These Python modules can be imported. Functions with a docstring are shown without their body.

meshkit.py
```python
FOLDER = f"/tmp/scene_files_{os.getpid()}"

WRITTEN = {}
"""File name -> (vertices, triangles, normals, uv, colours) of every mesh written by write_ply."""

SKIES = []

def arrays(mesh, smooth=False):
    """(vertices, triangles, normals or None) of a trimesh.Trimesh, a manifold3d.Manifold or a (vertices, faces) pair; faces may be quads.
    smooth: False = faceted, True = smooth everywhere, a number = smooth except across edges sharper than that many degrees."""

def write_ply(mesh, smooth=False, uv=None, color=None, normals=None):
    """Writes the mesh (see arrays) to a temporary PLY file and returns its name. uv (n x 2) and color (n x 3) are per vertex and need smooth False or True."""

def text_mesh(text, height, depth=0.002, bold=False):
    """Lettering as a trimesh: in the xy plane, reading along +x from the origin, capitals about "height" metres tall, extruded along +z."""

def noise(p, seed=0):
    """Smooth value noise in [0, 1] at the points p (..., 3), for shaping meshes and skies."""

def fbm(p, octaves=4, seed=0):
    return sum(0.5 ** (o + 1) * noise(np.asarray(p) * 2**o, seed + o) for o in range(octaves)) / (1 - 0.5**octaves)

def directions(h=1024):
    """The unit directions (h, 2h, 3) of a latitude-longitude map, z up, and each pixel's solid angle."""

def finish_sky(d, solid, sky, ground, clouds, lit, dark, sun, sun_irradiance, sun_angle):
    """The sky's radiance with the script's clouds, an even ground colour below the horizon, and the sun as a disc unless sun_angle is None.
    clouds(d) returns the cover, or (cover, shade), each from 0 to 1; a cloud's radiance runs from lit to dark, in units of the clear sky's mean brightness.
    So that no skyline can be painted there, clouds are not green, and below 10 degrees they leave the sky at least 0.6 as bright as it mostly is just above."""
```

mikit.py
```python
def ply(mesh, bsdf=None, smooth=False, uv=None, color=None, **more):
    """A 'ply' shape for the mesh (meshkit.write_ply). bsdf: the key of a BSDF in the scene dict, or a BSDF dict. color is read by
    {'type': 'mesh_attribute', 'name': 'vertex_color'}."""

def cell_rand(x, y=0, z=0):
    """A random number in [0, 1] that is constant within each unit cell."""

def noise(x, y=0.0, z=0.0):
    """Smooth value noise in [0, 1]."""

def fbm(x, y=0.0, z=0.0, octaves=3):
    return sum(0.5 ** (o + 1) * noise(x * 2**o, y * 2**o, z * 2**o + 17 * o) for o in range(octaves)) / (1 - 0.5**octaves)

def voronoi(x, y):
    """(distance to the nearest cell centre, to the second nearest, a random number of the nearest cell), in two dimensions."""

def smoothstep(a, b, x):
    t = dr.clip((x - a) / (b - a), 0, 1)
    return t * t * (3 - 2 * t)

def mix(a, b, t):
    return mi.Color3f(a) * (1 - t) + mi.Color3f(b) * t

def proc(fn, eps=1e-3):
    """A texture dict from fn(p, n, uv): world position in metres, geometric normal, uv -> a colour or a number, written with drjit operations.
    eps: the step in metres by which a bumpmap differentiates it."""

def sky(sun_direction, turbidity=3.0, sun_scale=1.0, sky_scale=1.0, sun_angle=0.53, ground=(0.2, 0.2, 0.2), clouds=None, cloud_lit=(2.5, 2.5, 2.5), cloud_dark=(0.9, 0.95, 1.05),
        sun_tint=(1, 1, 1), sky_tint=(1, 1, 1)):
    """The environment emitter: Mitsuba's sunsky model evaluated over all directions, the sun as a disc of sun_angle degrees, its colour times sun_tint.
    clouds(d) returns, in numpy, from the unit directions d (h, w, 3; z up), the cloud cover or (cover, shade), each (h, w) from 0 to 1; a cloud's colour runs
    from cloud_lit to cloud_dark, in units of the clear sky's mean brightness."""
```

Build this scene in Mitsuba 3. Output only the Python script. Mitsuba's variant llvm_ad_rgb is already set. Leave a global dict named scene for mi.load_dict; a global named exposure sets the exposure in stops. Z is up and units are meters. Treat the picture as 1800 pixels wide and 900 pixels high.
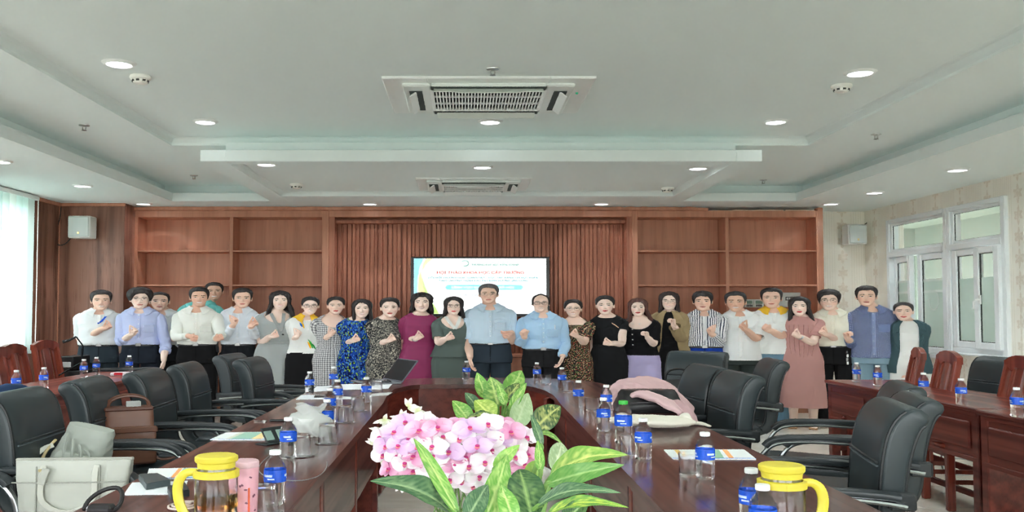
import math, random
import numpy as np, trimesh, drjit as dr, mitsuba as mi
import manifold3d as m3
from shapely.geometry import Polygon, box as sbox
import mikit, meshkit
from mikit import proc, noise, fbm, voronoi, cell_rand, smoothstep, mix

# ---------------------------------------------------------------- camera, sky, exposure
exposure = 1.62
F, CX, HY, PITCH, EYE = 1200.0, 817.0, 547.0, math.radians(2.0), 1.37   # lens in picture units of 1800 x 900
CY = HY - F * math.tan(PITCH)
T = mi.ScalarTransform4f
scene, labels = {}, {}
scene['camera'] = {'type': 'perspective', 'fov': math.degrees(2 * math.atan(900 / F)), 'fov_axis': 'x', 'near_clip': 0.05, 'far_clip': 200.0,
                   'principal_point_offset_x': (900 - CX) / 1800, 'principal_point_offset_y': (450 - CY) / 900,
                   'to_world': T().look_at(origin=[0, 0, EYE], target=[0, math.cos(PITCH), EYE + math.sin(PITCH)], up=[0, 0, 1])}
scene['sky'] = mikit.sky((0.5, -0.4, 0.8), turbidity=4.0, sun_scale=0.0, sky_scale=8.5, ground=(0.45, 0.47, 0.42),
                         clouds=lambda d: 0.85 + 0 * d[..., 0], cloud_lit=(3.0, 3.1, 3.1), cloud_dark=(2.2, 2.3, 2.4))
LAMP, BEAM = 3.2, 1.0       # the downlights: radiance of the diffuser, intensity of the beam below it
LAMP_TINT = (0.94, 1.0, 1.02)

# ---------------------------------------------------------------- helpers
K = 4 / 3     # everything in this place is built a third wider (in x) than deep, as the photograph shows it

def W(px, py, D):
    t = (CY - py) / F
    s = D / (math.cos(PITCH) - t * math.sin(PITCH))
    return np.array([(px - CX) / F * s, D, EYE + s * (math.sin(PITCH) + t * math.cos(PITCH))])

def WZ(px, py, z):
    t = (CY - py) / F
    s = (z - EYE) / (math.sin(PITCH) + t * math.cos(PITCH))
    return np.array([(px - CX) / F * s, s * (math.cos(PITCH) - t * math.sin(PITCH)), z])

def L(*c):
    c = np.array(c[0] if len(c) == 1 else c, float) / 255
    return np.where(c < 0.04045, c / 12.92, ((c + 0.055) / 1.055) ** 2.4)

class Me:
    def __init__(s, v, f, c=None, uv=None):
        s.v, s.f = np.asarray(v, float).reshape(-1, 3), np.asarray(f, int)
        if s.f.ndim == 2 and s.f.shape[1] == 4: s.f = np.vstack([s.f[:, [0, 1, 2]], s.f[:, [0, 2, 3]]])
        s.c = None if c is None else np.broadcast_to(np.asarray(c, float), (len(s.v), 3)).copy()
        s.uv = uv
    def col(s, *c):
        s.c = np.broadcast_to(L(*c), (len(s.v), 3)).copy(); return s
    def copy(s): return Me(s.v.copy(), s.f.copy(), s.c, s.uv)
    def mv(s, x=0, y=0, z=0): s.v = s.v + [x, y, z]; return s
    def sc(s, x, y=None, z=None):
        k = np.array([x, x if y is None else y, x if z is None else z], float); s.v = s.v * k
        if np.prod(k) < 0: s.f = s.f[:, ::-1]
        return s
    def rz(s, deg): return s.rot([0, 0, 1], deg)
    def rot(s, ax, deg):
        R = trimesh.transformations.rotation_matrix(math.radians(deg), ax)[:3, :3]; s.v = s.v @ R.T; return s
    def mat(s, M): s.v = s.v @ M[:3, :3].T + M[:3, 3]; return s
    def grain(s, amt, freq=8, seed=0):
        n = meshkit.fbm(s.v * freq + 31, 3, seed); s.c = np.clip(s.c * (1 + amt * (n[:, None] - 0.5) * 2), 0, 1); return s

def merge(ms):
    ms = [m for m in ms if m is not None]
    v, f, c, uv, o = [], [], [], [], 0
    hasc, hasuv = any(m.c is not None for m in ms), any(m.uv is not None for m in ms)
    for m in ms:
        v.append(m.v); f.append(m.f + o); o += len(m.v)
        if hasc: c.append(m.c if m.c is not None else np.ones((len(m.v), 3)))
        if hasuv: uv.append(m.uv if m.uv is not None else np.zeros((len(m.v), 2)))
    return Me(np.vstack(v), np.vstack(f), np.vstack(c) if hasc else None, np.vstack(uv) if hasuv else None)

def tm(t, c=None): return Me(np.array(t.vertices), np.array(t.faces), c)

def split(m, ang):
    """vertices parted across edges sharper than ang degrees, keeping colours and uv"""
    if len(m.f) > 60000: return m
    fv = m.v[m.f]; n = np.cross(fv[:, 1] - fv[:, 0], fv[:, 2] - fv[:, 0])
    ln = np.linalg.norm(n, axis=1, keepdims=True); n = n / np.maximum(ln, 1e-14)
    cor = m.f.ravel(); fid = np.repeat(np.arange(len(m.f)), 3)
    order = np.argsort(cor, kind='stable'); cs, fs = cor[order], fid[order]
    start = np.searchsorted(cs, cs, 'left'); cnt = np.searchsorted(cs, cs, 'right') - start
    acc = np.zeros((len(cs), 3)); lim = math.cos(math.radians(ang))
    for k in range(int(cnt.max())):
        ok = k < cnt; o = fs[np.minimum(start + k, len(fs) - 1)]
        near = ok & ((n[fs] * n[o]).sum(1) > lim)
        acc += np.where(near[:, None], n[o] * ln[o], 0)
    acc /= np.maximum(np.linalg.norm(acc, axis=1, keepdims=True), 1e-14)
    key = np.column_stack([cs, np.round(acc * 50).astype(int)])
    _, first, inv = np.unique(key, axis=0, return_index=True, return_inverse=True)
    f = np.empty(len(cor), int); f[order] = inv.ravel(); vs = cs[first]
    return Me(m.v[vs], f.reshape(-1, 3), None if m.c is None else m.c[vs], None if m.uv is None else m.uv[vs])

USED = {}
def numbered(name):
    k = USED.get(name, 0); USED[name] = k + 1
    return name if k == 0 else f'{name}_{k:03d}'

def thing(name, label, cat, group=None, kind=None):
    key = numbered(name); labels[key] = {'label': label, 'category': cat}
    if group: labels[key]['group'] = group
    if kind: labels[key]['kind'] = kind
    return key

def put(me, bsdf, parent=None, name=None, smooth=35, label=None, kind=None, **more):
    """one entry of the scene: parent__name, or the thing itself when there is no name"""
    key = parent if name is None else numbered((parent + '__' if parent else '') + name)
    m = me if smooth in (True, False) else split(me, smooth)
    if m.uv is None: m = to_palette(m) if m.c is not None else Me(m.v, m.f, None, np.zeros((len(m.v), 2)))
    scene[key] = mikit.ply((m.v, m.f), bsdf, smooth=smooth is not False, uv=m.uv, **more)
    if label or kind:
        labels.setdefault(key, {})
        if label: labels[key]['label'] = label
        if kind: labels[key]['kind'] = kind
    return key

def struct(name, me, bsdf, label=None, smooth=False, **more):
    key = put(me, bsdf, None, name, smooth, **more) if me is not None else numbered(name)
    labels[key] = {'kind': 'structure'}
    if label: labels[key].update(label=label, category=label.split()[-1])
    return key

def box(x0, x1, y0, y1, z0, z1, b=0.0):
    x0, x1 = min(x0, x1), max(x0, x1); y0, y1 = min(y0, y1), max(y0, y1); z0, z1 = min(z0, z1), max(z0, z1)
    if b <= 0: return tm(trimesh.creation.box(bounds=[[x0, y0, z0], [x1, y1, z1]]))
    b = min(b, (x1 - x0) * .49, (y1 - y0) * .49, (z1 - z0) * .49)
    c, h = np.array([x0 + x1, y0 + y1, z0 + z1]) / 2, np.array([x1 - x0, y1 - y0, z1 - z0]) / 2
    P = []
    for s in np.ndindex(2, 2, 2):
        sg = np.array(s) * 2 - 1
        for a in range(3):
            q = h - b; q[a] = h[a]; P.append(c + sg * q)
    return tm(trimesh.convex.convex_hull(np.array(P)))

def grid_faces(nu, nv, cu=False, cv=False):
    i, j = np.meshgrid(np.arange(nu - (not cu)), np.arange(nv - (not cv)), indexing='ij')
    i2, j2 = (i + 1) % nu, (j + 1) % nv
    return np.stack([i * nv + j, i2 * nv + j, i2 * nv + j2, i * nv + j2], -1).reshape(-1, 4)

def loft(rings, cap0=True, cap1=True, flip=False):
    r = np.asarray(rings, float); n, k = r.shape[:2]
    v = r.reshape(-1, 3); f = grid_faces(n, k, False, True); f = np.vstack([f[:, [0, 1, 2]], f[:, [0, 2, 3]]])
    ex, ef = [], []
    for on, row, fl in ((cap0, 0, True), (cap1, n - 1, False)):
        if not on: continue
        c = len(v) + len(ex); ex.append(r[row].mean(0)); j = np.arange(k)
        t = np.stack([row * k + j, row * k + (j + 1) % k, np.full(k, c)], 1); ef.append(t if fl else t[:, ::-1])
    if ex: v, f = np.vstack([v, ex]), np.vstack([f] + ef)
    m = Me(v, f[:, ::-1]); fv = m.v[m.f]
    if (np.cross(fv[:, 0], fv[:, 1]) * fv[:, 2]).sum() < 0 and cap0 and cap1: m.f = m.f[:, ::-1]
    if flip: m.f = m.f[:, ::-1]
    return m

def frames(p, up=None):
    p = np.asarray(p, float); t = np.gradient(p, axis=0); t /= np.linalg.norm(t, axis=1, keepdims=True) + 1e-12
    a = np.array([0, 0, 1.0]) if up is None else np.asarray(up, float)
    if abs(a @ t[0]) > .95: a = np.array([1.0, 0, 0]) if up is None else np.array([0, 1.0, 0])
    A = []
    for k in range(len(p)):
        a = a - t[k] * (a @ t[k]); a /= np.linalg.norm(a) + 1e-12; A.append(a)
    A = np.array(A); return t, A, np.cross(t, A)

def tube(p, r, n=8, r2=None, cap=True, up=None, e=2.0):
    """swept tube; r along the up axis, r2 along the side axis; e: superellipse exponent"""
    p = np.asarray(p, float); t, A, B = frames(p, up)
    r = np.broadcast_to(r, (len(p),)).astype(float); r2 = r if r2 is None else np.broadcast_to(r2, (len(p),)).astype(float)
    g = np.arange(n) * 2 * math.pi / n; c, s = np.cos(g), np.sin(g)
    c, s = np.sign(c) * abs(c) ** (2 / e), np.sign(s) * abs(s) ** (2 / e)
    return loft(p[:, None] + r[:, None, None] * c[None, :, None] * A[:, None] + r2[:, None, None] * s[None, :, None] * B[:, None], cap, cap)

def spline(p, n):
    from scipy.interpolate import CubicSpline
    p = np.asarray(p, float); d = np.concatenate([[0], np.cumsum(np.linalg.norm(np.diff(p, axis=0), axis=1) ** .5)])
    return CubicSpline(d, p)(np.linspace(0, d[-1], n))

def lathe(prof, n=24, cap0=True, cap1=True):
    a = np.arange(n) * 2 * math.pi / n
    return loft([[(r * math.cos(x), r * math.sin(x), z) for x in a] for r, z in prof], cap0, cap1)

def prism(pts, h, axis='z'):
    m = tm(trimesh.creation.extrude_polygon(pts if hasattr(pts, 'exterior') else Polygon(pts), h, engine='earcut'))
    if axis == 'y': m.v = m.v[:, [0, 2, 1]] * [1, 1, 1]; m.f = m.f[:, ::-1]      # polygon in x, z; extruded along +y
    if axis == 'x': m.v = m.v[:, [2, 0, 1]]                                        # polygon in y, z; extruded along +x
    return m

def ball(c, r, sub=2):
    m = tm(trimesh.creation.icosphere(subdivisions=sub)); m.v = m.v * r + c; return m

def mfd(m): return m3.Manifold(m3.Mesh(np.asarray(m.v, np.float32), np.asarray(m.f, np.uint32)))
def unm(M): q = M.to_mesh(); return Me(np.array(q.vert_properties[:, :3], float), np.array(q.tri_verts, int))
ICO1 = np.array(trimesh.creation.icosphere(subdivisions=1).vertices)
def hull(pts): return m3.Manifold.hull_points(np.vstack([np.asarray(c) + r * ICO1 for c, r in pts]).astype(np.float64))

def sheet(m, t):
    """a single surface given a thickness t along its normals"""
    fv = m.v[m.f]; n = np.zeros_like(m.v); fn = np.cross(fv[:, 1] - fv[:, 0], fv[:, 2] - fv[:, 0])
    for k in range(3): np.add.at(n, m.f[:, k], fn)
    n /= np.linalg.norm(n, axis=1, keepdims=True) + 1e-12; N = len(m.v)
    e = np.vstack([m.f[:, [0, 1]], m.f[:, [1, 2]], m.f[:, [2, 0]]]); es = {tuple(x) for x in e}
    rim = np.array([x for x in e if (x[1], x[0]) not in es]).reshape(-1, 2)
    f = np.vstack([m.f, m.f[:, ::-1] + N] + ([np.stack([rim[:, 1], rim[:, 0], rim[:, 0] + N], 1), np.stack([rim[:, 1], rim[:, 0] + N, rim[:, 1] + N], 1)] if len(rim) else []))
    return Me(np.vstack([m.v, m.v - n * t]), f, None if m.c is None else np.vstack([m.c, m.c]), None if m.uv is None else np.vstack([m.uv, m.uv]))

# ---------------------------------------------------------------- materials
# Colours of plain things: uv.x numbers a pair of colours in PAL, uv.y runs from the first of the pair to the second.
PAL, PALKEY, PALBUF = [], {}, {}
def pal_index(a, b):
    k = tuple(np.round(np.concatenate([a, b]), 4))
    if k not in PALKEY: PALKEY[k] = len(PAL); PAL.append(k)
    return PALKEY[k]
def pal_fn(p, n, uv):
    if PALBUF.get('n') != len(PAL): PALBUF['n'] = len(PAL); PALBUF['c'] = [mi.Float(np.array(PAL, np.float32)[:, k].copy()) for k in range(6)]
    i = mi.UInt32(dr.clip(dr.floor(uv.x), 0, len(PAL) - 1)); t = dr.clip(uv.y, 0, 1)
    c = [dr.gather(mi.Float, b, i) for b in PALBUF['c']]
    return mi.Color3f(*[c[k] * (1 - t) + c[k + 3] * t for k in range(3)])
def to_palette(m):
    c = np.clip(m.c, 0, 1); mid = c.mean(0); d = c - mid
    if np.abs(d).max() < 2e-3: m.uv = np.column_stack([np.full(len(c), pal_index(mid, mid) + .5), np.zeros(len(c))]); return m
    ax = np.linalg.svd(d.T @ d)[0][:, 0]; t = d @ ax
    if np.abs(d - t[:, None] * ax).max() < .06:
        lo, hi = t.min(), t.max(); m.uv = np.column_stack([np.full(len(c), pal_index(np.clip(mid + lo * ax, 0, 1), np.clip(mid + hi * ax, 0, 1)) + .5), (t - lo) / (hi - lo)]); return m
    fc = np.round(c[m.f].mean(1) * 40) / 40; u, inv = np.unique(fc, axis=0, return_inverse=True); inv = inv.ravel()   # several colours: each triangle takes one
    vv, ff, uu, o = [], [], [], 0
    for k in range(len(u)):
        f = m.f[inv == k]; used, loc = np.unique(f, return_inverse=True)
        vv.append(m.v[used]); ff.append(loc.reshape(-1, 3) + o); o += len(used); uu.append(np.column_stack([np.full(len(used), pal_index(u[k], u[k]) + .5), np.zeros(len(used))]))
    return Me(np.vstack(vv), np.vstack(ff), None, np.vstack(uu))
VC = proc(pal_fn)
def pr(base=VC, rough=.5, spec=.5, two=True, **k):
    b = {'type': 'principled', 'base_color': base, 'roughness': rough, 'specular': spec, **k}
    return {'type': 'twosided', 'bsdf': b} if two else b
scene['cloth'] = pr(rough=.9, spec=.15)
scene['satin'] = pr(rough=.55, spec=.3)
scene['skin'] = pr(rough=.52, spec=.32)
scene['leather'] = pr(rough=.36, spec=.45)
scene['plastic'] = pr(rough=.3, spec=.5)
scene['paint'] = pr(rough=.75, spec=.2)
scene['metal'] = pr(rough=.22, metallic=1.0)
scene['leaf'] = pr(rough=.36, spec=.4)
scene['water'] = {'type': 'dielectric', 'int_ior': 1.33}
scene['glass'] = {'type': 'dielectric', 'int_ior': 1.45}
scene['pane'] = {'type': 'thindielectric', 'int_ior': 1.5}

def wood_fn(base, dark, ax, fr=55.0, streak=.55, pore=.25):
    """straight grain that runs along axis ax"""
    b, d = [float(x) for x in L(base)], [float(x) for x in L(dark)]
    def fn(p, n, uv):
        q = [p.x, p.y, p.z]; s = [fr, fr, fr]; s[ax] = fr * .035
        wob = 0.35 * noise(p.x * 1.7, p.y * 1.7, p.z * 1.7)
        u = [q[k] * s[k] + wob * 3 for k in range(3)]
        a = fbm(u[0] * .35, u[1] * .35, u[2] * .35, 3)
        c = noise(u[0] * 2.6, u[1] * 2.6, u[2] * 1.3 if ax != 2 else u[2] * 3)
        return mix(b, d, dr.clip(streak * smoothstep(.3, .75, a) + pore * smoothstep(.55, .95, c), 0, 1))
    return fn
scene['wood_case'] = pr(proc(wood_fn((190, 134, 110), (168, 112, 88), 2, 40, .7, .3)), .42, .35)
scene['wood_wall'] = pr(proc(wood_fn((150, 108, 92), (96, 62, 50), 2, 34, .95, .35)), .4, .35)
scene['wood_slat'] = pr(proc(wood_fn((172, 114, 92), (136, 82, 64), 2, 60, .8, .3)), .5, .3)
scene['wood_table'] = pr(proc(wood_fn((92, 58, 54), (62, 38, 38), 1, 46, .9, .35)), .16, .5, clearcoat=.6, clearcoat_gloss=.9)
scene['wood_desk'] = pr(proc(wood_fn((118, 56, 46), (84, 36, 32), 1, 50, .9, .3)), .25, .5)
scene['wood_chair'] = pr(proc(wood_fn((132, 60, 44), (96, 38, 30), 2, 50, .9, .3)), .25, .5)
# ---------------------------------------------------------------- the room shell
XL, XR, YB, YF = -5.33, 5.70, 9.70, -3.2
Z0, ZL, Z1, Z2 = 2.79, 2.90, 3.02, 3.10       # soffit, top of its lip, middle level, big tray
CEIL = (224, 233, 232)
def cbox(*a, b=0.0): return box(*a, b).col(CEIL)

# floor: a screed with separate porcelain tiles on it
struct('floor', box(XL - .2, XR + 3.2, YF - .2, YB + .2, -.12, -.012).col(150, 146, 138), 'paint')
def tile_fn(p, n, uv):
    t = cell_rand(dr.floor((p.x + 40) / .8), dr.floor((p.y + 40) / .6))
    v = fbm(p.x * 2.2 + t * 9, p.y * 3.1 + t * 5, 0, 4)
    return mix([float(x) for x in L(214, 210, 200)], [float(x) for x in L(196, 190, 178)], dr.clip(smoothstep(.35, .7, v) * .8 + .2 * t, 0, 1))
scene['tile'] = pr(proc(tile_fn), .12, .5)
tile0 = box(.002, .798, .002, .598, -.012, 0, .0015)
for i in range(14):
    for j in range(14):
        x, y = -5.6 + .8 * i, 1.2 + .6 * j
        if x + .8 < XL or x > XR or y > YB: continue
        put(tile0.copy().mv(x, y, 0), 'tile', 'floor', 'tile', False)
put(merge([box(-5.6 + .8 * i + .002, -5.6 + .8 * i + .798, YF + .6 * j, YF + .6 * j + .596, -.012, 0) for i in range(14) for j in range(7)]), 'tile', 'floor', 'tile_field', False, kind='stuff')

# ceiling, level by level
struct('ceiling', None, None)
C = lambda me, name, sm=False: put(me, 'paint', 'ceiling', name, sm)
C(cbox(XL - .2, XR + .2, YF - .2, YB + .2, 3.3, 3.4), 'slab')
tx0, tx1, ty1, ty0 = -2.92, 3.42, 6.75, -2.2
C(merge([cbox(XL - .1, tx0, YF, YB, Z1, 3.25), cbox(tx1, XR + .1, YF, YB, Z1, 3.25), cbox(tx0, tx1, ty1, YB, Z1, 3.25), cbox(tx0, tx1, YF, ty0, Z1, 3.25)]), 'middle_level')
C(cbox(tx0 - .1, tx1 + .1, ty0 - .1, ty1 + .5, Z2, 3.28), 'tray_top')
def cove(x0, x1, y0, y1, z, s, up=1):
    """a plaster moulding round the inside of a rectangle"""
    prof = [(0, 0), (s, 0), (s * .55, -s * .25 * up), (s * .25, -s * .55 * up), (0, -s * up)]
    a = [[(x0 + d, y0 + d, z + h), (x1 - d, y0 + d, z + h), (x1 - d, y1 - d, z + h), (x0 + d, y1 - d, z + h)] for d, h in prof]
    r = np.array(a).transpose(1, 0, 2)
    m = Me(r.reshape(-1, 3), grid_faces(4, len(prof), True, False)); return m.col(CEIL)
C(cove(tx0, tx1, ty0, ty1, Z2, .06), 'tray_moulding', 50)
sx0, sx1, sy1 = -3.78, 4.28, 8.77
C(merge([cbox(XL - .1, sx0, YF, YB, Z0, ZL, b=.004), cbox(XL - .1, sx0 - .17, YF, YB, ZL, Z1)]), 'soffit', 20)
C(merge([cbox(sx1, XR + .1, YF, YB, Z0, ZL, b=.004), cbox(sx1 + .17, XR + .1, YF, YB, ZL, Z1)]), 'soffit', 20)
C(merge([cbox(sx0, sx1, sy1, YB, Z0, ZL, b=.004), cbox(sx0 - .17, sx1 + .17, sy1 + .17, YB, ZL, Z1)]), 'soffit', 20)
px0, px1, py0, py1 = -2.51, 2.82, 6.43, 8.80
ix0, ix1, iy0, iy1 = -2.27, 2.58, 6.56, 8.40
C(merge([cbox(px0, ix0, py0, py1, Z0, ZL, b=.003), cbox(ix1, px1, py0, py1, Z0, ZL, b=.003), cbox(ix0, ix1, py0, iy0, Z0, ZL, b=.003), cbox(ix0, ix1, iy1, py1, Z0, ZL, b=.003),
         cbox(px0 + .17, px1 - .17, py0 + .2, py1, ZL - .02, Z1)]), 'dropped_panel', 20)
C(cbox(ix0, ix1, iy0, iy1, Z0 + .06, ZL), 'panel_tray')
C(cove(ix0, ix1, iy0, iy1, Z0 + .06, .05), 'panel_moulding', 50)

# walls
def wallbox(*a): return box(*a)
wz = 3.3
struct('wall_left', None, None)
lw = [(7.0, 8.30), (3.4, 5.6), (-.6, 1.8)]            # blinds windows in the left wall
zs0, zs1 = .92, 2.70
ys = [YF] + [y for a, b in sorted(lw) for y in (a, b)] + [YB]
put(merge([box(XL - .2, XL, ys[k], ys[k + 1], 0, wz) for k in range(0, len(ys), 2)] + [box(XL - .2, XL, a, b, 0, zs0) for a, b in lw] + [box(XL - .2, XL, a, b, zs1, wz) for a, b in lw]), 'wood_wall', 'wall_left', 'panelling', False)
put(box(XL, XL + .03, 6.0, 8.95, 2.745, 2.79, .006), 'wood_case', 'wall_left', 'crown', 20)
struct('wall_pier', box(XL, W(219, 400, 8.95)[0], 8.95, YB, 0, Z0), 'wood_wall', 'brown wood clad pier in the back left corner wall')
put(box(XL, W(219, 400, 8.95)[0] + .01, 8.925, 8.95, 2.75, Z0, .005), 'wood_case', 'wall_pier', 'crown', 20)
put(box(W(104, 400, 8.94)[0] - .02, W(104, 400, 8.94)[0] + .012, 8.93, 8.95, 0, 2.75, .004), 'wood_case', 'wall_pier', 'corner_strip', 20)

def paper_fn(p, n, uv):
    """cream wallpaper: stripe fields beside damask fields, woven in two sheens"""
    h = p.x / K + p.y                 # runs along either wall
    w = .41
    a = dr.abs((h / w - dr.floor(h / w)) - .5) * w        # distance from the middle of a damask field
    band = 1 - smoothstep(.078, .084, a)
    st = .5 + .5 * dr.cos(h * 2 * math.pi / .026)
    zz = p.z / .225
    row = dr.floor(zz)
    dx, dz = a / .078, (zz - row - .5) * 2.1
    r = dr.abs(dx) + dr.abs(dz)
    lobes = .22 * dr.cos(dr.atan2(dz, dx) * 6) + .25 * (noise(h * 42, p.z * 42) - .5)
    med = 1 - smoothstep(.72, .86, r + lobes)
    hole = smoothstep(.12, .22, dr.abs(r - .45) + .5 * (noise(h * 60, p.z * 60, 3) - .3))
    base = mix([float(x) for x in L(241, 238, 228)], [float(x) for x in L(231, 227, 215)], (1 - band) * smoothstep(.35, .65, st) * .7)
    return mix(base, [float(x) for x in L(218, 206, 190)], band * med * (.34 + .3 * hole))
scene['wallpaper'] = pr(proc(paper_fn), .6, .25)
struct('wall_back', box(XL - .2, XR + .2, YB, YB + .2, 0, wz), 'wallpaper')
struct('wall_right', None, None)
wy0, wy1 = 7.13, 9.14
put(merge([box(XR, XR + .2, YF, wy0, 0, wz), box(XR, XR + .2, wy1, YB, 0, wz), box(XR, XR + .2, wy0, wy1, 2.585, wz), box(XR, XR + .2, wy0, 8.0, 0, .90), box(XR, XR + .2, 8.0, wy1, 0, .80)]), 'wallpaper', 'wall_right', 'wallpaper', False)
fw = [(-4.4, -1.7), (-1.0, 1.7), (2.4, 5.1)]          # unseen windows added behind the camera to light the faces
fx = [XL - .2] + [x for a in fw for x in a] + [XR + .2]
struct('wall_front', merge([box(fx[k], fx[k + 1], YF - .2, YF, 0, wz) for k in range(0, len(fx), 2)] + [box(a, b, YF - .2, YF, 0, .8) for a, b in fw] + [box(a, b, YF - .2, YF, 2.65, wz) for a, b in fw]).col(226, 222, 210), 'paint')
for a, b in fw:
    wk = struct('window_5', None, None)
    put(merge([box(a, a + .06, YF - .12, YF - .06, .8, 2.65, .005), box(b - .06, b, YF - .12, YF - .06, .8, 2.65, .005), box(a, b, YF - .12, YF - .06, .8, .86, .005), box(a, b, YF - .12, YF - .06, 2.59, 2.65, .005), box((a + b) / 2 - .03, (a + b) / 2 + .03, YF - .12, YF - .06, .8, 2.65, .005)]).col(232, 238, 240), 'plastic', wk, 'frame', 25)
# the open passage beyond the right-hand window
struct('wall_passage', box(XR + 2.9, XR + 3.1, 2.0, 13.0, -.1, 3.0).col(146, 156, 148), 'paint')
struct('wall_passage_end', box(XR + .2, XR + 3.1, 13.0, 13.2, -.1, 3.0).col(146, 156, 148), 'paint')  # end wall added to cut the daylight in the passage
struct('roof_passage', box(XR + .2, XR + 3.1, 2.0, 13.0, 2.95, 3.05).col(150, 160, 150), 'paint')  # roof added to keep the sky from whitening the panes
lt = thing('passage_lamp', 'added unseen lamp in the passage that brightens the frosted panes of the window', 'lamp')  # lamp added to brighten the frosted panes from behind; its fitting is unseen
put(box(XR + 1.3, XR + 1.5, 7.2, 9.2, 2.93, 2.95, .004).col(230, 232, 230), 'plastic', lt, 'housing', False)
put(Me([[XR + 1.32, 7.22, 2.928], [XR + 1.48, 7.22, 2.928], [XR + 1.48, 9.18, 2.928], [XR + 1.32, 9.18, 2.928]], [[0, 2, 1], [0, 3, 2]]), 'white_off', lt, 'tube', False, emitter={'type': 'area', 'radiance': {'type': 'rgb', 'value': [.9, 1.0, .95]}})

# right-hand window: white plastic frames, clear transoms, frosted casements
FRC = (232, 238, 240)
wn = struct('window_1', None, None)
def fr(y0, y1, z0, z1, w, x0=XR - .03, x1=XR + .05, name='frame', drop=()):
    ms = [box(x0, x1, y0, y0 + w, z0, z1, .006), box(x0, x1, y1 - w, y1, z0, z1, .006), box(x0, x1, y0 + w, y1 - w, z1 - w, z1, .006), box(x0, x1, y0 + w, y1 - w, z0, z0 + w, .006)]
    put(merge(ms).col(FRC), 'plastic', wn, name, 25)
def pane(y0, y1, z0, z1, x, mat='pane', name='pane'): put(box(x - .002, x + .002, y0, y1, z0, z1) if mat == 'pane' else box(x - .003, x + .003, y0, y1, z0, z1).col(216, 230, 222), mat, wn, name, False)
scene['frost'] = {'type': 'principledthin', 'base_color': VC, 'roughness': .35, 'diff_trans': .7, 'spec_trans': 0.0, 'eta': 1.3}
fr(8.0, wy1, .80, 2.585, .055, XR - .045, XR + .10, 'outer_frame'); fr(wy0, 8.0, .90, 2.585, .055, XR - .045, XR + .10, 'outer_frame')
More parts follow.
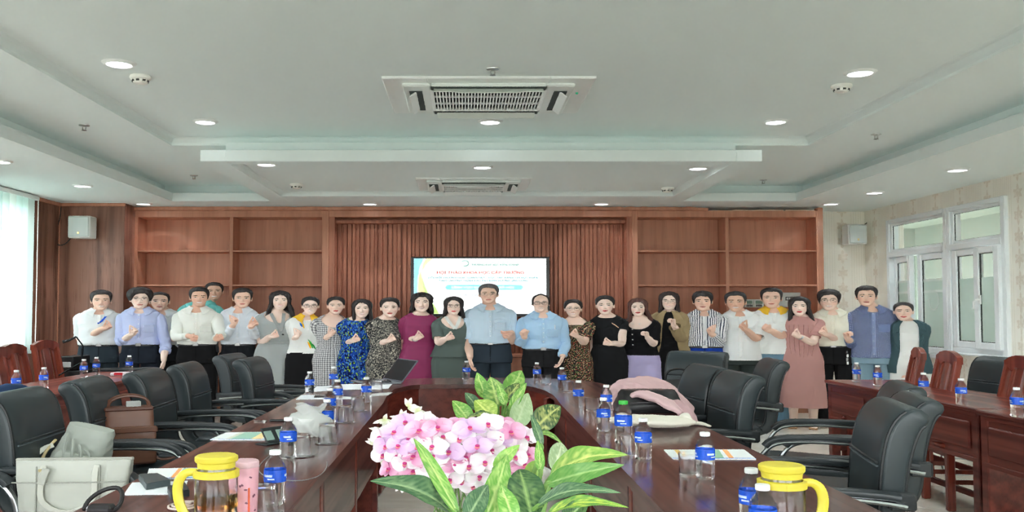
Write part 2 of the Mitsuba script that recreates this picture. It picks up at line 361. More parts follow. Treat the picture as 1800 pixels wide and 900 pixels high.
put(merge([box(XR - .05, XR + .1, 8.05, wy1 - .05, 2.08, 2.15, .006), box(XR - .05, XR + .1, wy0 + .05, 7.95, 2.08, 2.15, .006)]).col(FRC), 'plastic', wn, 'transom_rail', 25)
for y0, y1 in ((8.055, wy1 - .055), (wy0 + .055, 7.945)):
    fr(y0, y1, 2.15, 2.53, .035, XR - .02, XR + .03, 'transom_frame')
    put(box(XR + .004, XR + .008, y0 + .03, y1 - .03, 2.18, 2.50), 'pane', wn, 'transom_pane', False)
    put(merge([box(XR - .004, XR + .004, y0 + .034, y1 - .034, 2.183, 2.188), box(XR - .004, XR + .004, y0 + .034, y1 - .034, 2.492, 2.497), box(XR - .004, XR + .004, y0 + .034, y0 + .04, 2.18, 2.5), box(XR - .004, XR + .004, y1 - .04, y1 - .034, 2.18, 2.5)]).col(40, 44, 44), 'plastic', wn, 'gasket', False)
def casement(y0, y1, z0, z1, x, open_deg=0, emblem=False, hinge=1):
    fw = .075
    ms = [box(x - .03, x + .03, y0, y0 + fw, z0, z1, .008), box(x - .03, x + .03, y1 - fw, y1, z0, z1, .008), box(x - .03, x + .03, y0 + fw, y1 - fw, z1 - fw, z1, .008), box(x - .03, x + .03, y0 + fw, y1 - fw, z0, z0 + fw, .008)]
    yy0, yy1, zz0, zz1 = y0 + fw, y1 - fw, z0 + fw, z1 - fw
    g = merge([box(x - .012, x + .004, yy0, yy0 + .009, zz0, zz1), box(x - .012, x + .004, yy1 - .009, yy1, zz0, zz1), box(x - .012, x + .004, yy0, yy1, zz1 - .006, zz1), box(x - .012, x + .004, yy0, yy1, zz0, zz0 + .006)]).col(40, 44, 44)
    cl = box(x - .002, x + .002, yy0, yy1, zz1 - .26, zz1)
    fz = box(x - .003, x + .003, yy0, yy1, zz0, zz1 - .26).col(216, 230, 222)
    pr_ = [merge(ms).col(FRC), g, cl, fz]
    if emblem:
        c = np.array([x - .006, (yy0 + yy1) / 2, zz1 - .50]); e = []
        for k in range(16):
            a = math.radians(100 + k * 18.0); q = c + [0, .085 * math.cos(a), .115 * math.sin(a)]
            lf = ball([0, 0, 0], 1, 1).sc(.002, .011, .022); lf.rot([1, 0, 0], math.degrees(a) + 25); e.append(lf.mv(*q))
        pr_.append(merge(e).col(226, 236, 230))
        pr_.append(merge([box(x - .007, x - .003, yy0 + .01, yy1 - .01, zz0 + .66, zz0 + .69), box(x - .007, x - .003, yy0 + .01, yy1 - .01, zz0 + .80, zz0 + .83)]).col(226, 236, 230))
    if open_deg:
        h = np.array([x, y1 if hinge else y0, 0])
        for m in pr_: m.v -= h; m.rz(open_deg); m.v += h
    s = put(pr_[0], 'plastic', wn, 'sash', 25)
    put(pr_[1], 'plastic', s, 'gasket', False); put(pr_[2], 'pane', s, 'clear_pane', False); put(pr_[3], 'frost', s, 'frosted_pane', False)
    for m in pr_[4:]: put(m, 'paint', s, 'emblem', 40)
casement(8.56, wy1 - .06, .86, 2.075, XR + .05, -14, True)
casement(8.03, 8.55, .86, 2.075, XR, 0, True)
casement(7.52, 7.94, .955, 2.075, XR, 0); casement(7.18, 7.54, .955, 2.075, XR - .05, 0)
hd = W(1737, 527, 0.0 + XR * F / (1737 - CX))
put(merge([box(XR - .10, XR - .08, hd[1] - .015, hd[1] + .015, hd[2] - .05, hd[2] + .05, .005), tube([(XR - .1, hd[1], hd[2]), (XR - .14, hd[1], hd[2]), (XR - .145, hd[1] + .02, hd[2] - .02), (XR - .14, hd[1] + .03, hd[2] - .1)], .01, 8)]).col(235, 238, 238), 'plastic', wn, 'handle', 40)
put(box(XR - .10, XR + .02, wy0 - .02, 8.0, .875, .90, .006).col(FRC), 'plastic', wn, 'sill', 25)

# left-hand windows: frames and vertical blinds of pale teal cloth
scene['blind'] = {'type': 'principledthin', 'base_color': VC, 'roughness': .8, 'diff_trans': 1.2, 'spec_trans': 0.0}
for k, (a, b) in enumerate(lw):
    wk = struct(f'window_{k + 2}', None, None)
    put(merge([box(XL - .15, XL - .08, a, a + .06, zs0, zs1, .005), box(XL - .15, XL - .08, b - .06, b, zs0, zs1, .005), box(XL - .15, XL - .08, a, b, zs0, zs0 + .06, .005), box(XL - .15, XL - .08, a, b, zs1 - .06, zs1, .005), box(XL - .15, XL - .08, (a + b) / 2 - .03, (a + b) / 2 + .03, zs0, zs1, .005)]).col(FRC), 'plastic', wk, 'frame', 25)
    put(box(XL - .122, XL - .118, a + .05, b - .05, zs0 + .05, zs1 - .05), 'pane', wk, 'pane', False)
    if k: continue
    bl = thing('vertical_blind', ['pale teal vertical blind drawn over the left-hand window beside the brown pier', 'pale teal vertical blind over the middle window of the left wall', 'pale teal vertical blind over the window nearest the camera on the left wall'][k], 'blind')
    put(box(XL + .02, XL + .10, a - .08, b + .06, zs1 + .03, zs1 + .08, .006).col(235, 240, 240), 'plastic', bl, 'head_rail', 25)
    rr = random.Random(k); n = int((b - a) / .105)
    for i in range(n):
        y = a - .03 + i * (b - a + .06) / n; ang = rr.uniform(18, 34)
        u = np.linspace(-.5, .5, 5); z = np.linspace(zs0 - .06, zs1 + .03, 3)
        g = np.array([[(.012 * (1 - 4 * x * x), x * .127, q) for q in z] for x in u]).reshape(-1, 3)
        put(Me(g, grid_faces(5, 3)).rz(-ang + 0).mv(XL + .06, y, 0).col(206 + rr.randint(-8, 10), 227, 222), 'blind', bl, 'vane', True)
    if k == 0:
        put(tube([(XL + .10, b + .03, zs1 + .03), (XL + .10, b + .035, 1.7), (XL + .10, b + .03, 1.0)], .006, 6).col(235, 238, 238), 'plastic', bl, 'control_wand')

# ---------------------------------------------------------------- downlights and other ceiling fittings
def zlevel(z): return z
DL = [(209, 111, Z2, 'far left'), (1512, 127, Z2, ''), (367, 218, Z2, ''), (860, 225, Z2, ''), (1341, 227, Z2, ''),
      (468, 288, Z0 + .06, ''), (848, 293, Z0 + .06, ''), (1227, 295, Z0 + .06, ''), (545, 338, Z0 + .06, ''), (847, 341, Z0 + .06, ''), (1143, 343.5, Z0 + .06, ''),
      (252, 357.5, Z0, ''), (653, 361, Z0, ''), (1050, 363.5, Z0, ''), (1431, 366.5, Z0, ''), (0, 283, Z0, ''), (145, 326, Z0, ''), (1683, 298, Z0, ''), (1537, 338, Z0, '')]
DLN = ['large round downlight at the left of the big tray, nearest the camera', 'large round downlight at the right of the big ceiling tray, above the white smoke detector',
       'round downlight in the far left corner of the big ceiling tray', 'round downlight in front of the big air conditioner cassette', 'round downlight in the far right corner of the big ceiling tray',
       'round downlight in the front left corner of the dropped panel', 'round downlight at the front middle of the dropped panel, before the small cassette', 'round downlight in the front right corner of the dropped panel',
       'small downlight at the back left of the dropped panel', 'small downlight right behind the small air conditioner cassette', 'small downlight at the back right of the dropped panel',
       'small downlight in the back soffit above the left end of the bookcase', 'small downlight in the back soffit above the left edge of the slatted wall', 'small downlight in the back soffit above the right part of the slatted wall', 'small downlight in the back soffit above the right end of the bookcase',
       'downlight in the left soffit cut by the picture edge', 'downlight in the left soffit above the wood clad corner', 'downlight in the right soffit above the white window', 'downlight in the right soffit above the white wall speaker']
spots = [WZ(x, y, z) for x, y, z, _ in DL]
for q in spots: q[1] = min(q[1], 6.17 if q[2] == Z2 else 8.97)
extra = [(x, y, Z2) for x in (-2.0, .25, 2.5) for y in (2.2, -.6)] + [(x, y, Z0) for x in (-4.6, 5.0) for y in (4.3, 1.9, -.6)]
def downlight(q, label):
    narrow = q[2] == Z2 and q[1] > 5.8        # narrow beams before the dropped panel
    d = thing('downlight', label, 'downlight', 'ceiling downlights')
    ring = lathe([(.064, -.002), (.064, -.013), (.068, -.016), (.080, -.008), (.088, 0), (.088, .004)], 28, False, False).col(236, 240, 238).sc(K, 1, 1).mv(*q)
    put(ring, 'plastic', d, 'trim_ring', 40)
    a = np.arange(28) * 2 * math.pi / 28
    v = np.vstack([np.stack([.063 * K * np.cos(a), .063 * np.sin(a), 0 * a - .004], 1), [[0, 0, -.004]]]); i = np.arange(28)
    put(Me(v, np.stack([(i + 1) % 28, i, i * 0 + 28], 1)).mv(*q), 'white_off', d, 'diffuser', False, emitter={'type': 'area', 'radiance': {'type': 'rgb', 'value': [LAMP * t for t in LAMP_TINT]}})
    scene[d + '_beam'] = {'type': 'spot', 'cutoff_angle': 38.0 if narrow else 64.0, 'beam_width': 24.0 if narrow else 34.0, 'intensity': {'type': 'rgb', 'value': [BEAM * t for t in LAMP_TINT]}, 'to_world': T().look_at(origin=[q[0], q[1], q[2] - .02], target=[q[0], q[1], 0], up=[0, 1, 0])}
scene['white_off'] = {'type': 'diffuse', 'reflectance': {'type': 'rgb', 'value': .7}}
for q, l in zip(spots, DLN): downlight(q, l)
for q in extra: downlight(q, 'round downlight of the ceiling nearer the camera')
# ---------------------------------------------------------------- ceiling fittings
WHT = (232, 236, 234)
def cassette(c, w, d, label, big):
    t = thing('air_conditioner', label, 'air conditioner', 'ceiling air conditioner cassettes')
    hw, hd = w / 2, d / 2
    x, y, z = c
    gw, gd = w * .275, d * .29
    put(merge([box(x - hw, x - gw - .02, y - hd, y + hd, z - .018, z + .01, .006), box(x + gw + .02, x + hw, y - hd, y + hd, z - .018, z + .01, .006), box(x - gw - .02, x + gw + .02, y + gd + .02, y + hd, z - .018, z + .01, .006), box(x - gw - .02, x + gw + .02, y - hd, y - gd - .02, z - .018, z + .01, .006),
               ]).col(WHT), 'plastic', t, 'panel', 25)
    put(merge([box(x - hw * .82, x - gw, y - hd * .8, y + hd * .8, z - .045, z - .015, .01), box(x + gw, x + hw * .82, y - hd * .8, y + hd * .8, z - .045, z - .015, .01), box(x - gw, x + gw, y + gd, y + hd * .8, z - .045, z - .015, .01), box(x - gw, x + gw, y - hd * .8, y - gd, z - .045, z - .015, .01)]).col(224, 230, 227), 'plastic', t, 'cover', 25)
    put(box(x - gw, x + gw, y - gd, y + gd, z - .02, z - .012).col(48, 54, 52), 'paint', t, 'filter', False)
    g = put(merge([box(x - gw, x + gw, y + s * gd - .012, y + s * gd + .012, z - .05, z - .03, .003) for s in (-1, 1)] + [box(x + s * gw - .012, x + s * gw + .012, y - gd, y + gd, z - .05, z - .03, .003) for s in (-1, 1)] + [box(x - gw, x + gw, y + q * gd - .006, y + q * gd + .006, z - .046, z - .032) for q in (-.34, .33)]).col(WHT), 'plastic', t, 'grille', 25)
    n = 35
    for i in range(n):
        u = x - gw + (i + .5) * 2 * gw / n
        put(box(u - .0055, u + .0055, y - gd, y + gd, z - .044, z - .030).col(226, 231, 228), 'plastic', g, 'bar', False)
    for sx, sy in ((-1, 0), (1, 0), (0, -1), (0, 1)):
        if sx:
            b = put(box(x + sx * hw * .70 - .05, x + sx * hw * .70 + .05, y - hd * .55, y + hd * .55, z - .050, z - .043).col(70, 78, 76), 'paint', t, 'air_outlet', False)
            m = box(-.035, .035, -hd * .52, hd * .52, -.006, .006, .004); m.v[:, 2] -= .02 * (1 - (m.v[:, 1] / (hd * .52)) ** 2)
            put(m.rot([0, 1, 0], sx * 38).mv(x + sx * hw * .73, y, z - .066).col(WHT), 'plastic', b, 'louvre', 25)
        else:
            b = put(box(x - hw * .55, x + hw * .55, y + sy * hd * .70 - .035, y + sy * hd * .70 + .035, z - .050, z - .043).col(70, 78, 76), 'paint', t, 'air_outlet', False)
            xs = np.linspace(-1, 1, 13); pts = [(hw * .52 * q, -.035 - .022 * (abs(q) < .55)) for q in xs] + [(hw * .52, .03), (-hw * .52, .03)]
            m = prism(Polygon(pts), .008).rot([1, 0, 0], 0)
            if sy < 0: m.sc(1, 1, 1)
            put(m.rot([1, 0, 0], sy * -38).mv(x, y + sy * hd * .74, z - .068).col(205, 212, 206) if big else m.rot([1, 0, 0], sy * -38).mv(x, y + sy * hd * .74, z - .068).col(WHT), 'plastic', b, 'louvre', 25)
    if big: put(merge([ball(WZ(1014, 164, z - .05), [.012, .012, .008], 1)]).col(40, 190, 140), 'plastic', t, 'indicator_lamp')
    return t
q0, q1 = WZ(853, 134, Z2), WZ(855, 196, Z2)
cassette((.5 * (q0[0] + q1[0]) + .01, .5 * (q0[1] + q1[1]), Z2), 383 / F * q0[1], q1[1] - q0[1], 'large square air conditioner cassette in the middle of the big ceiling tray', True)
q0, q1 = WZ(832, 312, Z0 + .06), WZ(832, 333, Z0 + .06)
cassette((.5 * (q0[0] + q1[0]), .5 * (q0[1] + q1[1]), Z0 + .06), 207 / F * q0[1], q1[1] - q0[1], 'smaller looking air conditioner cassette in the dropped ceiling panel further back', False)

for px, py, z, lab in ((247, 134, Z2, 'white smoke detector beside the large left downlight of the big tray'), (1479, 150, Z2, 'white smoke detector beside the large right downlight of the big tray'),
                       (521, 323.5, Z0 + .06, 'white smoke detector at the left of the dropped ceiling panel'), (1173, 330, Z0 + .06, 'white smoke detector at the right of the dropped ceiling panel')):
    q = WZ(px, py, z); t = thing('smoke_detector', lab, 'smoke detector', 'smoke detectors on the ceiling')
    put(lathe([(.001, .001), (.058, .001), (.060, -.012), (.056, -.022), (.050, -.026), (.046, -.028), (.001, -.028)], 24, False, False).sc(K, 1, 1).mv(*q).col(238, 238, 232), 'plastic', t, 'base', 35)
    put(lathe([(.044, -.028), (.040, -.046), (.030, -.054), (.001, -.055)], 20, False, False).sc(K, 1, 1).mv(*q).col(238, 238, 232), 'plastic', t, 'sensor_head', 35)
    for k in range(8):
        a = k * math.pi / 4; put(box(-.008, .008, -.003, .003, -.044, -.032).mv(0, -.0425, 0).rz(math.degrees(a)).sc(K, 1, 1).mv(*q).col(60, 62, 60), 'plastic', t, 'vent_slot', False)
for px, py, z, lab in ((866, 123, Z2, 'silver sprinkler head in front of the large air conditioner cassette'), (148, 222, Z1, 'sprinkler head left of the big tray, nearer the camera'), (341, 310, Z1, 'sprinkler head left of the dropped panel, further from the camera'),
                       (1540, 238, Z1, 'sprinkler head right of the big tray, nearer the camera'), (1342, 318, Z1, 'sprinkler head right of the dropped panel, further from the camera')):
    q = WZ(px, py - 2, z); t = thing('sprinkler_head', lab, 'sprinkler', 'fire sprinklers on the ceiling')
    put(lathe([(.001, .001), (.036, .001), (.034, -.006), (.014, -.010), (.012, -.012), (.001, -.012)], 18, False, False).sc(K, 1, 1).mv(*q).col(190, 192, 190), 'metal', t, 'flange', 35)
    put(merge([tube([(-.010, 0, -.01), (-.012, 0, -.03), (-.004, 0, -.045)], .003, 6), tube([(.010, 0, -.01), (.012, 0, -.03), (.004, 0, -.045)], .003, 6)]).sc(K, 1, 1).mv(*q).col(190, 192, 190), 'metal', t, 'frame')
    put(lathe([(.001, -.045), (.016, -.045), (.016, -.048), (.001, -.050)], 16, False, False).sc(K, 1, 1).mv(*q).col(150, 152, 150), 'metal', t, 'deflector', 35)

# ---------------------------------------------------------------- bookcase wall
BY = 9.23          # front plane of the case
BD = .30
def bx(px, D=BY): return (px - CX) / F * D
zc = [2.645, 2.185, 1.720, 1.255, .79]
CW = 'wood_case'
def bookcase(xl, xdiv, xr, fl, fr_, label):
    """xl..xr outer picture columns, fl and fr_ inner columns"""
    t = thing('bookcase', label, 'bookcase', 'built-in bookcases of the back wall')
    a, b, il, ir = bx(xl), bx(xr), bx(fl), bx(fr_)
    d0, d1 = bx(xdiv[0]), bx(xdiv[1])
    put(box(a, il, BY, BY + BD, 0, 2.735, .004), CW, t, 'side_panel', 20); put(box(ir, b, BY, BY + BD, 0, 2.735, .004), CW, t, 'side_panel', 20)
    put(box(d0, d1, BY + .006, BY + BD, .79, zc[0], .003), CW, t, 'divider', 20)
    put(box(il, ir, BY, BY + BD, zc[0], 2.735, .004), CW, t, 'top_rail', 20)
    put(box(il, ir, BY + BD - .02, BY + BD, 0, 2.7), CW, t, 'back_panel', False)
    for z in zc[1:]:
        for p, q in ((il, d0), (d1, ir)):
            put(box(p, q, BY + .004, BY + BD - .02, z - .012, z + .012, .003), CW, t, 'shelf', 20)
    put(box(il, ir, BY + .01, BY + BD, 0, .10), CW, t, 'plinth', False)
    n = 4; w = (ir - il) / n
    for k in range(n):
        p = il + k * w
        dr_ = put(box(p + .003, p + w - .003, BY - .012, BY + .01, .105, .765, .004), CW, t, 'door', 20)
        put(box(p + (w - .05 if k % 2 == 0 else .03), p + (w - .03 if k % 2 == 0 else .05), BY - .035, BY - .012, .55, .68, .006).col(150, 150, 148), 'metal', dr_, 'handle', 30)
bookcase(232, (402, 408), 577, 240, 565, 'left reddish-brown bookcase of empty open shelves behind the standing group')
bookcase(1112, (1277, 1283), 1447, 1122, 1437, 'right reddish-brown bookcase of empty open shelves, its lowest visible shelf holding electric boxes')
t = thing('bookcase_cornice', 'long brown moulding along the top of the bookcases, torn off at its right end', 'moulding')
xs = np.linspace(bx(234), bx(1246), 90); rr = np.random.default_rng(5)
top = Z0 - .004 - .010 * rr.random(90) * (rr.random(90) > .55); top[-3:] -= [.01, .015, .02]
rings = [[(x, BY - .03, z), (x, BY - .028, 2.745), (x, BY - .012, 2.733), (x, BY + .06, 2.733), (x, BY + .06, z)] for x, z in zip(xs, top)]
put(loft(rings), CW, t, 'moulding', 25)
rr = random.Random(4); xx = bx(1250); pl = []
while xx < bx(1436):
    w = rr.uniform(.05, .35); pl.append(box(xx, min(xx + w, bx(1440)), BY + .002, BY + .03, 2.733, 2.733 + rr.uniform(.005, .016))); xx += w + rr.choice([0, 0, .03])
put(merge(pl).col(205, 180, 160), 'paint', t, 'torn_edge', False)
put(box(bx(1440), bx(1449), BY - .005, BY + .1, 0.0, 2.775, .003), CW, t, 'end_strip', 20)
put(box(bx(231.5) - .055, bx(231.5) - .005, BY + .0, BY + .02, .3, 2.72, .004).col(240, 244, 240), 'paint', thing('cover_strip', 'white vertical strip in the gap between the wood pier and the left bookcase', 'strip'), None, 20)

# recess with vertical timber slats
SY = 9.42
sw = struct('wall_recess', merge([box(bx(577), bx(1112), SY + .04, SY + .12, .79, 2.735), box(bx(577), bx(587), BY + .01, SY + .05, .79, 2.735), box(bx(1103), bx(1112), BY + .01, SY + .05, .79, 2.735)]), 'wood_slat')
put(box(bx(577), bx(1112), BY, BY + BD, zc[0] + .005, 2.735, .004), CW, sw, 'top_rail', 20)
put(box(bx(586), bx(1104), SY - .09, SY + .04, 2.575, 2.62, .004), 'wood_slat', sw, 'lintel', 20)
put(box(bx(577), bx(1112), BY + .02, SY + .05, .75, .79, .004), CW, sw, 'ledge', 20)
pn = (bx(1112) - bx(577)) / 6
for k in range(6):
    a = bx(577) + k * pn
    put(merge([box(a + .003, a + pn - .003, BY + .03, BY + .05, .04, .745, .004), box(a + .09, a + pn - .09, BY + .02, BY + .03, .14, .65, .006)]), CW, sw, 'panel', 20)
rr = random.Random(11); x, k = bx(588), 0
while x < bx(1102):
    w = rr.choice([.040, .044, .048, .052, .056]); dp = rr.choice([.018, .026, .034, .042])
    put(box(x, x + w, SY + .04 - dp, SY + .042, .79, 2.58, .005), 'wood_slat', sw, 'slat', 20); x += w + rr.choice([.006, .010, .014, .022])

# ---------------------------------------------------------------- the screen and its slide
TVY = 9.30
def tvp(px, py, d=0.0): return W(px, py, TVY - d)
tv = thing('television', 'wide black-framed screen on the slatted wall showing a white seminar slide', 'screen')
p0, p1 = tvp(722.5, 452), tvp(966, 556)
put(box(p0[0] - .006, p1[0] + .006, TVY, TVY + .06, p1[2] - .006, p0[2] + .006, .008).col(190, 192, 194), 'metal', tv, 'rim', 25)
s0, s1 = tvp(727.5, 454.3), tvp(960.5, 552)
put(merge([box(p0[0], s0[0], TVY - .008, TVY + .02, p1[2], p0[2], .003), box(s1[0], p1[0], TVY - .008, TVY + .02, p1[2], p0[2], .003), box(s0[0], s1[0], TVY - .008, TVY + .02, s0[2], p0[2], .003), box(s0[0], s1[0], TVY - .008, TVY + .02, p1[2], s1[2], .003)]).col(14, 15, 17), 'plastic', tv, 'bezel', 25)
put(box(.0, .4, TVY + .05, SY - .005, p1[2] + .2, p0[2] - .2).col(20, 20, 20), 'plastic', tv, 'bracket', False)
SCREEN = .36
def glow(me, rgb, name, parent=None, k=1.0):
    put(me, 'white_off', parent or tv, name, False, emitter={'type': 'area', 'radiance': {'type': 'rgb', 'value': [float(SCREEN * k * x) for x in L(rgb)]}})
def flat(poly, d):          # polygon in picture columns and rows, on the screen's plane
    pts = [tvp(a, b) for a, b in poly]; m = prism(Polygon([(q[0], q[2]) for q in pts]), .0015, 'y'); return m.mv(0, TVY - d, 0)
slide = put(box(s0[0], s1[0], TVY - .0005, TVY + .004, s1[2], s0[2]), 'white_off', tv, 'slide', False, emitter={'type': 'area', 'radiance': {'type': 'rgb', 'value': [SCREEN * 1.02, SCREEN * 1.1, SCREEN * 1.08]}})
g = lambda me, rgb, name: glow(me, rgb, name, slide)
g(flat([(727.6, 454.4), (745, 454.4), (738, 470), (734.5, 490), (733.5, 512), (735, 530), (738, 551.9), (727.6, 551.9)], .003), (70, 205, 235), 'blue_swoosh')
g(flat([(748, 454.4), (761.5, 454.4), (750, 464), (743.5, 474), (741, 480), (743, 466)], .003), (255, 214, 130), 'yellow_swoosh')
g(flat([(739.5, 474), (741, 490), (747, 510), (754, 528), (744, 528), (736, 518), (734.5, 505), (736, 488)], .0032), (255, 205, 95), 'gold_swoosh')
g(flat([(739.8, 478), (743, 490), (749, 506), (757, 526), (766, 541), (772, 551.9), (756, 551.9), (752, 540), (748, 520), (742, 497)], .0034), (160, 230, 60), 'green_swoosh')
def line(text, x0, x1, ybase, hgt, rgb, name, d=.004, bold=True):
    m = tm(meshkit.text_mesh(text, 1.0, .5, bold)); a, b = tvp(x0, ybase), tvp(x1, ybase)
    lo, hi = m.v[:, 0].min(), m.v[:, 0].max(); hz = hgt * TVY / F
    v = m.v; m = Me(np.column_stack([a[0] + (v[:, 0] - lo) / (hi - lo) * (b[0] - a[0]), -v[:, 2] * .001 + TVY - d, a[2] + v[:, 1] * hz]), m.f)
    if name == 'banner_text': return g(m, rgb, name)
    put(m.col(rgb), 'paint', slide, name, False, kind='stuff')
line('BỘ GIÁO DỤC VÀ ĐÀO TẠO', 841, 900, 462.0, 2.1, (90, 160, 165), 'heading', bold=False)
line('TRƯỜNG ĐẠI HỌC KIÊN GIANG', 829, 912, 467.2, 3.2, (20, 140, 130), 'heading')
line('HỘI THẢO KHOA HỌC CẤP TRƯỜNG', 768, 921, 481.4, 4.6, (240, 70, 60), 'title')
line('ĐỔI MỚI PHƯƠNG PHÁP GIẢNG DẠY - HỌC TẬP, ĐÁNH GIÁ HỌC PHẦN', 753, 945, 489.6, 2.8, (40, 150, 170), 'subtitle')
line('THEO CHƯƠNG TRÌNH ĐÀO TẠO ĐỊNH HƯỚNG ỨNG DỤNG', 771, 928, 494.8, 2.8, (40, 150, 170), 'subtitle')
g(flat([(786, 500.5), (916, 500.5), (920, 505), (916, 509.6), (786, 509.6), (782, 505)], .003), (50, 205, 225), 'banner')
line('LĨNH VỰC KHOA HỌC XÃ HỘI', 794, 904, 506.9, 3.6, (255, 250, 235), 'banner_text', .005)
line('An Giang, ngày', 804, 842, 519.6, 2.3, (90, 110, 150), 'date', bold=False); line('2025', 872, 886, 519.6, 2.3, (90, 110, 150), 'date', bold=False)
c = tvp(817, 463); em = []
for k in range(15):
    a = math.radians(-100 + 17 * k); em.append(box(-.008, .008, -.0007, .0007, -.007, .007).rot([0, 1, 0], -math.degrees(a)).mv(c[0] + .052 * math.cos(a), TVY - .004, c[2] + .038 * math.sin(a)))
for k in range(4): em.append(box(-.055 + .004 * k, .01 - .01 * k, -.0007, .0007, -.003, .003).mv(c[0], TVY - .004, c[2] - .03 + .018 * k))
g(merge(em), (20, 140, 125), 'crest')

# ---------------------------------------------------------------- wall speakers and electric boxes
def wall_speaker(px0, px1, py0, py1, D, wallY, label, cable):
    t = thing('wall_speaker', label, 'speaker', 'white wall speakers')
    a, b = W(px0, py0, D), W(px1, py1, D)
    put(box(a[0], b[0], D, D + .17, b[2], a[2], .012).col(222, 226, 222), 'plastic', t, 'cabinet', 25)
    put(box(a[0] + .015, b[0] - .015, D - .012, D + .004, b[2] + .015, a[2] - .015, .006).col(202, 210, 208), 'paint', t, 'grille', 25)
    put(box((a[0] + b[0]) / 2 - .012, (a[0] + b[0]) / 2 + .012, D - .015, D - .01, b[2] + .05, b[2] + .075, .002).col(214, 190, 120), 'metal', t, 'badge', 25)
    put(box((a[0] + b[0]) / 2 - .05, (a[0] + b[0]) / 2 + .05, D + .16, wallY, (a[2] + b[2]) / 2 - .05, (a[2] + b[2]) / 2 + .05).col(60, 60, 60), 'plastic', t, 'bracket', False)
    put(tube(spline(cable, 26), .006, 6).col(54, 56, 54), 'plastic', t, 'cable')
wall_speaker(119, 157.5, 379, 418, 8.74, 8.95, 'square white speaker high on the brown pier in the left corner', [W(107, 360, 8.925), W(106, 378, 8.92), W(101, 398, 8.92), W(95, 415, 8.92), W(97, 427, 8.91), W(108, 431, 8.91), W(119, 425, 8.9), W(124, 419, 8.9)])
wall_speaker(1491, 1525, 394, 429, 9.42, 9.70, 'square white speaker high on the cream wallpaper of the right corner', [W(1525, 372, 9.68), W(1531, 376, 9.67), W(1530, 385, 9.66), W(1523, 392, 9.64), W(1518, 398, 9.6)])
for px0, px1, lab in ((1309, 1325, 'left small electric meter box on the shelf behind the group'), (1325.5, 1343, 'right small electric meter box, next to the first')):
    a, b = W(px0, 526, 9.40), W(px1, 540.5, 9.40); t = thing('meter_box', lab, 'electric box', 'meter boxes on the right bookcase')
    put(box(a[0], b[0], 9.40, 9.51, b[2], a[2], .006).col(206, 208, 200), 'plastic', t, 'case', 25)
    put(box(a[0] + .02, b[0] - .02, 9.395, 9.402, b[2] + .05, a[2] - .02, .002).col(120, 140, 125), 'plastic', t, 'window', 25)
    for k in range(4): put(box(a[0] + .025 + .022 * k, a[0] + .04 + .022 * k, 9.39, 9.402, b[2] + .012, b[2] + .04, .001).col(90, 92, 90), 'plastic', t, 'button', False)
a, b = W(1369, 514, 9.40), W(1408, 540, 9.40); t = thing('switch_box', 'wide white breaker box with a row of dark switches on the right bookcase', 'electric box')
put(box(a[0], b[0], 9.40, 9.51, b[2], a[2], .008).col(212, 214, 208), 'plastic', t, 'case', 25)
put(box(a[0] + .09, b[0] - .03, 9.394, 9.402, a[2] - .11, a[2] - .06, .002).col(30, 30, 32), 'plastic', t, 'switch_row', 25)
for k in range(5): put(box(a[0] + .10 + .033 * k, a[0] + .12 + .033 * k, 9.385, 9.396, a[2] - .10, a[2] - .07, .001).col(200, 202, 200), 'plastic', t, 'switch', False)

# ---------------------------------------------------------------- the conference table
TZ = .75
tb = thing('conference_table', 'long dark mahogany U-shaped conference table with an open middle, its far end curved', 'table')
outer = [(-1.21, 1.15), (-1.21, 5.15), (-1.13, 5.6), (-.95, 5.95), (-.7, 6.2), (-.35, 6.36), (.4, 6.40), (.85, 6.30), (1.12, 6.05), (1.25, 5.7), (1.29, 5.2), (1.29, 1.15)]
inner = [(.605, 1.15), (.64, 4.6), (.655, 5.05), (.63, 5.35), (.56, 5.62), (.46, 5.76), (.03, 5.83), (-.38, 5.80), (-.47, 5.72), (-.56, 5.45), (-.575, 5.1), (-.55, 4.6), (-.535, 1.15)]
tp = prism(Polygon(outer + inner), .036).mv(0, 0, TZ - .036)
put(tp, 'wood_table', tb, 'tabletop', 30)
def rail(path, off, z0, z1, th):            # a thin board that follows the path, off metres inside
    from shapely.geometry import LineString
    a = LineString(path).buffer(th / 2, cap_style=2, join_style=1); return prism(a, z1 - z0).mv(0, 0, z0)
sh = lambda pts, k: [(x + (k if x > 0 else -k), y) for x, y in pts]
put(merge([box(-.60, -.575, 1.15, 5.0, .66, .714), box(.66, .685, 1.15, 5.0, .66, .714)]), 'wood_table', tb, 'edge_band', 20)
# inner boards: one for each section of the two arms, then the front of the far end
secs = [(1.2, 1.95), (1.95, 2.75), (2.75, 3.62), (3.62, 4.5), (4.5, 5.1)]
for a, b in secs:
    for s, x in ((-1, -.585), (1, .675)):
        put(box(x - .012, x + .012, a + .06, b - .02, .36, .712, .003), 'wood_table', tb, 'inner_board', 20)
        put(box(x - .02 if s < 0 else x - .015, x + .015 if s < 0 else x + .02, a - .02, a + .03, .0, .712, .003), 'wood_desk', tb, 'post', 20)
        put(box(min(x, x + s * .20), max(x, x + s * .20), a - .012, a + .012, .0, .70, .003), 'wood_desk', tb, 'leg_board', 20)
        put(box(x + s * .20, x + s * .55, a - .01, a + .01, .0, .70, .003), 'wood_desk', tb, 'leg_board', 20)
ip = [(.60, 5.12), (.69, 5.36), (.60, 5.68), (.48, 5.83), (.03, 5.91), (-.40, 5.88), (-.52, 5.78), (-.62, 5.5), (-.635, 5.12)]
for k in range(len(ip) - 1):
    put(rail([ip[k], ip[k + 1]], 0, .02, .714, .024), 'wood_desk', tb, 'front_board', 20)
op = outer[1:-1]
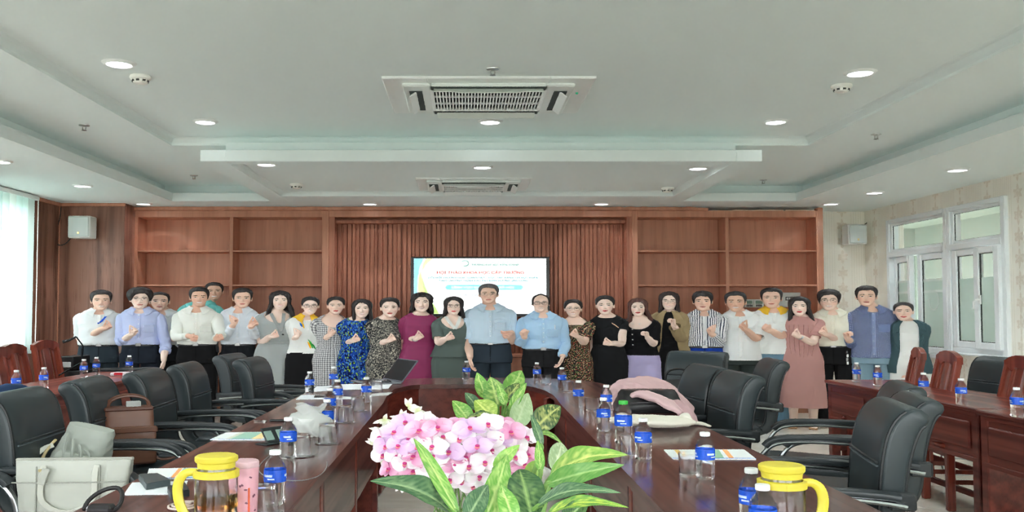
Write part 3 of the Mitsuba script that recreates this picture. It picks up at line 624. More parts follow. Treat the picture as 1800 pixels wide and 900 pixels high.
for k in range(len(op) - 1):
    a, b = np.array(op[k]) * .93 + [0, .22], np.array(op[k + 1]) * .93 + [0, .22]
    put(rail([a, b], 0, .15, .714, .02), 'wood_desk', tb, 'back_board', 20)

# ---------------------------------------------------------------- side desks with panelled fronts
def desk(x0, x1, y0, y1, face, label):
    """face: +1 or -1, the side in x that carries the panels"""
    t = thing('side_desk', label, 'desk', 'side desks along the walls')
    put(box(x0, x1, y0, y1, TZ - .03, TZ, .008), 'wood_desk', t, 'desktop', 25)
    f = x1 - .04 if face > 0 else x0 + .04
    put(box(f - .012, f + .012, y0 + .04, y1 - .04, .40, TZ - .03), 'wood_desk', t, 'apron', False)
    n = max(2, round((y1 - y0) / .62)); w = (y1 - y0 - .08) / n
    for k in range(n):
        a = y0 + .04 + k * w
        put(box(f + face * .012, f + face * .030, a + .05, a + w - .05, .475, .655, .016), 'wood_desk', t, 'raised_panel', 30)
    put(merge([box(f, f + face * .022, y0 + .04, y1 - .04, .40, .43, .004), box(f, f + face * .022, y0 + .04, y1 - .04, .69, .72, .004)]), 'wood_desk', t, 'rail', 25)
    for y in np.linspace(y0 + .05, y1 - .05, n // 2 + 1):
        for x in (x0 + .06, x1 - .06): put(box(x - .04, x + .04, y - .03, y + .03, 0, TZ - .03, .006), 'wood_desk', t, 'leg', 25)
    for y in (y0 + .05, y1 - .05): put(box(x0 + .1, x1 - .1, y - .012, y + .012, .12, TZ - .03, .003), 'wood_desk', t, 'end_panel', 25)
    b = x0 + .06 if face > 0 else x1 - .06
    put(box(b - .012, b + .012, y0 + .06, y1 - .06, .12, .17, .004), 'wood_desk', t, 'stretcher', 25)
    put(box((x0 + x1) / 2 - .02, (x0 + x1) / 2 + .02, y0 + .06, y1 - .06, .05, .09, .004), 'wood_desk', t, 'foot_rail', 25)
desk(3.26, 3.98, 4.37, 6.22, -1, 'dark red side desk on the right, its far half before the two wooden chairs')
desk(3.22, 3.94, 2.45, 4.34, -1, 'dark red side desk at the right picture edge, nearer the camera')
desk(-3.78, -3.06, 4.75, 7.05, 1, 'dark red side desk on the left, before the men at the end')
desk(-3.80, -3.04, 3.00, 4.71, 1, 'dark red side desk at the left picture edge, behind the tote bag chair')
# ---------------------------------------------------------------- chairs
LEA = (46, 55, 58)
def rrect(a, b, n=28, e=5.0):
    g = np.arange(n) * 2 * math.pi / n; c, s = np.cos(g), np.sin(g)
    return np.sign(c) * abs(c) ** (2 / e) * a, np.sign(s) * abs(s) ** (2 / e) * b
def slab(cl, halfw, th, e=5.0, n=36, endround=4):
    """upholstered slab: sections across the centre line cl of (y, z); halfw, th per point"""
    cl = np.asarray(cl, float); m = len(cl); t = np.gradient(cl, axis=0); t /= np.linalg.norm(t, axis=1, keepdims=True); nr = np.stack([-t[:, 1], t[:, 0]], 1)
    hw, hh = np.broadcast_to(halfw, (m,)), np.broadcast_to(th, (m,)) / 2
    R = []
    def ring(c, n_, a, b): x, y = rrect(a, b, n, e); return np.stack([x, c[0] + n_[0] * y, c[1] + n_[1] * y], 1)
    for k in range(endround): q = (k + .3) / endround; R.append(ring(cl[0] - t[0] * hh[0] * .8 * (1 - q), nr[0], hw[0] - hh[0] * .35 * (1 - math.sqrt(1 - (1 - q) ** 2)), hh[0] * math.sqrt(max(0.05, 1 - (1 - q) ** 2))))
    for k in range(m): R.append(ring(cl[k], nr[k], hw[k], hh[k]))
    for k in range(endround)[::-1]: q = (k + .3) / endround; R.append(ring(cl[-1] + t[-1] * hh[-1] * .8 * (1 - q), nr[-1], hw[-1] - hh[-1] * .35 * (1 - math.sqrt(1 - (1 - q) ** 2)), hh[-1] * math.sqrt(max(0.05, 1 - (1 - q) ** 2))))
    return loft(R), t, nr
def leather_chair(x, y, face, label, seed=0, recl=0.0, zs=1.0):
    """face: compass angle in degrees of the way the sitter looks; 0 = towards the camera, 90 = towards +x"""
    t = thing('office_chair', label, 'chair', 'black leather conference chairs')
    rng = random.Random(seed)
    def P(m, bs, name, parent=t, sm=40): return put(m.rz(face).sc(K, 1, 1).mv(x, y, 0), bs, parent, name, sm)
    # centre lines: seat from front to back, then the backrest bending up and rolling over at the top
    seat = spline([(-.25, .455), (-.12, .452), (.05, .44), (.16, .445)], 10)
    bk = spline([(.175, .44), (.228, .49), (.244, .58), (.252, .695), (.266, .81), (.290, .905), (.318, .945)], 22)
    bk[:, 1] = .44 + (bk[:, 1] - .44) * zs; bk[:, 0] += recl * (bk[:, 1] - .45)
    m, _, _ = slab(seat, .245, .085, 4.5); m.col(LEA).grain(.10, 9, seed); P(m, 'leather', 'seat')
    th = np.interp(np.linspace(0, 1, 22), [0, .2, .5, .8, 1], [.08, .085, .095, .105, .10]); hw = np.interp(np.linspace(0, 1, 22), [0, .3, 1], [.215, .225, .22])
    m, tt, nr = slab(bk, hw, th, 5.0)
    m.col(LEA).grain(.10, 9, seed + 1); b = P(m, 'leather', 'backrest')
    for sx in (-1, 1):
        for sd in (-1, 1):
            pts = [(sx * hw[k] * .955, bk[k, 0] + nr[k, 0] * sd * th[k] * .37, bk[k, 1] + nr[k, 1] * sd * th[k] * .37) for k in range(1, 22)]
            P(tube(pts, .0055, 6).col(24, 28, 30), 'leather', 'piping', b)
    # which side of the centre line is the front (smaller y)
    k0 = 12; sd = -1 if nr[k0, 0] > 0 else 1
    for k, w in ((13, .195), (4, .12)):
        pts = [(u * w, bk[k, 0] + nr[k, 0] * sd * (th[k] * .5 + .001) + .004 * (u * u), bk[k, 1] + nr[k, 1] * sd * th[k] * .5 - (.012 * (1 - u * u) if k == 4 else 0)) for u in np.linspace(-1, 1, 9)]
        P(tube(pts, .006, 6).col(40, 46, 49), 'leather', 'seam', b)
        if k == 13: P(tube([(p[0], p[1] - .001, p[2] - .014) for p in pts], .0045, 6).col(84, 94, 98), 'leather', 'seam', b)
    for sx in (-1, 1):
        ax = sx * .285
        pad = spline([(ax, .25, .655), (ax, .10, .668), (ax, -.08, .668), (ax, -.17, .655), (ax, -.215, .615)], 16)
        a = P(tube(pad, .017, 12, .030, True, (0, 0, 1), 2.6).col(44, 50, 53), 'leather', 'armrest')
        fr_ = spline([(ax, .27, .62), (ax, .10, .642), (ax, -.10, .642), (ax, -.19, .615), (ax, -.235, .54), (ax * .98, -.25, .46), (ax * .95, -.26, .30), (ax * .95, -.27, .10), (ax * .95, -.24, .03), (ax * .95, -.10, .018), (ax * .95, .24, .018)], 44)
        P(tube(fr_, .010, 8, .014, True, None, 2.5).col(178, 182, 184), 'metal', 'arm_frame')
        P(box(ax - .02 if sx > 0 else ax - .012, ax + .012 if sx > 0 else ax + .02, .225, .30, .60, .67, .008).mv(-sx * .015, 0, 0).col(40, 44, 46), 'plastic', 'arm_bracket', a)
    P(tube([(-.27, .24, .018), (.27, .24, .018)], .012, 8).col(170, 174, 176), 'metal', 'cross_bar')
    P(merge([box(-.28, .28, -.235, -.205, .395, .415, .004), box(-.28, .28, .05, .08, .385, .405, .004)]).col(60, 64, 66), 'metal', 'seat_frame')
    return t
def chair_at(px, pytop, D, face, label, seed=0, recl=0.0, top=1.045):
    q = W(px, pytop, D); leather_chair(q[0], D, face, label, seed, recl)

CH = [  # picture column of the backrest, depth, facing, label
    (52, 3.34, 92, 'black leather chair at the left picture edge holding the grey backpack'),
    (172, 3.95, 94, 'black leather chair behind the brown leather backpack on the left'),
    (272, 4.50, 92, 'black leather chair right of the brown backpack, third of the left row from the front'),
    (340, 5.08, 92, 'black leather chair fourth in the left row, before the man in the cream long-sleeved shirt'),
    (416, 6.15, 84, 'black leather chair half hidden behind the last chair of the left row'),
    (452, 5.66, 86, 'black leather chair at the far end of the left row, beside the table corner'),
    (1222, 6.5, -35, 'black leather chair at the far right table corner, behind the black handbag'),
    (1229, 4.86, -84, 'black leather chair right of the pink jacket, standing against the table'),
    (1285, 4.30, -88, 'black leather chair on the right with its back nearest the table edge paper'),
    (1346, 5.5, -96, 'black leather chair on the right showing its whole seat, before the pink dress'),
]
for k, (px, D, a, lab) in enumerate(CH):
    X = (px - CX) / F * D; fw = np.array([math.sin(math.radians(a)) * K, -math.cos(math.radians(a))]) * .27    # the backrest stands .27 m behind the chair's middle
    leather_chair(X + fw[0], D + fw[1], a, lab, k)
CN = [(1545, 2.92, -102, 'black leather chair with a broad back, nearest the camera on the right'),
      (1586, 3.46, -104, 'black leather chair whose top shows just behind the broad nearest one on the right'),
      (1568, 4.02, -104, 'black leather chair furthest of the three backs before the right side desk')]
for k, (px, D, a, lab) in enumerate(CN):
    X = (px - CX) / F * D; fw = np.array([math.sin(math.radians(a)) * K, -math.cos(math.radians(a))]) * .27
    leather_chair(X + fw[0], D + fw[1], a, lab, 20 + k, 0, (1.0, .93, .93)[k])
leather_chair(-2.28, 2.72, 88, 'black leather chair at the bottom left corner, only its armrest in view', 31)
leather_chair(1.98, 2.05, -95, 'black leather chair at the bottom right corner, only its armrest in view', 32)
leather_chair(4.30, 6.0, -86, 'black leather chair behind the right side desk, below the white window', 33, 0, .96)

def wooden_chair(x, y, face, label):
    t = thing('wooden_chair', label, 'chair', 'carved red wooden chairs')
    def P(m, name, parent=t, sm=30): return put(m.rz(face).sc(K, 1, 1).mv(x, y, 0), 'wood_chair', parent, name, sm)
    for s in (-1, 1):
        P(box(s * .16 - .02, s * .16 + .02, -.20, -.16, 0, .43, .006), 'leg')
        P(tube(spline([(s * .155, .20, 0), (s * .155, .19, .43), (s * .15, .215, .70), (s * .14, .26, .98)], 14), .022, 8, .020, True, (0, 1, 0), 4), 'stile')
        P(box(s * .16 - .012, s * .16 + .012, -.17, .19, .18, .21, .004), 'side_rail')
    P(box(-.19, .19, -.23, .21, .43, .465, .012), 'seat')
    P(box(-.16, .16, -.19, -.165, .36, .43, .004), 'front_rail')
    cr = [(-.19, .0), (-.19, .055), (-.12, .085), (-.04, .10), (.04, .10), (.12, .085), (.19, .055), (.19, .0), (.14, .012), (.10, -.02), (.06, .012), (-.06, .012), (-.10, -.02), (-.14, .012)]
    P(prism([(a * .86, b) for a, b in cr], .034, 'y').mv(0, .245, .955), 'crest_rail')
    P(tube(spline([(0, .19, .52), (0, .215, .70), (0, .262, .97)], 8), 0.010, 8, .042, True, (0, 1, 0), 4), 'splat')
    for s in (-1, 1): P(tube(spline([(s * .088, .19, .52), (s * .084, .215, .70), (s * .078, .262, .97)], 8), .009, 8, .014, True, (0, 1, 0), 4), 'slat')
    P(box(-.15, .15, .175, .205, .50, .55, .006), 'lower_rail')
def wc(px, D, face, lab):
    """px, D: where the chair's back stands"""
    r = math.radians(face); wooden_chair((px - CX) / F * D + .24 * math.sin(r) * K, D - .24 * math.cos(r), face, lab)
wc(1606, 5.98, -106, 'red wooden chair with splat back, first behind the right side desk, before the teal jacket')
wc(1659, 5.46, -98, 'red wooden chair with splat back, middle one behind the right side desk')
wc(1786, 4.85, -96, 'red wooden chair at the right picture edge, in front of the black leather chair')
wc(5, 6.05, 86, 'dark red wooden chair at the left picture edge, behind the side desk')
wc(29, 6.62, 86, 'dark red wooden chair below the blind, second behind the left side desk')
wc(85, 7.45, 80, 'dark red wooden chair with a tall side post, before the brown pier')
# ---------------------------------------------------------------- water bottles and glasses
BLUE, CAPW = (28, 86, 208), (232, 236, 238)
BP = [(.006, 0), (.020, 0), (.0245, .004), (.0258, .012), (.0235, .018), (.0258, .026), (.0238, .034), (.0258, .042), (.0240, .050), (.0258, .058), (.0248, .064), (.0262, .070), (.0262, .112), (.0258, .118), (.0235, .130), (.0175, .142), (.0125, .148), (.0122, .156), (.006, .157)]
def water_bottle(q, label, group, h=.172, cap=CAPW, green=False, rz=0):
    t = thing('water_bottle', label, 'bottle', group)
    s = h / .172
    n = 30; a = np.arange(n) * 2 * math.pi / n
    R = []
    for r, z in BP:
        flut = 1 + (.05 * np.cos(a * 5) if z < .015 else 0 * a)
        R.append(np.stack([r * flut * np.cos(a), r * flut * np.sin(a), 0 * a + z], 1))
    P = lambda m, bs, name, parent=t, sm=40: put(m.rz(rz).sc(s * K, s, s).mv(q[0], q[1], TZ + .0005), bs, parent, name, sm)
    P(loft(R), 'water', 'body', sm=True)
    lb = lathe([(.0266, .073), (.0268, .074), (.0268, .110), (.0266, .111)], 30, False, False).col((26, 120, 90) if False else BLUE)
    z, ang = lb.v[:, 2], np.arctan2(lb.v[:, 1], lb.v[:, 0])
    l = P(lb, 'plastic', 'label')
    for off in (0, 2.1, 4.2):
        ms = []
        for k, (w, zz) in enumerate(((.012, .094), (.009, .084))):
            c = off + .3 * k - 1.9; m = box(-w, w, -.0003, .0003, -.0022 if k else -.0035, .0022 if k else .0035)
            m = tm(trimesh.Trimesh(m.v, m.f, process=False).subdivide().subdivide()); th = m.v[:, 0] / .0272
            m.v = np.column_stack([(.0272 + m.v[:, 1]) * np.cos(th + c), (.0272 + m.v[:, 1]) * np.sin(th + c), m.v[:, 2] + zz]); ms.append(m)
        P(merge(ms).col(205, 222, 246), 'plastic', 'print', l, False)
    cp = lathe([(.001, .1575), (.0135, .1575), (.0142, .159), (.0142, .170), (.0132, .172), (.001, .172)], 28, False, False).col(cap)
    c = P(cp, 'plastic', 'cap', sm=35)
    return t
GB = 'bottles on the conference table'
def bott(px, py, label, group=GB, **k): q = WZ(px, py, TZ); water_bottle(q, label, group, rz=(px * 37) % 360, **k)
for px, py, lab in ((483, 886, 'water bottle beside the pink tumbler, nearest the camera on the left table arm'), (506.5, 806, 'water bottle beside the black glasses case on the left table arm'), (544, 694, 'water bottle standing alone by the white sheets on the left table arm'),
                    (586, 682, 'water bottle in front of the gingham dress, on the scattered papers'), (593, 714, 'water bottle left of the two upturned glasses on the left arm'), (644, 708, 'water bottle beside the tall upturned glass near the laptop'),
                    (580, 735, 'middle bottle of three in a line behind the wet wipe bundle'), (574.5, 762, 'water bottle touching the white wrapped bundle, behind an upturned glass'),
                    (820, 668, 'water bottle alone on the far table end, before the grey-green suit'), (944, 672, 'water bottle before the man in the blue long-sleeved shirt'), (988, 684, 'water bottle before the floral dress, by a glass'),
                    (1017, 716, 'water bottle beside the low glass on the right table arm, before the black dress'), (1066, 727, 'water bottle half hidden behind another, left of the pink jacket'), (1061, 758, 'water bottle just left of the green-capped bottle'),
                    (1131, 808, 'water bottle in front of the cream cloth bag on the right arm'), (1240, 842, 'water bottle standing in front of the conference leaflet on the right arm'), (1322, 930, 'water bottle left of the right yellow-lidded jug, further one'), (1342, 970, 'water bottle left of the right yellow-lidded jug, nearest the camera')):
    bott(px, py, lab)
bott(1096, 780, 'clear bottle with a bright green cap on the right table arm', cap=(60, 180, 70), h=.20)
GR, GL = 'bottles on the right side desk', 'bottles on the left side desk'
for px, py, lab in ((1506, 672, 'water bottle at the far end of the right side desk, before the check shirt'), (1543, 679, 'second water bottle from the far end of the right side desk'), (1624, 697, 'water bottle on the right desk between the two wooden chairs'), (1690, 711, 'water bottle on the right desk, right of the middle wooden chair'), (1788, 733, 'water bottle on the right desk at the picture edge')): bott(px, py, lab, GR)
for px, py, lab in ((28, 691, 'water bottle at the left picture edge, on the left side desk'), (76.5, 684, 'water bottle on the left side desk, below the blind'), (147, 664, 'left one of the pair of bottles before the white polo man'), (169, 659, 'right one of the pair of bottles before the white polo man'), (227, 655, 'water bottle at the end of the left side desk, before the lavender shirt')): bott(px, py, lab, GL)

def tumbler(px, py, up, label, h=.085, r=.034):
    q = WZ(px, py, TZ); t = thing('drinking_glass', label, 'glass', 'drinking glasses on the table')
    o = [(.001, 0), (r * .88, 0), (r * .92, .003), (r, h), (r - .0022, h), (r * .92 - .003, .012), (.001, .010)]
    if not up: o = [(a, h - b) for a, b in o][::-1]
    m = lathe(o, 28, False, False); put(m.sc(K, 1, 1).mv(q[0], q[1], TZ + (.0065 if not up else .0005)), 'glass', t, 'bowl', 40)
    if not up:
        put(lathe([(.001, .0), (.042, 0), (.046, .003), (.046, .005), (.001, .005)], 28, False, False).sc(K, 1, 1).mv(q[0], q[1], TZ + .0005), 'glass', t, 'saucer', 40)
for px, py, up, lab in ((662, 690, 0, 'tall upturned glass beside the laptop'), (629, 722, 0, 'upturned glass on the left arm, nearer the laptop'), (608, 742, 0, 'upturned glass on the left arm, right of the wrapped bundle'), (576, 779, 0, 'upturned glass in front of the wrapped bundle'), (528, 801, 0, 'upturned glass right of the black glasses case'),
                        (463, 905, 0, 'upturned glass at the bottom edge, before the nearest left bottle'), (960, 676, 1, 'glass at the far table end, right of the bottle before the blue shirt'), (998, 690, 1, 'glass on the far right curve of the table'), (1041, 723, 1, 'low glass on the right arm, left of the pink jacket'), (1108, 803, 1, 'glass behind the bottle before the cream cloth bag'), (1214, 837, 1, 'glass behind the leaflet bottle on the right arm')):
    tumbler(px, py, up, lab)

# ---------------------------------------------------------------- jugs with yellow lids, the pink tumbler
YEL = (214, 198, 66)
def jug(q, side, tea, label):
    t = thing('water_jug', label, 'jug', 'yellow-lidded jugs')
    P = lambda m, bs, name, parent=t, sm=40: put(m.sc(K, 1, 1).mv(q[0], q[1], TZ + .0005), bs, parent, name, sm)
    r = .044
    P(lathe([(.001, 0), (r, 0), (r + .002, .004), (r + .001, .150), (r - .004, .168), (r - .006, .185), (r - .008, .185), (r - .0065, .167), (r - .0015, .150), (r - .0005, .008), (.001, .006)], 36, False, False), 'glass', 'body', sm=50)
    if tea: P(lathe([(.001, .007), (r - .0008, .0085), (r - .001, .105), (.001, .105)], 36, False, False), 'tea', 'tea', sm=50)
    else: P(lathe([(.001, .007), (r - .0008, .0085), (r - .001, .055), (.001, .055)], 36, False, False), 'water', 'water', sm=50)
    P(merge([lathe([(r - .004, .150), (r + .004, .152), (r + .004, .170), (r - .003, .172)], 36, False, False)]).col(YEL), 'plastic', 'collar')
    P(lathe([(.001, .178), (r - .005, .178), (r - .004, .192), (r - .001, .194), (r + .001, .198), (r + .001, .208), (r - .003, .212), (.001, .214)], 36, False, False).col(YEL), 'plastic', 'lid', sm=35)
    h = spline([(side * (r - .002), 0, .162), (side * (r + .022), 0, .160), (side * (r + .036), 0, .135), (side * (r + .034), 0, .08), (side * (r + .018), 0, .035), (side * (r + .012), 0, .02)], 26)
    P(tube(h, .008, 10, .011, True, (0, 1, 0)).col(YEL), 'plastic', 'handle')
scene['tea'] = {'type': 'dielectric', 'int_ior': 1.33, 'specular_transmittance': {'type': 'rgb', 'value': [1.0, .66, .26]}}
jug(WZ(379, 933, TZ), -1, True, 'glass jug of amber tea with a yellow lid and handle, on the left table arm')
jug(WZ(1376, 958, TZ), 1, False, 'clear glass jug with a yellow lid and handle, on the right table arm')
q = WZ(429, 914, TZ); t = thing('tumbler_cup', 'pale pink patterned tumbler with a clear lid, behind the tea jug', 'tumbler')
P = lambda m, bs, name, parent=t, sm=40: put(m.sc(K, 1, 1).mv(q[0], q[1], TZ + .0005), bs, parent, name, sm)
m = lathe([(.001, 0), (.026, 0), (.028, .004)] + [(.028 + .0035 * k / 12, .004 + .150 * k / 12) for k in range(1, 13)] + [(.030, .157), (.001, .157)], 36, False, False).col(214, 160, 172); P(m, 'plastic', 'body', sm=40)
P(lathe([(.001, .157), (.0315, .157), (.032, .160), (.032, .172), (.029, .176), (.001, .177)], 32, False, False).col(214, 178, 186), 'plastic', 'lid', sm=40)
rr = random.Random(3)
for k in range(16):
    a, z = rr.uniform(-3.14, 0), rr.uniform(.02, .14); m = ball([0, 0, 0], 1, 1).sc(.004, .0006, .0028).rot([0, 1, 0], rr.uniform(0, 90)).mv(0, -.0312 + .0034 * (1 - z / .15), z).rz(math.degrees(a + math.pi / 2)); P(m.col(120, 70, 90), 'plastic', 'motif')
P(box(-.002, .002, -.0012, .0005, .03, .10).mv(.0, -.0308, 0).rz(32).col(220, 96, 60), 'plastic', 'stripe', sm=False)

# ---------------------------------------------------------------- papers, phones, small things
def quad(px, z=TZ, th=.0012): return prism(Polygon([tuple(WZ(a, b, TZ)[:2]) for a, b in px]), th).mv(0, 0, z + .0004)
def leaflet(c, label, stripes):
    t = thing('leaflet', label, 'leaflet', 'printed conference leaflets')
    put(quad(c, TZ, .004).col(232, 236, 236), 'paint', t, 'sheets', False)
    A = [np.array(p, float) for p in c]
    at = lambda u, v: (A[0] * (1 - u) + A[1] * u) * (1 - v) + (A[3] * (1 - u) + A[2] * u) * v
    for (u0, u1, sk, rgb) in stripes:
        pl = [tuple(at(u0 + sk, 0.04)), tuple(at(u1 + sk, .04)), tuple(at(u1, .96)), tuple(at(u0, .96))]
        put(quad(pl, TZ + .004, .0004).col(rgb), 'paint', t, 'print', False)
    put(quad([tuple(at(.0, .965)), tuple(at(1, .965)), tuple(at(1, 1)), tuple(at(0, 1))], TZ + .004, .0005).col(40, 90, 190), 'paint', t, 'print', False)
leaflet([(1167, 792), (1308, 791.5), (1329, 808), (1183, 807.5)], 'white conference leaflet with orange and green stripes on the right table arm', [(.10, .16, .02, (226, 190, 120)), (.50, .62, .06, (150, 188, 160)), (.68, .74, .04, (238, 176, 120))])
leaflet([(397, 761.5), (494, 760), (484, 774), (369, 774)], 'conference leaflet with a landscape print, in the middle of the left arm', [(.30, .62, .06, (160, 196, 180)), (.62, .78, .06, (236, 214, 160)), (.22, .30, .06, (214, 216, 200))])
leaflet([(262, 825.5), (352, 824), (346, 842), (256, 843)], 'conference leaflet next to the dark wallet on the left arm', [(.48, .56, .1, (240, 170, 110)), (.58, .9, .1, (170, 200, 190))])
def paper(c, label, z=TZ, th=.0015, rgb=(232, 236, 240)):
    t = thing('paper', label, 'paper', 'loose papers on the table'); m = quad(c, z, th).col(rgb); put(m, 'paint', t, None, False)
paper([(232, 849), (330, 846), (322, 869), (217, 871)], 'white sheets under the dark wallet')
paper([(556, 680), (612, 676), (600, 685), (545, 690)], 'white sheet behind the bottle in front of the gingham dress'); paper([(600, 676), (690, 675), (682, 684), (590, 686)], 'white sheets before the laptop', TZ + .0012)
paper([(530, 695), (604, 694.5), (592, 702), (520, 702.5)], 'white sheets under the black phone on the left arm', TZ, .003); paper([(590, 697), (628, 698), (620, 702), (585, 701)], 'loose sheet beside the upturned glasses')
paper([(655, 692), (690, 690), (682, 695), (650, 697)], 'small clear tray sheet beside the tall glass', TZ, .002, (206, 208, 206))
def block(c, z, h, bev, rgb, name, label, cat, bs='plastic'):
    t = thing(name, label, cat); m = prism(Polygon([tuple(WZ(a, b, TZ)[:2]) for a, b in c]).buffer(-.004).buffer(.004, quad_segs=3), h - .002)
    top = prism(Polygon([tuple(WZ(a, b, TZ)[:2]) for a, b in c]).buffer(-.006).buffer(.004, quad_segs=3), h); m = merge([m, top]).mv(0, 0, z + .0005); put(m.col(rgb), bs, t, 'case', 30); return t
w_ = block([(243, 845), (277, 843), (300, 855), (257, 863)], TZ + .0025, .022, .004, (62, 72, 74), 'wallet', 'dark grey wallet lying on white sheets on the left arm', 'wallet', 'leather')
q = WZ(272, 860, TZ); put(ball([q[0], q[1] + .004, TZ + .014], [.004, .002, .003], 1).col(170, 172, 170), 'metal', w_, 'snap')
block([(294, 866), (325, 858), (333, 872), (300, 879)], TZ, .022, .004, (34, 40, 44), 'phone_case', 'small black pouch left of the tea jug handle', 'pouch', 'leather')
block([(553, 697.5), (580, 697), (577, 699.5), (552, 700)], TZ + .0032, .008, .002, (36, 38, 42), 'mobile_phone', 'black phone on the white sheets of the left arm', 'phone')
t = thing('spiral_coil', 'pale coiled cord at the bottom edge below the tea jug', 'cord'); q = WZ(325, 893, TZ)
put(tube([(q[0] + (.03 + .018 * math.cos(a * .13)) * math.cos(a) * K * .8, q[1] + (.03 + .018 * math.cos(a * .13)) * math.sin(a), TZ + .006 + .0005 * a) for a in np.linspace(0, 25, 130)], .0035, 6).col(196, 180, 170), 'plastic', t, 'coil')
t = thing('headset', 'black cable and plug at the bottom left table edge', 'cable'); q = WZ(192, 893, TZ)
put(tube(spline([(q[0] - .05, q[1] - .05, TZ + .008), (q[0] - .03, q[1], TZ + .05), (q[0] + .02, q[1] + .02, TZ + .055), (q[0] + .045, q[1] - .02, TZ + .02), (q[0] + .03, q[1] - .05, TZ + .008)], 24), .007, 8).col(34, 32, 34), 'plastic', t, 'cable')
put(box(q[0] - .04, q[0] + .04, q[1] - .07, q[1] - .03, TZ + .001, TZ + .025, .008).col(34, 32, 34), 'plastic', t, 'plug', 25)
# keys with a remote
t = thing('key_ring', 'bunch of silver keys with a black fob on the left arm', 'keys'); q = WZ(468, 741, TZ)
for k, a in enumerate((-20, 15, 60)):
    m = merge([lathe([(.001, 0), (.011, 0), (.011, .002), (.001, .002)], 12, False, False), box(.008, .045, -.003, .003, 0, .002)]).rz(a + 160).sc(K, 1, 1).mv(q[0] - .01, q[1], TZ + .001 + .002 * k); put(m.col(190, 190, 186), 'metal', t, 'key', 30)
put(box(.0, .09, -.010, .010, 0, .012, .004).rz(-3).sc(K, 1, 1).mv(q[0] + .02, q[1], TZ + .001).col(30, 32, 34), 'plastic', t, 'fob', 30)
# folded glasses case
t = thing('phone_stand', 'black folding phone stand with grey pads on the left arm', 'phone stand'); q = WZ(484, 778, TZ)
put(box(-.05, .05, -.004, .004, 0, .075, .003).rot([1, 0, 0], -28).rz(55).sc(K, 1, 1).mv(q[0] + .01, q[1], TZ + .003).col(30, 36, 38), 'plastic', t, 'back_plate', 25)
put(box(-.05, .05, -.03, .03, 0, .006, .002).rz(55).sc(K, 1, 1).mv(q[0] - .01, q[1] - .03, TZ + .001).col(30, 36, 38), 'plastic', t, 'base_plate', 25)
for s in (-1, 1): put(box(s * .028 - .018, s * .028 + .018, -.006, -.003, .012, .058, .001).rot([1, 0, 0], -28).rz(55).sc(K, 1, 1).mv(q[0] + .01, q[1], TZ + .003).col(130, 156, 148), 'plastic', t, 'pad', 25)
t = thing('charging_cable', 'thin grey cable running down the left table arm', 'cable')
put(tube(spline([WZ(475, 800, TZ + .004), WZ(455, 822, TZ + .004), WZ(470, 838, TZ + .004), WZ(520, 845, TZ + .004), WZ(575, 812, TZ + .004)], 40), .0022, 6).col(120, 116, 116), 'plastic', t, 'wire')
# wrapped bundle of paper cups
t = thing('cup_bundle', 'bundle of white paper cups in a crinkled plastic bag on the left arm', 'bundle'); q = WZ(545, 766, TZ)
for k, (dx, dy) in enumerate(((-.036, 0), (.036, .004), (0, .035), (-.006, -.03))):
    for j in range(2): put(lathe([(.026, 0 + .018 * j), (.033, .066 + .018 * j), (.035, .068 + .018 * j), (.035, .071 + .018 * j), (.032, .071 + .018 * j)], 20, True, True).sc(K, 1, 1).mv(q[0] + dx * K, q[1] + dy, TZ + .001).col(226, 228, 226), 'paint', t, 'cup')
rr = random.Random(8)
scene['film'] = {'type': 'principledthin', 'base_color': VC, 'roughness': .3, 'spec_trans': .35, 'diff_trans': .7, 'eta': 1.35}
nn = 40; R = []
for k, (z, r) in enumerate(((.0, .07), (.02, .082), (.05, .085), (.08, .080), (.10, .06), (.115, .035), (.135, .05), (.15, .058))):
    a = np.arange(nn) * 2 * math.pi / nn; w = r * (1 + .10 * np.sin(5 * a + k * 1.1) + .07 * np.sin(11 * a + k * 2.3)); R.append(np.stack([w * np.cos(a), w * np.sin(a) * .8, z + .012 * np.sin(3 * a + k)], 1))
R = np.array(R); R[:, :, 2] = np.maximum(R[:, :, 2], .001); put(loft(R, False, False).sc(K, 1, 1).mv(q[0], q[1], TZ).col(236, 238, 236), 'film', t, 'bag', True)
# laptop, seen from behind its open lid
t = thing('laptop', 'open grey laptop with its lid leaning back, at the far left curve of the table', 'laptop')
a, b, c = WZ(672, 679, TZ), WZ(700, 679, TZ), WZ(690, 670, TZ)
lap = lambda m, bs, name, parent=t, sm=25: put(m.rz(-62).sc(K, 1, 1).mv(-.635, 5.98, TZ + .001), bs, parent, name, sm)
b_ = lap(box(-.16, .16, -.23, .0, 0, .014, .004).col(120, 124, 130), 'plastic', 'base')
ld = box(-.16, .16, -.004, .004, 0, .215, .003); sc_ = box(-.15, .15, -.0055, -.004, .012, .205)
M = lambda m: m.rot([1, 0, 0], -32).mv(0, .002, .012)
l_ = lap(M(ld).col(96, 98, 108), 'plastic', 'lid'); lap(M(sc_).col(22, 24, 30), 'plastic', 'display', l_)
lap(box(-.14, .14, -.20, -.06, .0135, .0155).col(40, 42, 46), 'plastic', 'keyboard', b_, False)
t = thing('computer_mouse', 'small black mouse beside the laptop', 'mouse'); q = WZ(686, 675, TZ); put(ball([0, 0, 0], [.03 * K, .045, .02], 2).mv(q[0] - .03, q[1], TZ + .018).col(38, 40, 46), 'plastic', t, 'shell', True); put(tube([(q[0] - .03, q[1] - .04, TZ + .026), (q[0] - .03, q[1] - .01, TZ + .039)], .004, 6).col(90, 92, 96), 'plastic', t, 'wheel')
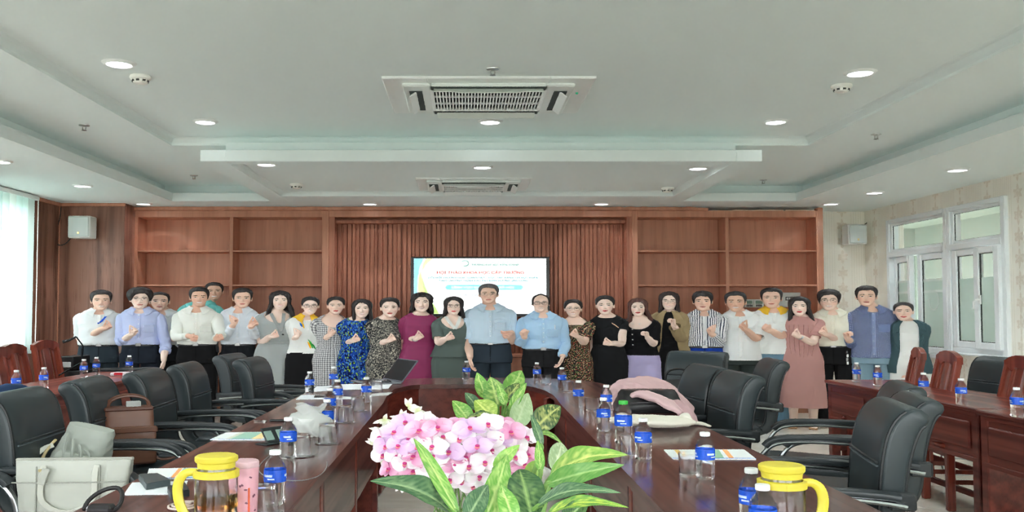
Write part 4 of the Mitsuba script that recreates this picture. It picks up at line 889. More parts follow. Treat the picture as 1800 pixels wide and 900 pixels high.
# things at the far end of the left side desk
t = thing('tissue_box', 'red and white printed packet at the end of the left side desk', 'packet'); q = WZ(216, 660, TZ); put(box(q[0] - .10, q[0] + .12, q[1] - .05, q[1] + .06, TZ + .001, TZ + .03, .006).col(206, 196, 200), 'paint', t, 'packet', 25); put(box(q[0] - .06, q[0] + .02, q[1] - .052, q[1] - .04, TZ + .006, TZ + .031).col(170, 40, 50), 'paint', t, 'print', False)
t = thing('microphone_case', 'long black microphone lying at the end of the left side desk', 'microphone'); q = WZ(205, 653, TZ)
put(tube([(q[0] - .16, q[1], TZ + .02), (q[0] + .25, q[1] + .05, TZ + .02), (q[0] + .28, q[1] + .05, TZ + .02), (q[0] + .36, q[1] + .06, TZ + .02)], [.015, .018, .022, .020], 10).col(34, 38, 40), 'plastic', t, 'body')
# folded cream cloth bag and the rest of the right arm
# ---------------------------------------------------------------- plants in the middle of the table
def leaf(b, t, w, A, B, arch=.12, seed=0, facing=(0, -1, .45), vein=.5, fold=.18):
    """a broad leaf from b to t (points), w its greatest width; A green, B its pale marking"""
    b, t = np.array(b), np.array(t); ax = t - b; ln = np.linalg.norm(ax); ax /= ln
    n = np.array(facing, float); n -= ax * (n @ ax); n /= np.linalg.norm(n); sd = np.cross(n, ax)
    S, V = np.linspace(0, 1, 27), np.linspace(-1, 1, 13); s, v = np.meshgrid(S, V, indexing='ij')
    prof = np.sin(np.pi * np.clip(s, 0, 1) ** .72) ** .75 * (1 - .25 * s) * 1.1; prof[-1] = .01; prof[0] = .04
    rng = np.random.default_rng(seed)
    lift = arch * ln * (np.sin(np.pi * s) - .9 * s * s * .5) + w * fold * abs(v) * prof + .02 * ln * np.sin(s * 13 + rng.uniform(0, 6)) * v * prof * .7
    p = b + ax * (s * ln)[..., None] + sd * (v * prof * w / 2)[..., None] + n * lift[..., None]
    q = np.stack([s * 9 + seed * 3.3, abs(v) * 3.2 - s * 5 + seed, 0 * s + np.sign(v) * 4], -1)
    spot = meshkit.fbm(q * 1.6, 3, seed); lat = np.abs(((s * 13 - abs(v) * 3.0) % 1) - .5)
    mark = np.clip((spot - .45) * 4.0, 0, 1) * np.clip(1.25 - abs(v) ** 3, 0, 1) * vein * 1.5 + np.clip(1 - abs(v) * 9, 0, 1) * .75 + np.clip((.10 - lat) * 8, 0, 1) * .16 * (abs(v) < .9)
    mark = np.clip(mark, 0, 1)[..., None]
    c = L(A) * (1 - mark) + L(B) * mark
    m = Me(p.reshape(-1, 3), grid_faces(27, 13), c.reshape(-1, 3)); return m

def plant(label, cat, pot, leaves, D0, potlab):
    t = thing('dieffenbachia_plant', label, cat)
    px, py, pr_, ph = pot
    put(lathe([(.001, .0), (pr_ * .72, 0), (pr_ * .76, .01), (pr_, ph - .03), (pr_ * 1.06, ph - .028), (pr_ * 1.06, ph), (pr_ * .95, ph), (pr_ * .93, ph - .03), (.001, ph - .03)], 32, False, False).sc(K, 1, 1).mv(px, py, 0).col(226, 224, 216), 'plastic', t, 'pot', 35)
    top = np.array([px, py, ph - .03])
    for k, (b, tp, w, A, B, dD, ar, fc) in enumerate(leaves):
        D = D0 + dD[0]; bq, tq = W(b[0], b[1], D), W(tp[0], tp[1], D0 + dD[1]); ww = w / F * D
        lf = put(leaf(bq, tq, ww, A, B, ar, k + int(D0 * 10), fc, vein=.55 if B[0] > 170 else .3), 'leaf', t, 'leaf', True)
        r = np.random.default_rng(k); s0 = top + [r.uniform(-.05, .05), r.uniform(-.05, .05), 0]; mid = (s0 + bq) / 2 + [0, 0, .06]
        put(tube(spline([s0, mid, bq, bq + (tq - bq) * .08], 12), np.linspace(.010, .005, 12), 7).col(120, 160, 84), 'leaf', t, 'stalk')
BR, BC = (98, 158, 62), (190, 212, 132)          # bright green, its cream
MD, MC = (84, 138, 62), (196, 214, 130)
DK, DC = (44, 84, 50), (150, 182, 110)
DG, DGC = (60, 98, 66), (150, 176, 130)
UP, SIDE, FRONT = (0, -.5, 1), (0, -1, .5), (0, -1, .1)
back = [((854, 700), (838, 654), 25, BR, BC, (.1, .15), .10, FRONT), ((886, 700), (919, 650), 36, BR, BC, (.1, .25), .10, FRONT), ((876, 716), (862, 662), 44, MD, MC, (0, .05), .08, FRONT), ((889, 712), (874, 674), 17, BR, BC, (-.06, -.04), .10, FRONT),
        ((884, 706), (914, 673), 25, DK, (206, 216, 130), (-.02, .05), .08, FRONT), ((896, 722), (926, 672), 18, BR, BC, (-.08, 0), .06, SIDE), ((905, 752), (929, 690), 40, DGC, (184, 200, 160), (-.12, -.02), .06, FRONT), ((842, 722), (817, 689), 22, DG, DGC, (.05, .12), .1, SIDE),
        ((868, 738), (834, 703), 40, (140, 176, 70), (214, 222, 130), (-.1, -.05), .1, SIDE), ((828, 745), (795, 703), 30, BR, BC, (-.12, -.06), .12, SIDE), ((868, 730), (816, 736), 15, DK, (206, 216, 130), (-.14, -.2), .1, UP), ((938, 756), (986, 712), 44, DK, (206, 210, 130), (-.05, .05), .1, SIDE),
        ((940, 770), (989, 777), 17, MD, MC, (-.1, -.2), .2, UP), ((890, 760), (905, 700), 30, MD, BC, (.05, .1), .08, FRONT), ((850, 750), (862, 706), 34, DG, DGC, (.1, .12), .08, FRONT)]
pb = W(880, 860, 3.2)
plant('variegated green plant standing behind the orchids in the table opening', 'plant', (pb[0], 3.25, .17, .62), back, 3.15, '')
front = [((792, 900), (655, 841), 56, DG, DGC, (0, -.1), .10, (0, -.7, 1)), ((806, 905), (725, 765), 27, BR, BC, (-.05, .12), .12, SIDE), ((852, 915), (893, 796), 46, BR, BC, (-.05, .05), .12, FRONT), ((868, 824), (914, 781), 24, (132, 186, 84), BC, (.06, .10), .1, SIDE),
         ((936, 915), (912, 820), 66, DK, DC, (-.1, .05), .12, FRONT), ((968, 838), (1101, 794), 46, (112, 160, 68), (206, 212, 124), (0, -.05), .14, (0, -.7, 1)), ((962, 850), (1096, 816), 36, MD, DC, (-.06, -.12), .10, SIDE), ((944, 890), (1087, 860), 30, DG, DGC, (-.1, -.2), .14, (0, -.8, 1)),
         ((962, 905), (1101, 886), 26, MD, (200, 214, 90), (-.16, -.26), .14, (0, -.8, 1)), ((950, 830), (945, 772), 18, BR, BC, (.05, .1), .08, FRONT), ((972, 828), (988, 776), 40, DGC, (214, 222, 190), (.25, .35), .1, FRONT), ((953, 785), (933, 727), 16, DG, DGC, (.1, .15), .15, FRONT),
         ((974, 862), (1032, 850), 16, BR, BC, (-.02, .0), .1, SIDE), ((820, 915), (858, 850), 40, DG, DGC, (-.12, -.05), .10, SIDE), ((905, 920), (880, 850), 36, BR, BC, (-.14, -.08), .12, FRONT), ((990, 920), (1040, 870), 34, DK, DC, (-.2, -.2), .12, SIDE), ((925, 850), (948, 808), 34, (150, 190, 90), BC, (.1, .16), .1, FRONT)]
pf = W(880, 1000, 1.75)
plant('large variegated green plant nearest the camera, in front of the orchids', 'plant', (pf[0] + .03, 1.85, .16, .58), front, 1.72, '')

# the orchids
t = thing('orchid_arrangement', 'pot of white and pink orchids massed in the table opening', 'flowers')
D = 2.40; oc = W(800, 790, D)
put(lathe([(.001, 0), (.10, 0), (.11, .01), (.19, .56), (.20, .565), (.20, .60), (.18, .60), (.17, .57), (.001, .57)], 32, False, False).sc(K, 1, 1).mv(oc[0], D + .05, 0).col(236, 234, 230), 'plastic', t, 'pot', 35)
def petal(w, l, cup, A, B, n=7):
    s, v = np.meshgrid(np.linspace(0, 1, n), np.linspace(-1, 1, n), indexing='ij')
    pf_ = np.sin(np.pi * np.clip(s * .93 + .07, 0, 1) ** .8) ** .6; pf_[0] = .25
    p = np.stack([v * pf_ * w / 2, s * l, -cup * l * (s * s) + .15 * w * v * v * pf_], -1)
    mk = np.clip(1 - s * 1.5, 0, 1)[..., None]; c = L(A) * (1 - mk) + L(B) * mk
    return Me(p.reshape(-1, 3), grid_faces(n, n), c.reshape(-1, 3))
WP, LP, PK, DP = ((244, 241, 243), (238, 218, 232)), ((228, 200, 232), (214, 170, 216)), ((236, 190, 214), (216, 136, 182)), ((220, 140, 190), (196, 90, 156))
rr = random.Random(21); spots_ = []
tries = 0
while len(spots_) < 56 and tries < 6000:
    tries += 1; px, py = rr.uniform(668, 938), rr.uniform(716, 858)
    u, v = (px - 800) / 138, (py - 786) / 74
    topline = 738 - 16 * math.cos((px - 870) / 40) * (px > 790) + 10 * abs(px - 745) / 80
    if u * u + v * v > 1 or py < topline or any(abs(px - a) / 1.33 < 18 and abs(py - b) < 18 and math.hypot((px - a) / 1.33, py - b) < 15.5 for a, b in spots_): continue
    spots_.append((px, py))
for k, (px, py) in enumerate(spots_):
    u, v = (px - 800) / 138, (py - 786) / 74; d = D - .16 * math.sqrt(max(0, 1 - u * u - v * v)) + rr.uniform(-.02, .02); q = W(px, py, d)
    if abs(px - 764) < 14 and abs(py - 762) < 10: pc = DP
    elif px < 735 and py < 790: pc = rr.choice([LP, WP, LP])
    elif px > 905: pc = rr.choice([PK, PK, WP])
    elif px > 870 and py < 770: pc = rr.choice([PK, LP, WP])
    else: pc = rr.choice([WP, WP, WP, LP, PK] if py < 800 else [WP, WP, WP, WP, PK])
    sz = rr.uniform(.033, .042)
    ms = []
    for a, w, l in ((90, .9, 1.0), (210, .8, 1.0), (330, .8, 1.0)): ms.append(petal(sz * w, sz * l, .25, *pc).mv(0, .002, -.002).rz(a - 90))
    for a in (12, 168): ms.append(petal(sz * 1.35, sz * 1.1, .15, *pc).mv(0, .002, .001).rz(a - 90))
    m = merge(ms)
    lip = merge([ball([0, 0, .004], [.006, .005, .006], 1).col(196, 60, 130), petal(.012, .014, -.3, (206, 80, 150), (226, 190, 90), 5).mv(0, 0, .004).rz(180)])
    yaw, pit = u * 38 + rr.uniform(-22, 22), -v * 30 + 12 + rr.uniform(-18, 18)
    fl = None
    for mm, nm, par in ((m, 'bloom', t), (lip, 'lip', None)):
        mm.rz(rr.uniform(-25, 25) if nm == 'bloom' else 0).rot([1, 0, 0], 90 - pit).rz(yaw).sc(K, 1, 1).mv(*q)
        if nm == 'bloom': fl = put(mm, 'satin', t, 'bloom', True)
        else: put(mm, 'satin', fl, 'lip', True)
for k in range(14):
    a, b = spots_[k * 5 % len(spots_)], (oc[0] + rr.uniform(-.12, .12), D + .05 + rr.uniform(-.05, .05), .57)
    q = W(a[0], a[1] + 6, D + .02); put(tube(spline([b, (b[0] * .5 + q[0] * .5, D + .05, .78), q], 14), .0035, 6).col(96, 128, 66), 'leaf', t, 'stem')
# pale filler sprigs at the left edge
for k, (px, py) in enumerate(((718, 715), (706, 735), (676, 738), (668, 757), (662, 782), (672, 805), (694, 828), (735, 722), (684, 768), (690, 812), (708, 850), (748, 850), (900, 848), (935, 800))):
    q = W(px, py, D + .05); ms = []
    for j in range(6):
        ms.append(petal(.013, .034, .1, (244, 244, 236), (206, 214, 160)).rot([1, 0, 0], rr.uniform(10, 70)).rz(rr.uniform(0, 360)).rot([1, 0, 0], 70))
    put(merge(ms).sc(K, 1, 1).mv(*q), 'satin', t, 'sprig', True)
# ---------------------------------------------------------------- bags and clothes left on chairs and table
def pouch(w, d, h, e=4.0, taper=.0, n=40, nz=14, sag=.0, seed=0, amp=.006, belly=.0):
    """a soft upright bag body: w wide, d deep, h tall"""
    R = []
    for z in np.linspace(0, 1, nz):
        a, b = w / 2 * (1 - taper * z) * (1 + belly * math.sin(math.pi * z)), d / 2 * (1 - .55 * z ** 2) * (1 + belly * math.sin(math.pi * z))
        x, y = rrect(a, b, n, e); R.append(np.stack([x, y, 0 * x + z * h], 1))
    R = np.array(R); f = meshkit.fbm(R * 14 + seed * 7, 3, seed) - .5
    c = R - R.mean(1, keepdims=True); R = R + c / (np.linalg.norm(c, axis=2, keepdims=True) + 1e-9) * (f * amp * 2)[..., None]
    R[:, :, 2] += (meshkit.noise(R * 9 + 3) - .5) * sag
    R[0, :, 2] = 0
    return loft(R)
SEAT = .50
# large pale tote
tq = W(127, 850, 3.02); t = thing('tote_bag', 'large pale grey tote bag with two long handles at the lower left', 'bag')
P = lambda m, bs, name, parent=t, sm=40: put(m.rz(4).sc(K, 1, 1).mv(tq[0], 3.04, SEAT), bs, parent, name, sm)
TC = (186, 188, 180)
m = pouch(.335, .12, .215, 5, -.12, seed=2, amp=.004); P(m.col(TC).grain(.05, 10), 'satin', 'body')
P(box(-.19, .19, -.008, .008, .210, .224, .004).col(166, 166, 158), 'satin', 'zip_band', sm=25)
for s in (-1, 1):
    pts = spline([(s * .085, -.045, .20), (s * .085, -.066, .12), (s * .075, -.072, .05), (s * .03, -.074, .012), (0, -.074, .006)], 20); P(tube(pts, .0035, 8, .010, True, (0, -1, 0), 4).col(196, 197, 188), 'satin', 'handle')
    P(box(s * .10 - .002, s * .10 + .002, -.066, -.060, .005, .20, .001).col(156, 158, 150), 'satin', 'seam', sm=25)
P(tube([(-.18, -.055, .13), (-.09, -.068, .131), (.09, -.068, .131), (.18, -.055, .13)], .003, 6).col(158, 160, 152), 'satin', 'pocket_edge')
P(box(-.125, -.10, -.078, -.070, .10, .17, .002).rot([0, 1, 0], 15).col(176, 178, 170), 'satin', 'tag', sm=25)
P(lathe([(.001, 0), (.006, 0), (.006, .006), (.001, .006)], 10, False, False).rot([1, 0, 0], 90).mv(-.085, -.07, .185).col(200, 190, 150), 'metal', 'stud', sm=30)
# pale grey backpack slumped against the backrest
q = W(130, 790, 3.42); t = thing('backpack', 'soft pale grey backpack slumped behind the tote bag', 'backpack')
P = lambda m, bs, name, parent=t, sm=40: put(m.rot([0, 1, 0], 14).rz(-12).sc(K, 1, 1).mv(-1.93, 3.40, SEAT + .01), bs, parent, name, sm)
m = pouch(.22, .17, .30, 2.6, .30, seed=5, amp=.022, belly=.12); P(m.col(168, 174, 166).grain(.06, 12), 'satin', 'body')
m = pouch(.16, .07, .17, 2.8, .2, seed=6, amp=.012, belly=.1); P(m.mv(.02, -.09, .02).col(176, 182, 173), 'satin', 'front_pocket')
P(tube(spline([(-.08, -.08, .20), (-.11, -.13, .12), (-.06, -.14, .06), (.06, -.13, .05), (.15, -.10, .07)], 22), .004, 6, .012, True, (0, -1, 0), 3).col(196, 198, 186), 'satin', 'strap')
P(tube(spline([(-.09, -.06, .22), (-.085, -.11, .15), (-.08, -.12, .09), (-.075, -.12, .05)], 12), .006, 6).col(186, 170, 128), 'satin', 'cord')
P(box(.13, .16, -.115, -.105, .06, .075, .003).col(180, 176, 150), 'metal', 'buckle', sm=25)
for k in range(4): P(tube(spline([(-.04 + .03 * k, -.08, .27 - .02 * k), (-.02 + .035 * k, -.10, .2), (.01 + .03 * k, -.115, .12)], 10), .006, 6).col(160, 166, 158), 'satin', 'fold')
# brown leather backpack
BRN = (112, 74, 58)
t = thing('leather_backpack', 'brown leather backpack with top handles on the second left chair', 'backpack'); q = W(228, 760, 4.02)
P = lambda m, bs, name, parent=t, sm=40: put(m.rot([0, 1, 0], 0).rot([1, 0, 0], 0).rz(24).sc(K, 1, 1).mv(q[0] + .02, 3.96, SEAT), bs, parent, name, sm)
m = pouch(.235, .14, .31, 4.0, .14, seed=9, amp=.008); P(m.col(BRN).grain(.10, 10), 'leather', 'body')
m = pouch(.22, .05, .20, 4, .02, seed=10, amp=.004); P(m.mv(0, -.075, .015).col(118, 80, 62), 'leather', 'front_pocket')
P(box(-.112, .112, -.108, -.098, .185, .215, .004).col(104, 68, 52), 'leather', 'pocket_flap', sm=25)
for s in (-1, 1): P(tube(spline([(-.075, s * .03, .30), (-.07, s * .035, .36), (0, s * .04, .385), (.07, s * .035, .36), (.075, s * .03, .30)], 20), .007, 8).col(96, 62, 48), 'leather', 'handle')
P(tube(spline([(-.09, .04, .30), (-.10, .07, .33), (-.105, .085, .28), (-.10, .08, .15)], 14), .006, 6, .014, True, (0, 1, 0), 3).col(100, 64, 50), 'leather', 'strap')
P(tube(spline([(.11, -.02, .03), (.17, -.06, .02), (.21, -.03, .03), (.19, .02, .012), (.12, .03, .01)], 16), .004, 6, .010, True, (0, 0, 1), 3).col(104, 68, 52), 'leather', 'strap')
P(box(-.10, .10, -.045, .045, .30, .322, .006).col(92, 58, 46), 'leather', 'top_edge', sm=25)
P(box(-.01, .05, -.02, .02, .315, .35, .003).col(176, 178, 176), 'paint', 'paper', sm=25)
# black handbag on the chair beyond the jacket
t = thing('handbag', 'black handbag with a stiff arched handle, on the chair behind the pink jacket', 'handbag'); q = W(1192, 680, 6.12)
P = lambda m, bs, name, parent=t, sm=40: put(m.sc(.95).rz(-8).sc(K, 1, 1).mv(q[0], 6.12, SEAT + .002), bs, parent, name, sm)
m = pouch(.20, .12, .27, 5, .06, seed=12, amp=.004); P(m.col(30, 32, 34), 'leather', 'body')
P(tube(spline([(-.085, -.01, .25), (-.08, -.012, .325), (-.04, -.014, .365), (.04, -.014, .365), (.08, -.012, .325), (.085, -.01, .25)], 22), .009, 8, .012).col(26, 28, 30), 'leather', 'handle')
P(box(-.095, .095, -.064, -.056, .14, .16, .003).col(44, 46, 48), 'leather', 'seam_band', sm=25)

# pink jacket heaped over a black bag, and a cream cloth bag
def ribbon(path, r, r2, seed, amp, n=40, k=26, up=(0, 0, 1), e=2.3):
    p = spline(path, n); m = tube(p, np.interp(np.linspace(0, 1, n), np.linspace(0, 1, len(r)), r), k, np.interp(np.linspace(0, 1, n), np.linspace(0, 1, len(r2)), r2), True, up, e)
    f = meshkit.fbm(m.v * [10, 14, 14] + seed * 11, 4, seed) - .5; rd = np.abs(np.sin((m.v[:, 0] * 26 + m.v[:, 1] * 18 + m.v[:, 2] * 20) + 6 * f)) - .6
    ctr = p[np.argmin(((m.v[:, None] - p[None]) ** 2).sum(2), 1)]; d = m.v - ctr; d /= np.linalg.norm(d, axis=1, keepdims=True) + 1e-6
    m.v = m.v + d * (f * amp * 2 + rd * amp * .45)[:, None]; return m
t = thing('soft_bag', 'black leather bag under the pink jacket on the right table arm', 'bag'); q = WZ(1140, 726, TZ)
put(pouch(.30, .22, .13, 3.2, .2, seed=20, amp=.014, belly=.1).sc(K, 1, 1).mv(q[0] + .02, 4.28, TZ + .001).col(28, 27, 29), 'leather', t, 'body', 40)
put(tube(spline([(q[0] - .12, 4.165, TZ + .06), (q[0] + .0, 4.15, TZ + .068), (q[0] + .16, 4.16, TZ + .055)], 12), .005, 6).col(64, 62, 64), 'leather', t, 'zip')
t = thing('jacket', 'pale pink jacket heaped over a black bag on the right table arm', 'jacket')
JC = (212, 178, 180)
put(ribbon([W(1078, 722, 4.30), W(1088, 706, 4.38), W(1108, 690, 4.42), W(1132, 684, 4.44), W(1160, 688, 4.42), W(1182, 704, 4.36), W(1200, 722, 4.28), W(1210, 740, 4.20)], [.012, .03, .036, .034, .034, .032, .028, .012], [.05, .11, .14, .14, .13, .11, .08, .05], 3, .024, 90, 60).col(JC), 'cloth', t, 'body', True)
put(ribbon([W(1108, 698, 4.22), W(1128, 692, 4.20), W(1152, 699, 4.14), W(1176, 710, 4.08), W(1198, 727, 4.02)], [.008, .018, .022, .020, .010], [.02, .035, .05, .045, .02], 4, .014, 60, 36).col(216, 184, 186), 'cloth', t, 'lapel', True)
put(ribbon([W(1178, 702, 4.25), W(1194, 714, 4.16), W(1206, 730, 4.08), W(1212, 743, 4.04)], [.012, .025, .025, .016], [.03, .05, .05, .03], 5, .010, 36, 22).col(206, 170, 174), 'cloth', t, 'sleeve', True)
t = thing('cloth_bag', 'cream cloth bag folded flat before the pink jacket', 'bag')
put(ribbon([WZ(1076, 738, TZ + .03), WZ(1105, 738, TZ + .04), WZ(1150, 740, TZ + .04), WZ(1190, 740, TZ + .035), WZ(1216, 742, TZ + .02)], [.015, .028, .030, .028, .012], [.04, .10, .12, .10, .03], 7, .008, 50, 26).col(222, 218, 204), 'cloth', t, 'body', True)
put(ribbon([WZ(1196, 736, TZ + .045), WZ(1205, 732, TZ + .06), WZ(1215, 741, TZ + .035)], [.012, .02, .012], [.02, .035, .02], 8, .005, 26, 18).col(228, 224, 212), 'cloth', t, 'knot', True)
put(ribbon([WZ(1210, 742, TZ + .014), WZ(1228, 744, TZ + .012), WZ(1247, 749, TZ + .010)], [.008, .008, .004], [.03, .03, .012], 9, .003, 26, 18).col(214, 210, 198), 'cloth', t, 'strap', True)
# navy bundle on the left desk
t = thing('cloth_bundle', 'navy blue cloth bundle on the left side desk, at the picture edge', 'cloth')
put(ribbon([WZ(-30, 690, TZ + .05), WZ(5, 688, TZ + .07), WZ(40, 684, TZ + .03)], [.03, .05, .02], [.06, .09, .04], 12, .014, 36, 22).col(42, 62, 92), 'cloth', t, 'body', True)
# sound equipment in the left corner
t = thing('amplifier_rack', 'black equipment case with lit panel on the floor, in the left corner', 'equipment case')
a, b = W(100, 640, 7.7), W(141, 640, 7.7)
put(box(a[0], b[0], 7.7, 8.1, .0, .70, .008).col(28, 30, 32), 'plastic', t, 'case', 25); put(box(a[0] + .01, b[0] - .08, 7.7, 8.05, .71, .86, .008).col(34, 36, 38), 'plastic', t, 'amplifier', 25)
put(box(a[0] + .05, a[0] + .16, 7.692, 7.70, .74, .80, .002).col(200, 204, 206), 'paint', t, 'label_plate', False); put(box(a[0] + .01, a[0] + .045, 7.69, 7.70, .60, .64, .002).col(60, 150, 220), 'plastic', t, 'display', False)
put(merge([box(a[0] + .02, b[0] - .02, 7.695, 7.702, z, z + .012) for z in (.2, .3, .4, .5)]).col(70, 72, 74), 'plastic', t, 'vent', False, kind='stuff')
t = thing('microphone_stand', 'black microphone stand with a boom arm in the left corner', 'microphone stand')
q = W(144, 640, 7.5); put(tube([(q[0], 7.5, .02), (q[0], 7.5, .96)], .010, 8).col(30, 32, 34), 'metal', t, 'pole'); put(lathe([(.001, .0), (.13, 0), (.13, .015), (.02, .022), (.001, .022)], 20, False, False).sc(K, 1, 1).mv(q[0], 7.5, 0).col(30, 32, 34), 'plastic', t, 'base', 35)
put(tube([W(103, 660, 7.4), q + [0, 0, .02], W(146, 608, 7.55)], .008, 8).col(34, 36, 38), 'metal', t, 'boom'); put(tube([W(134, 592, 7.5), W(122, 598, 7.45), W(110, 601, 7.42)], [.010, .013, .017], 10).col(34, 34, 36), 'plastic', t, 'microphone')
put(tube([W(146, 608, 7.55), W(134, 592, 7.5)], .007, 8).col(34, 36, 38), 'metal', t, 'clip_arm')
# ---------------------------------------------------------------- people: one continuous body each, clothes and hair on top
MALE = dict(z=[.40, .46, .50, .555, .60, .65, .70, .755, .80, .822, .842, .858, .872, .92],
            a=[.164, .168, .172, .164, .156, .156, .164, .172, .172, .156, .112, .072, .057, .054],
            f=[.100, .105, .106, .108, .108, .112, .116, .116, .098, .084, .070, .058, .052, .050],
            b=[.110, .120, .120, .104, .096, .098, .106, .110, .098, .084, .072, .062, .056, .054])
FEMALE = dict(z=[.40, .46, .50, .555, .60, .65, .70, .755, .80, .822, .842, .858, .872, .92],
              a=[.165, .172, .176, .158, .140, .138, .146, .154, .154, .136, .092, .058, .046, .044],
              f=[.098, .102, .104, .100, .096, .104, .126, .126, .092, .074, .060, .050, .046, .044],
              b=[.112, .122, .124, .100, .086, .086, .090, .094, .090, .078, .066, .056, .051, .048])
SKIRTS = {'dress': ([.16, .24, .32, .40, .46, .50, .555, .60], [.205, .200, .192, .184, .182, .184, .166, .146], [.150, .145, .138, .128, .122, .118, .108, .100], [.150, .145, .138, .130, .128, .128, .106, .090]),
          'pencil': ([.20, .30, .38, .46, .50, .555, .60], [.150, .160, .172, .180, .182, .164, .146], [.105, .110, .112, .112, .112, .106, .100], [.108, .116, .124, .130, .130, .106, .090])}

class Body:
    def __init__(s, px, D, head, yaw, sex='m', fat=1.0, belly=0.0, skin=(214, 170, 148), hyaw=0, hroll=0, hpitch=0, bpx=None, hs=None, lean=0.0):
        """px: picture column of the trunk; head: (column, row of crown, row of chin)"""
        s.D, s.yaw, s.sex, s.fat, s.belly, s.skin = D, yaw, sex, fat, belly, skin
        zt, zc = W(head[0], head[1], D)[2], W(head[0], head[2], D)[2]
        zt -= .015 * min(1, (zt - zc) / .2); s.hs = hs or float(np.clip((zt - zc) / .2296, .88, 1.02)); s.H = zt + .010
        s.X = W(px, 560, D)[0]; s.tab = MALE if sex == 'm' else FEMALE; s.k = s.H / 1.66; s.lean = lean
        r = math.radians(yaw); s.R = np.array([[math.cos(r), -math.sin(r), 0], [math.sin(r), math.cos(r), 0], [0, 0, 1]])
        s.hc = s.loc(head[0], (head[1] + head[2]) / 2, .03); s.hc[2] = (zt + zc) / 2
        s.hrot = (hyaw - yaw, hpitch, hroll)
        s.shx = (.160 if sex == 'm' else .136) * s.k * (.5 + .5 * fat); s.shz = .786 * s.H
    def loc(s, px, py, fw):
        w = W(px, py, s.D - fw) - [s.X, s.D, 0]; w[0] /= K; return s.R.T @ w
    def out(s, m):
        m.v = (m.v @ s.R.T) * [K, 1, 1] + [s.X, s.D, 0]; return m
    def sect(s, zz):
        """half width, front, back at heights zz (metres)"""
        q = np.asarray(zz) / s.H; t = s.tab
        a, f, b = (np.interp(q, t['z'], t[k]) * s.k for k in 'afb')
        body = np.clip((.835 - q) / .05, 0, 1); g = 1 + (s.fat - 1) * body
        f = f + s.belly * np.exp(-((q - .60) / .075) ** 2)
        return a * g, f * (1 + (s.fat - 1) * body * 1.2), b * g
    def ring(s, zz, off=0.0, n=64, phi=None, tab=None, pleat=0, seed=0):
        ph = np.arange(n) * 2 * math.pi / n if phi is None else phi
        zz = np.broadcast_to(zz, ph.shape) if np.ndim(zz) < 2 else zz
        a, f, b = s.sect(zz)
        if tab is not None:
            q = zz / s.H; lo = q < tab[0][-1]; g = .5 + .5 * s.fat if s.fat > 1 else s.fat
            a, f, b = (np.where(lo, np.interp(q, tab[0], tab[i]) * s.k * s.fat, o) for i, o in ((1, a), (2, f), (3, b)))
        e = 2 / 2.35; sn, cs = np.sin(ph), np.cos(ph)
        x = np.sign(sn) * abs(sn) ** e * (a + off); y = -np.sign(cs) * abs(cs) ** e * (np.where(cs > 0, f, b) + off)
        q = zz / s.H; y = y - .012 * np.clip((q - .80) / .06, 0, 1)
        nx = s.hc[0] * np.clip((q - .83) / .08, 0, 1) ** 1.3
        return np.stack([x + nx, y, zz + 0 * x], -1)

HZ = [-.118, -.112, -.10, -.085, -.065, -.045, -.02, 0, .03, .06, .085, .10, .108, .112]
HWD = [.011, .024, .034, .0435, .0525, .0595, .0660, .0695, .073, .071, .060, .042, .026, .008]
HF = [-.066, -.078, -.084, -.085, -.084, -.084, -.083, -.085, -.089, -.084, -.066, -.044, -.026, -.006]
HB = [-.032, -.018, -.002, .022, .046, .062, .075, .083, .090, .088, .070, .048, .028, .008]
def front_y(x, z):
    w, f, b = np.interp(z, HZ, HWD), np.interp(z, HZ, HF), np.interp(z, HZ, HB)
    c = (f + b) / 2; y = c - (c - f) * (1 - np.clip(abs(x) / w, 0, .999) ** 2.25) ** (1 / 2.25)
    y = y + .006 * np.exp(-((abs(x) - .031) / .014) ** 2 - ((z - .001) / .010) ** 2) - .003 * np.exp(-((abs(x) - .028) / .018) ** 2 - ((z - .020) / .008) ** 2)
    y = y - .004 * np.exp(-((abs(x) - .038) / .016) ** 2 - ((z + .034) / .016) ** 2) - .005 * np.exp(-(x / .024) ** 2 - ((z + .068) / .014) ** 2) - .005 * np.exp(-(x / .016) ** 2 - ((z + .104) / .010) ** 2)
    amp = np.interp(z, [-.050, -.044, -.034, -.012, .004, .012], [0, .010, .023, .012, .004, 0]); sg = np.interp(z, [-.05, -.036, 0], [.012, .0115, .0065])
    return y - amp * np.exp(-(x / sg) ** 2) - .006 * np.exp(-((abs(x) - .012) / .006) ** 2) * np.exp(-((z + .040) / .007) ** 2)
def head_mesh(wide=1.0):
    t = np.arange(64) * 2 * math.pi / 64; ph = t - .55 * np.sin(t)
    R = []
    for z in np.linspace(-.1178, .1118, 64):
        w, f, b = np.interp(z, HZ, HWD), np.interp(z, HZ, HF), np.interp(z, HZ, HB); c = (f + b) / 2
        e = 2 / 2.25; sn, cs = np.sin(ph), np.cos(ph)
        x = np.sign(sn) * abs(sn) ** e * w; y = c - np.sign(cs) * abs(cs) ** e * np.where(cs > 0, c - f, b - c)
        fr = (cs > .05) & (abs(x) < w * .97); y = np.where(fr, front_y(x, z), y)
        R.append(np.stack([x * wide, y, 0 * x + z], 1))
    return loft(R)
def smooth_tube(pts, r, n=14, m=18, r2=None):
    p = spline(pts, m); q = np.linspace(0, 1, m); rr_ = np.interp(q, np.linspace(0, 1, len(r)), r)
    return tube(p, rr_, n, None if r2 is None else np.interp(q, np.linspace(0, 1, len(r2)), r2))

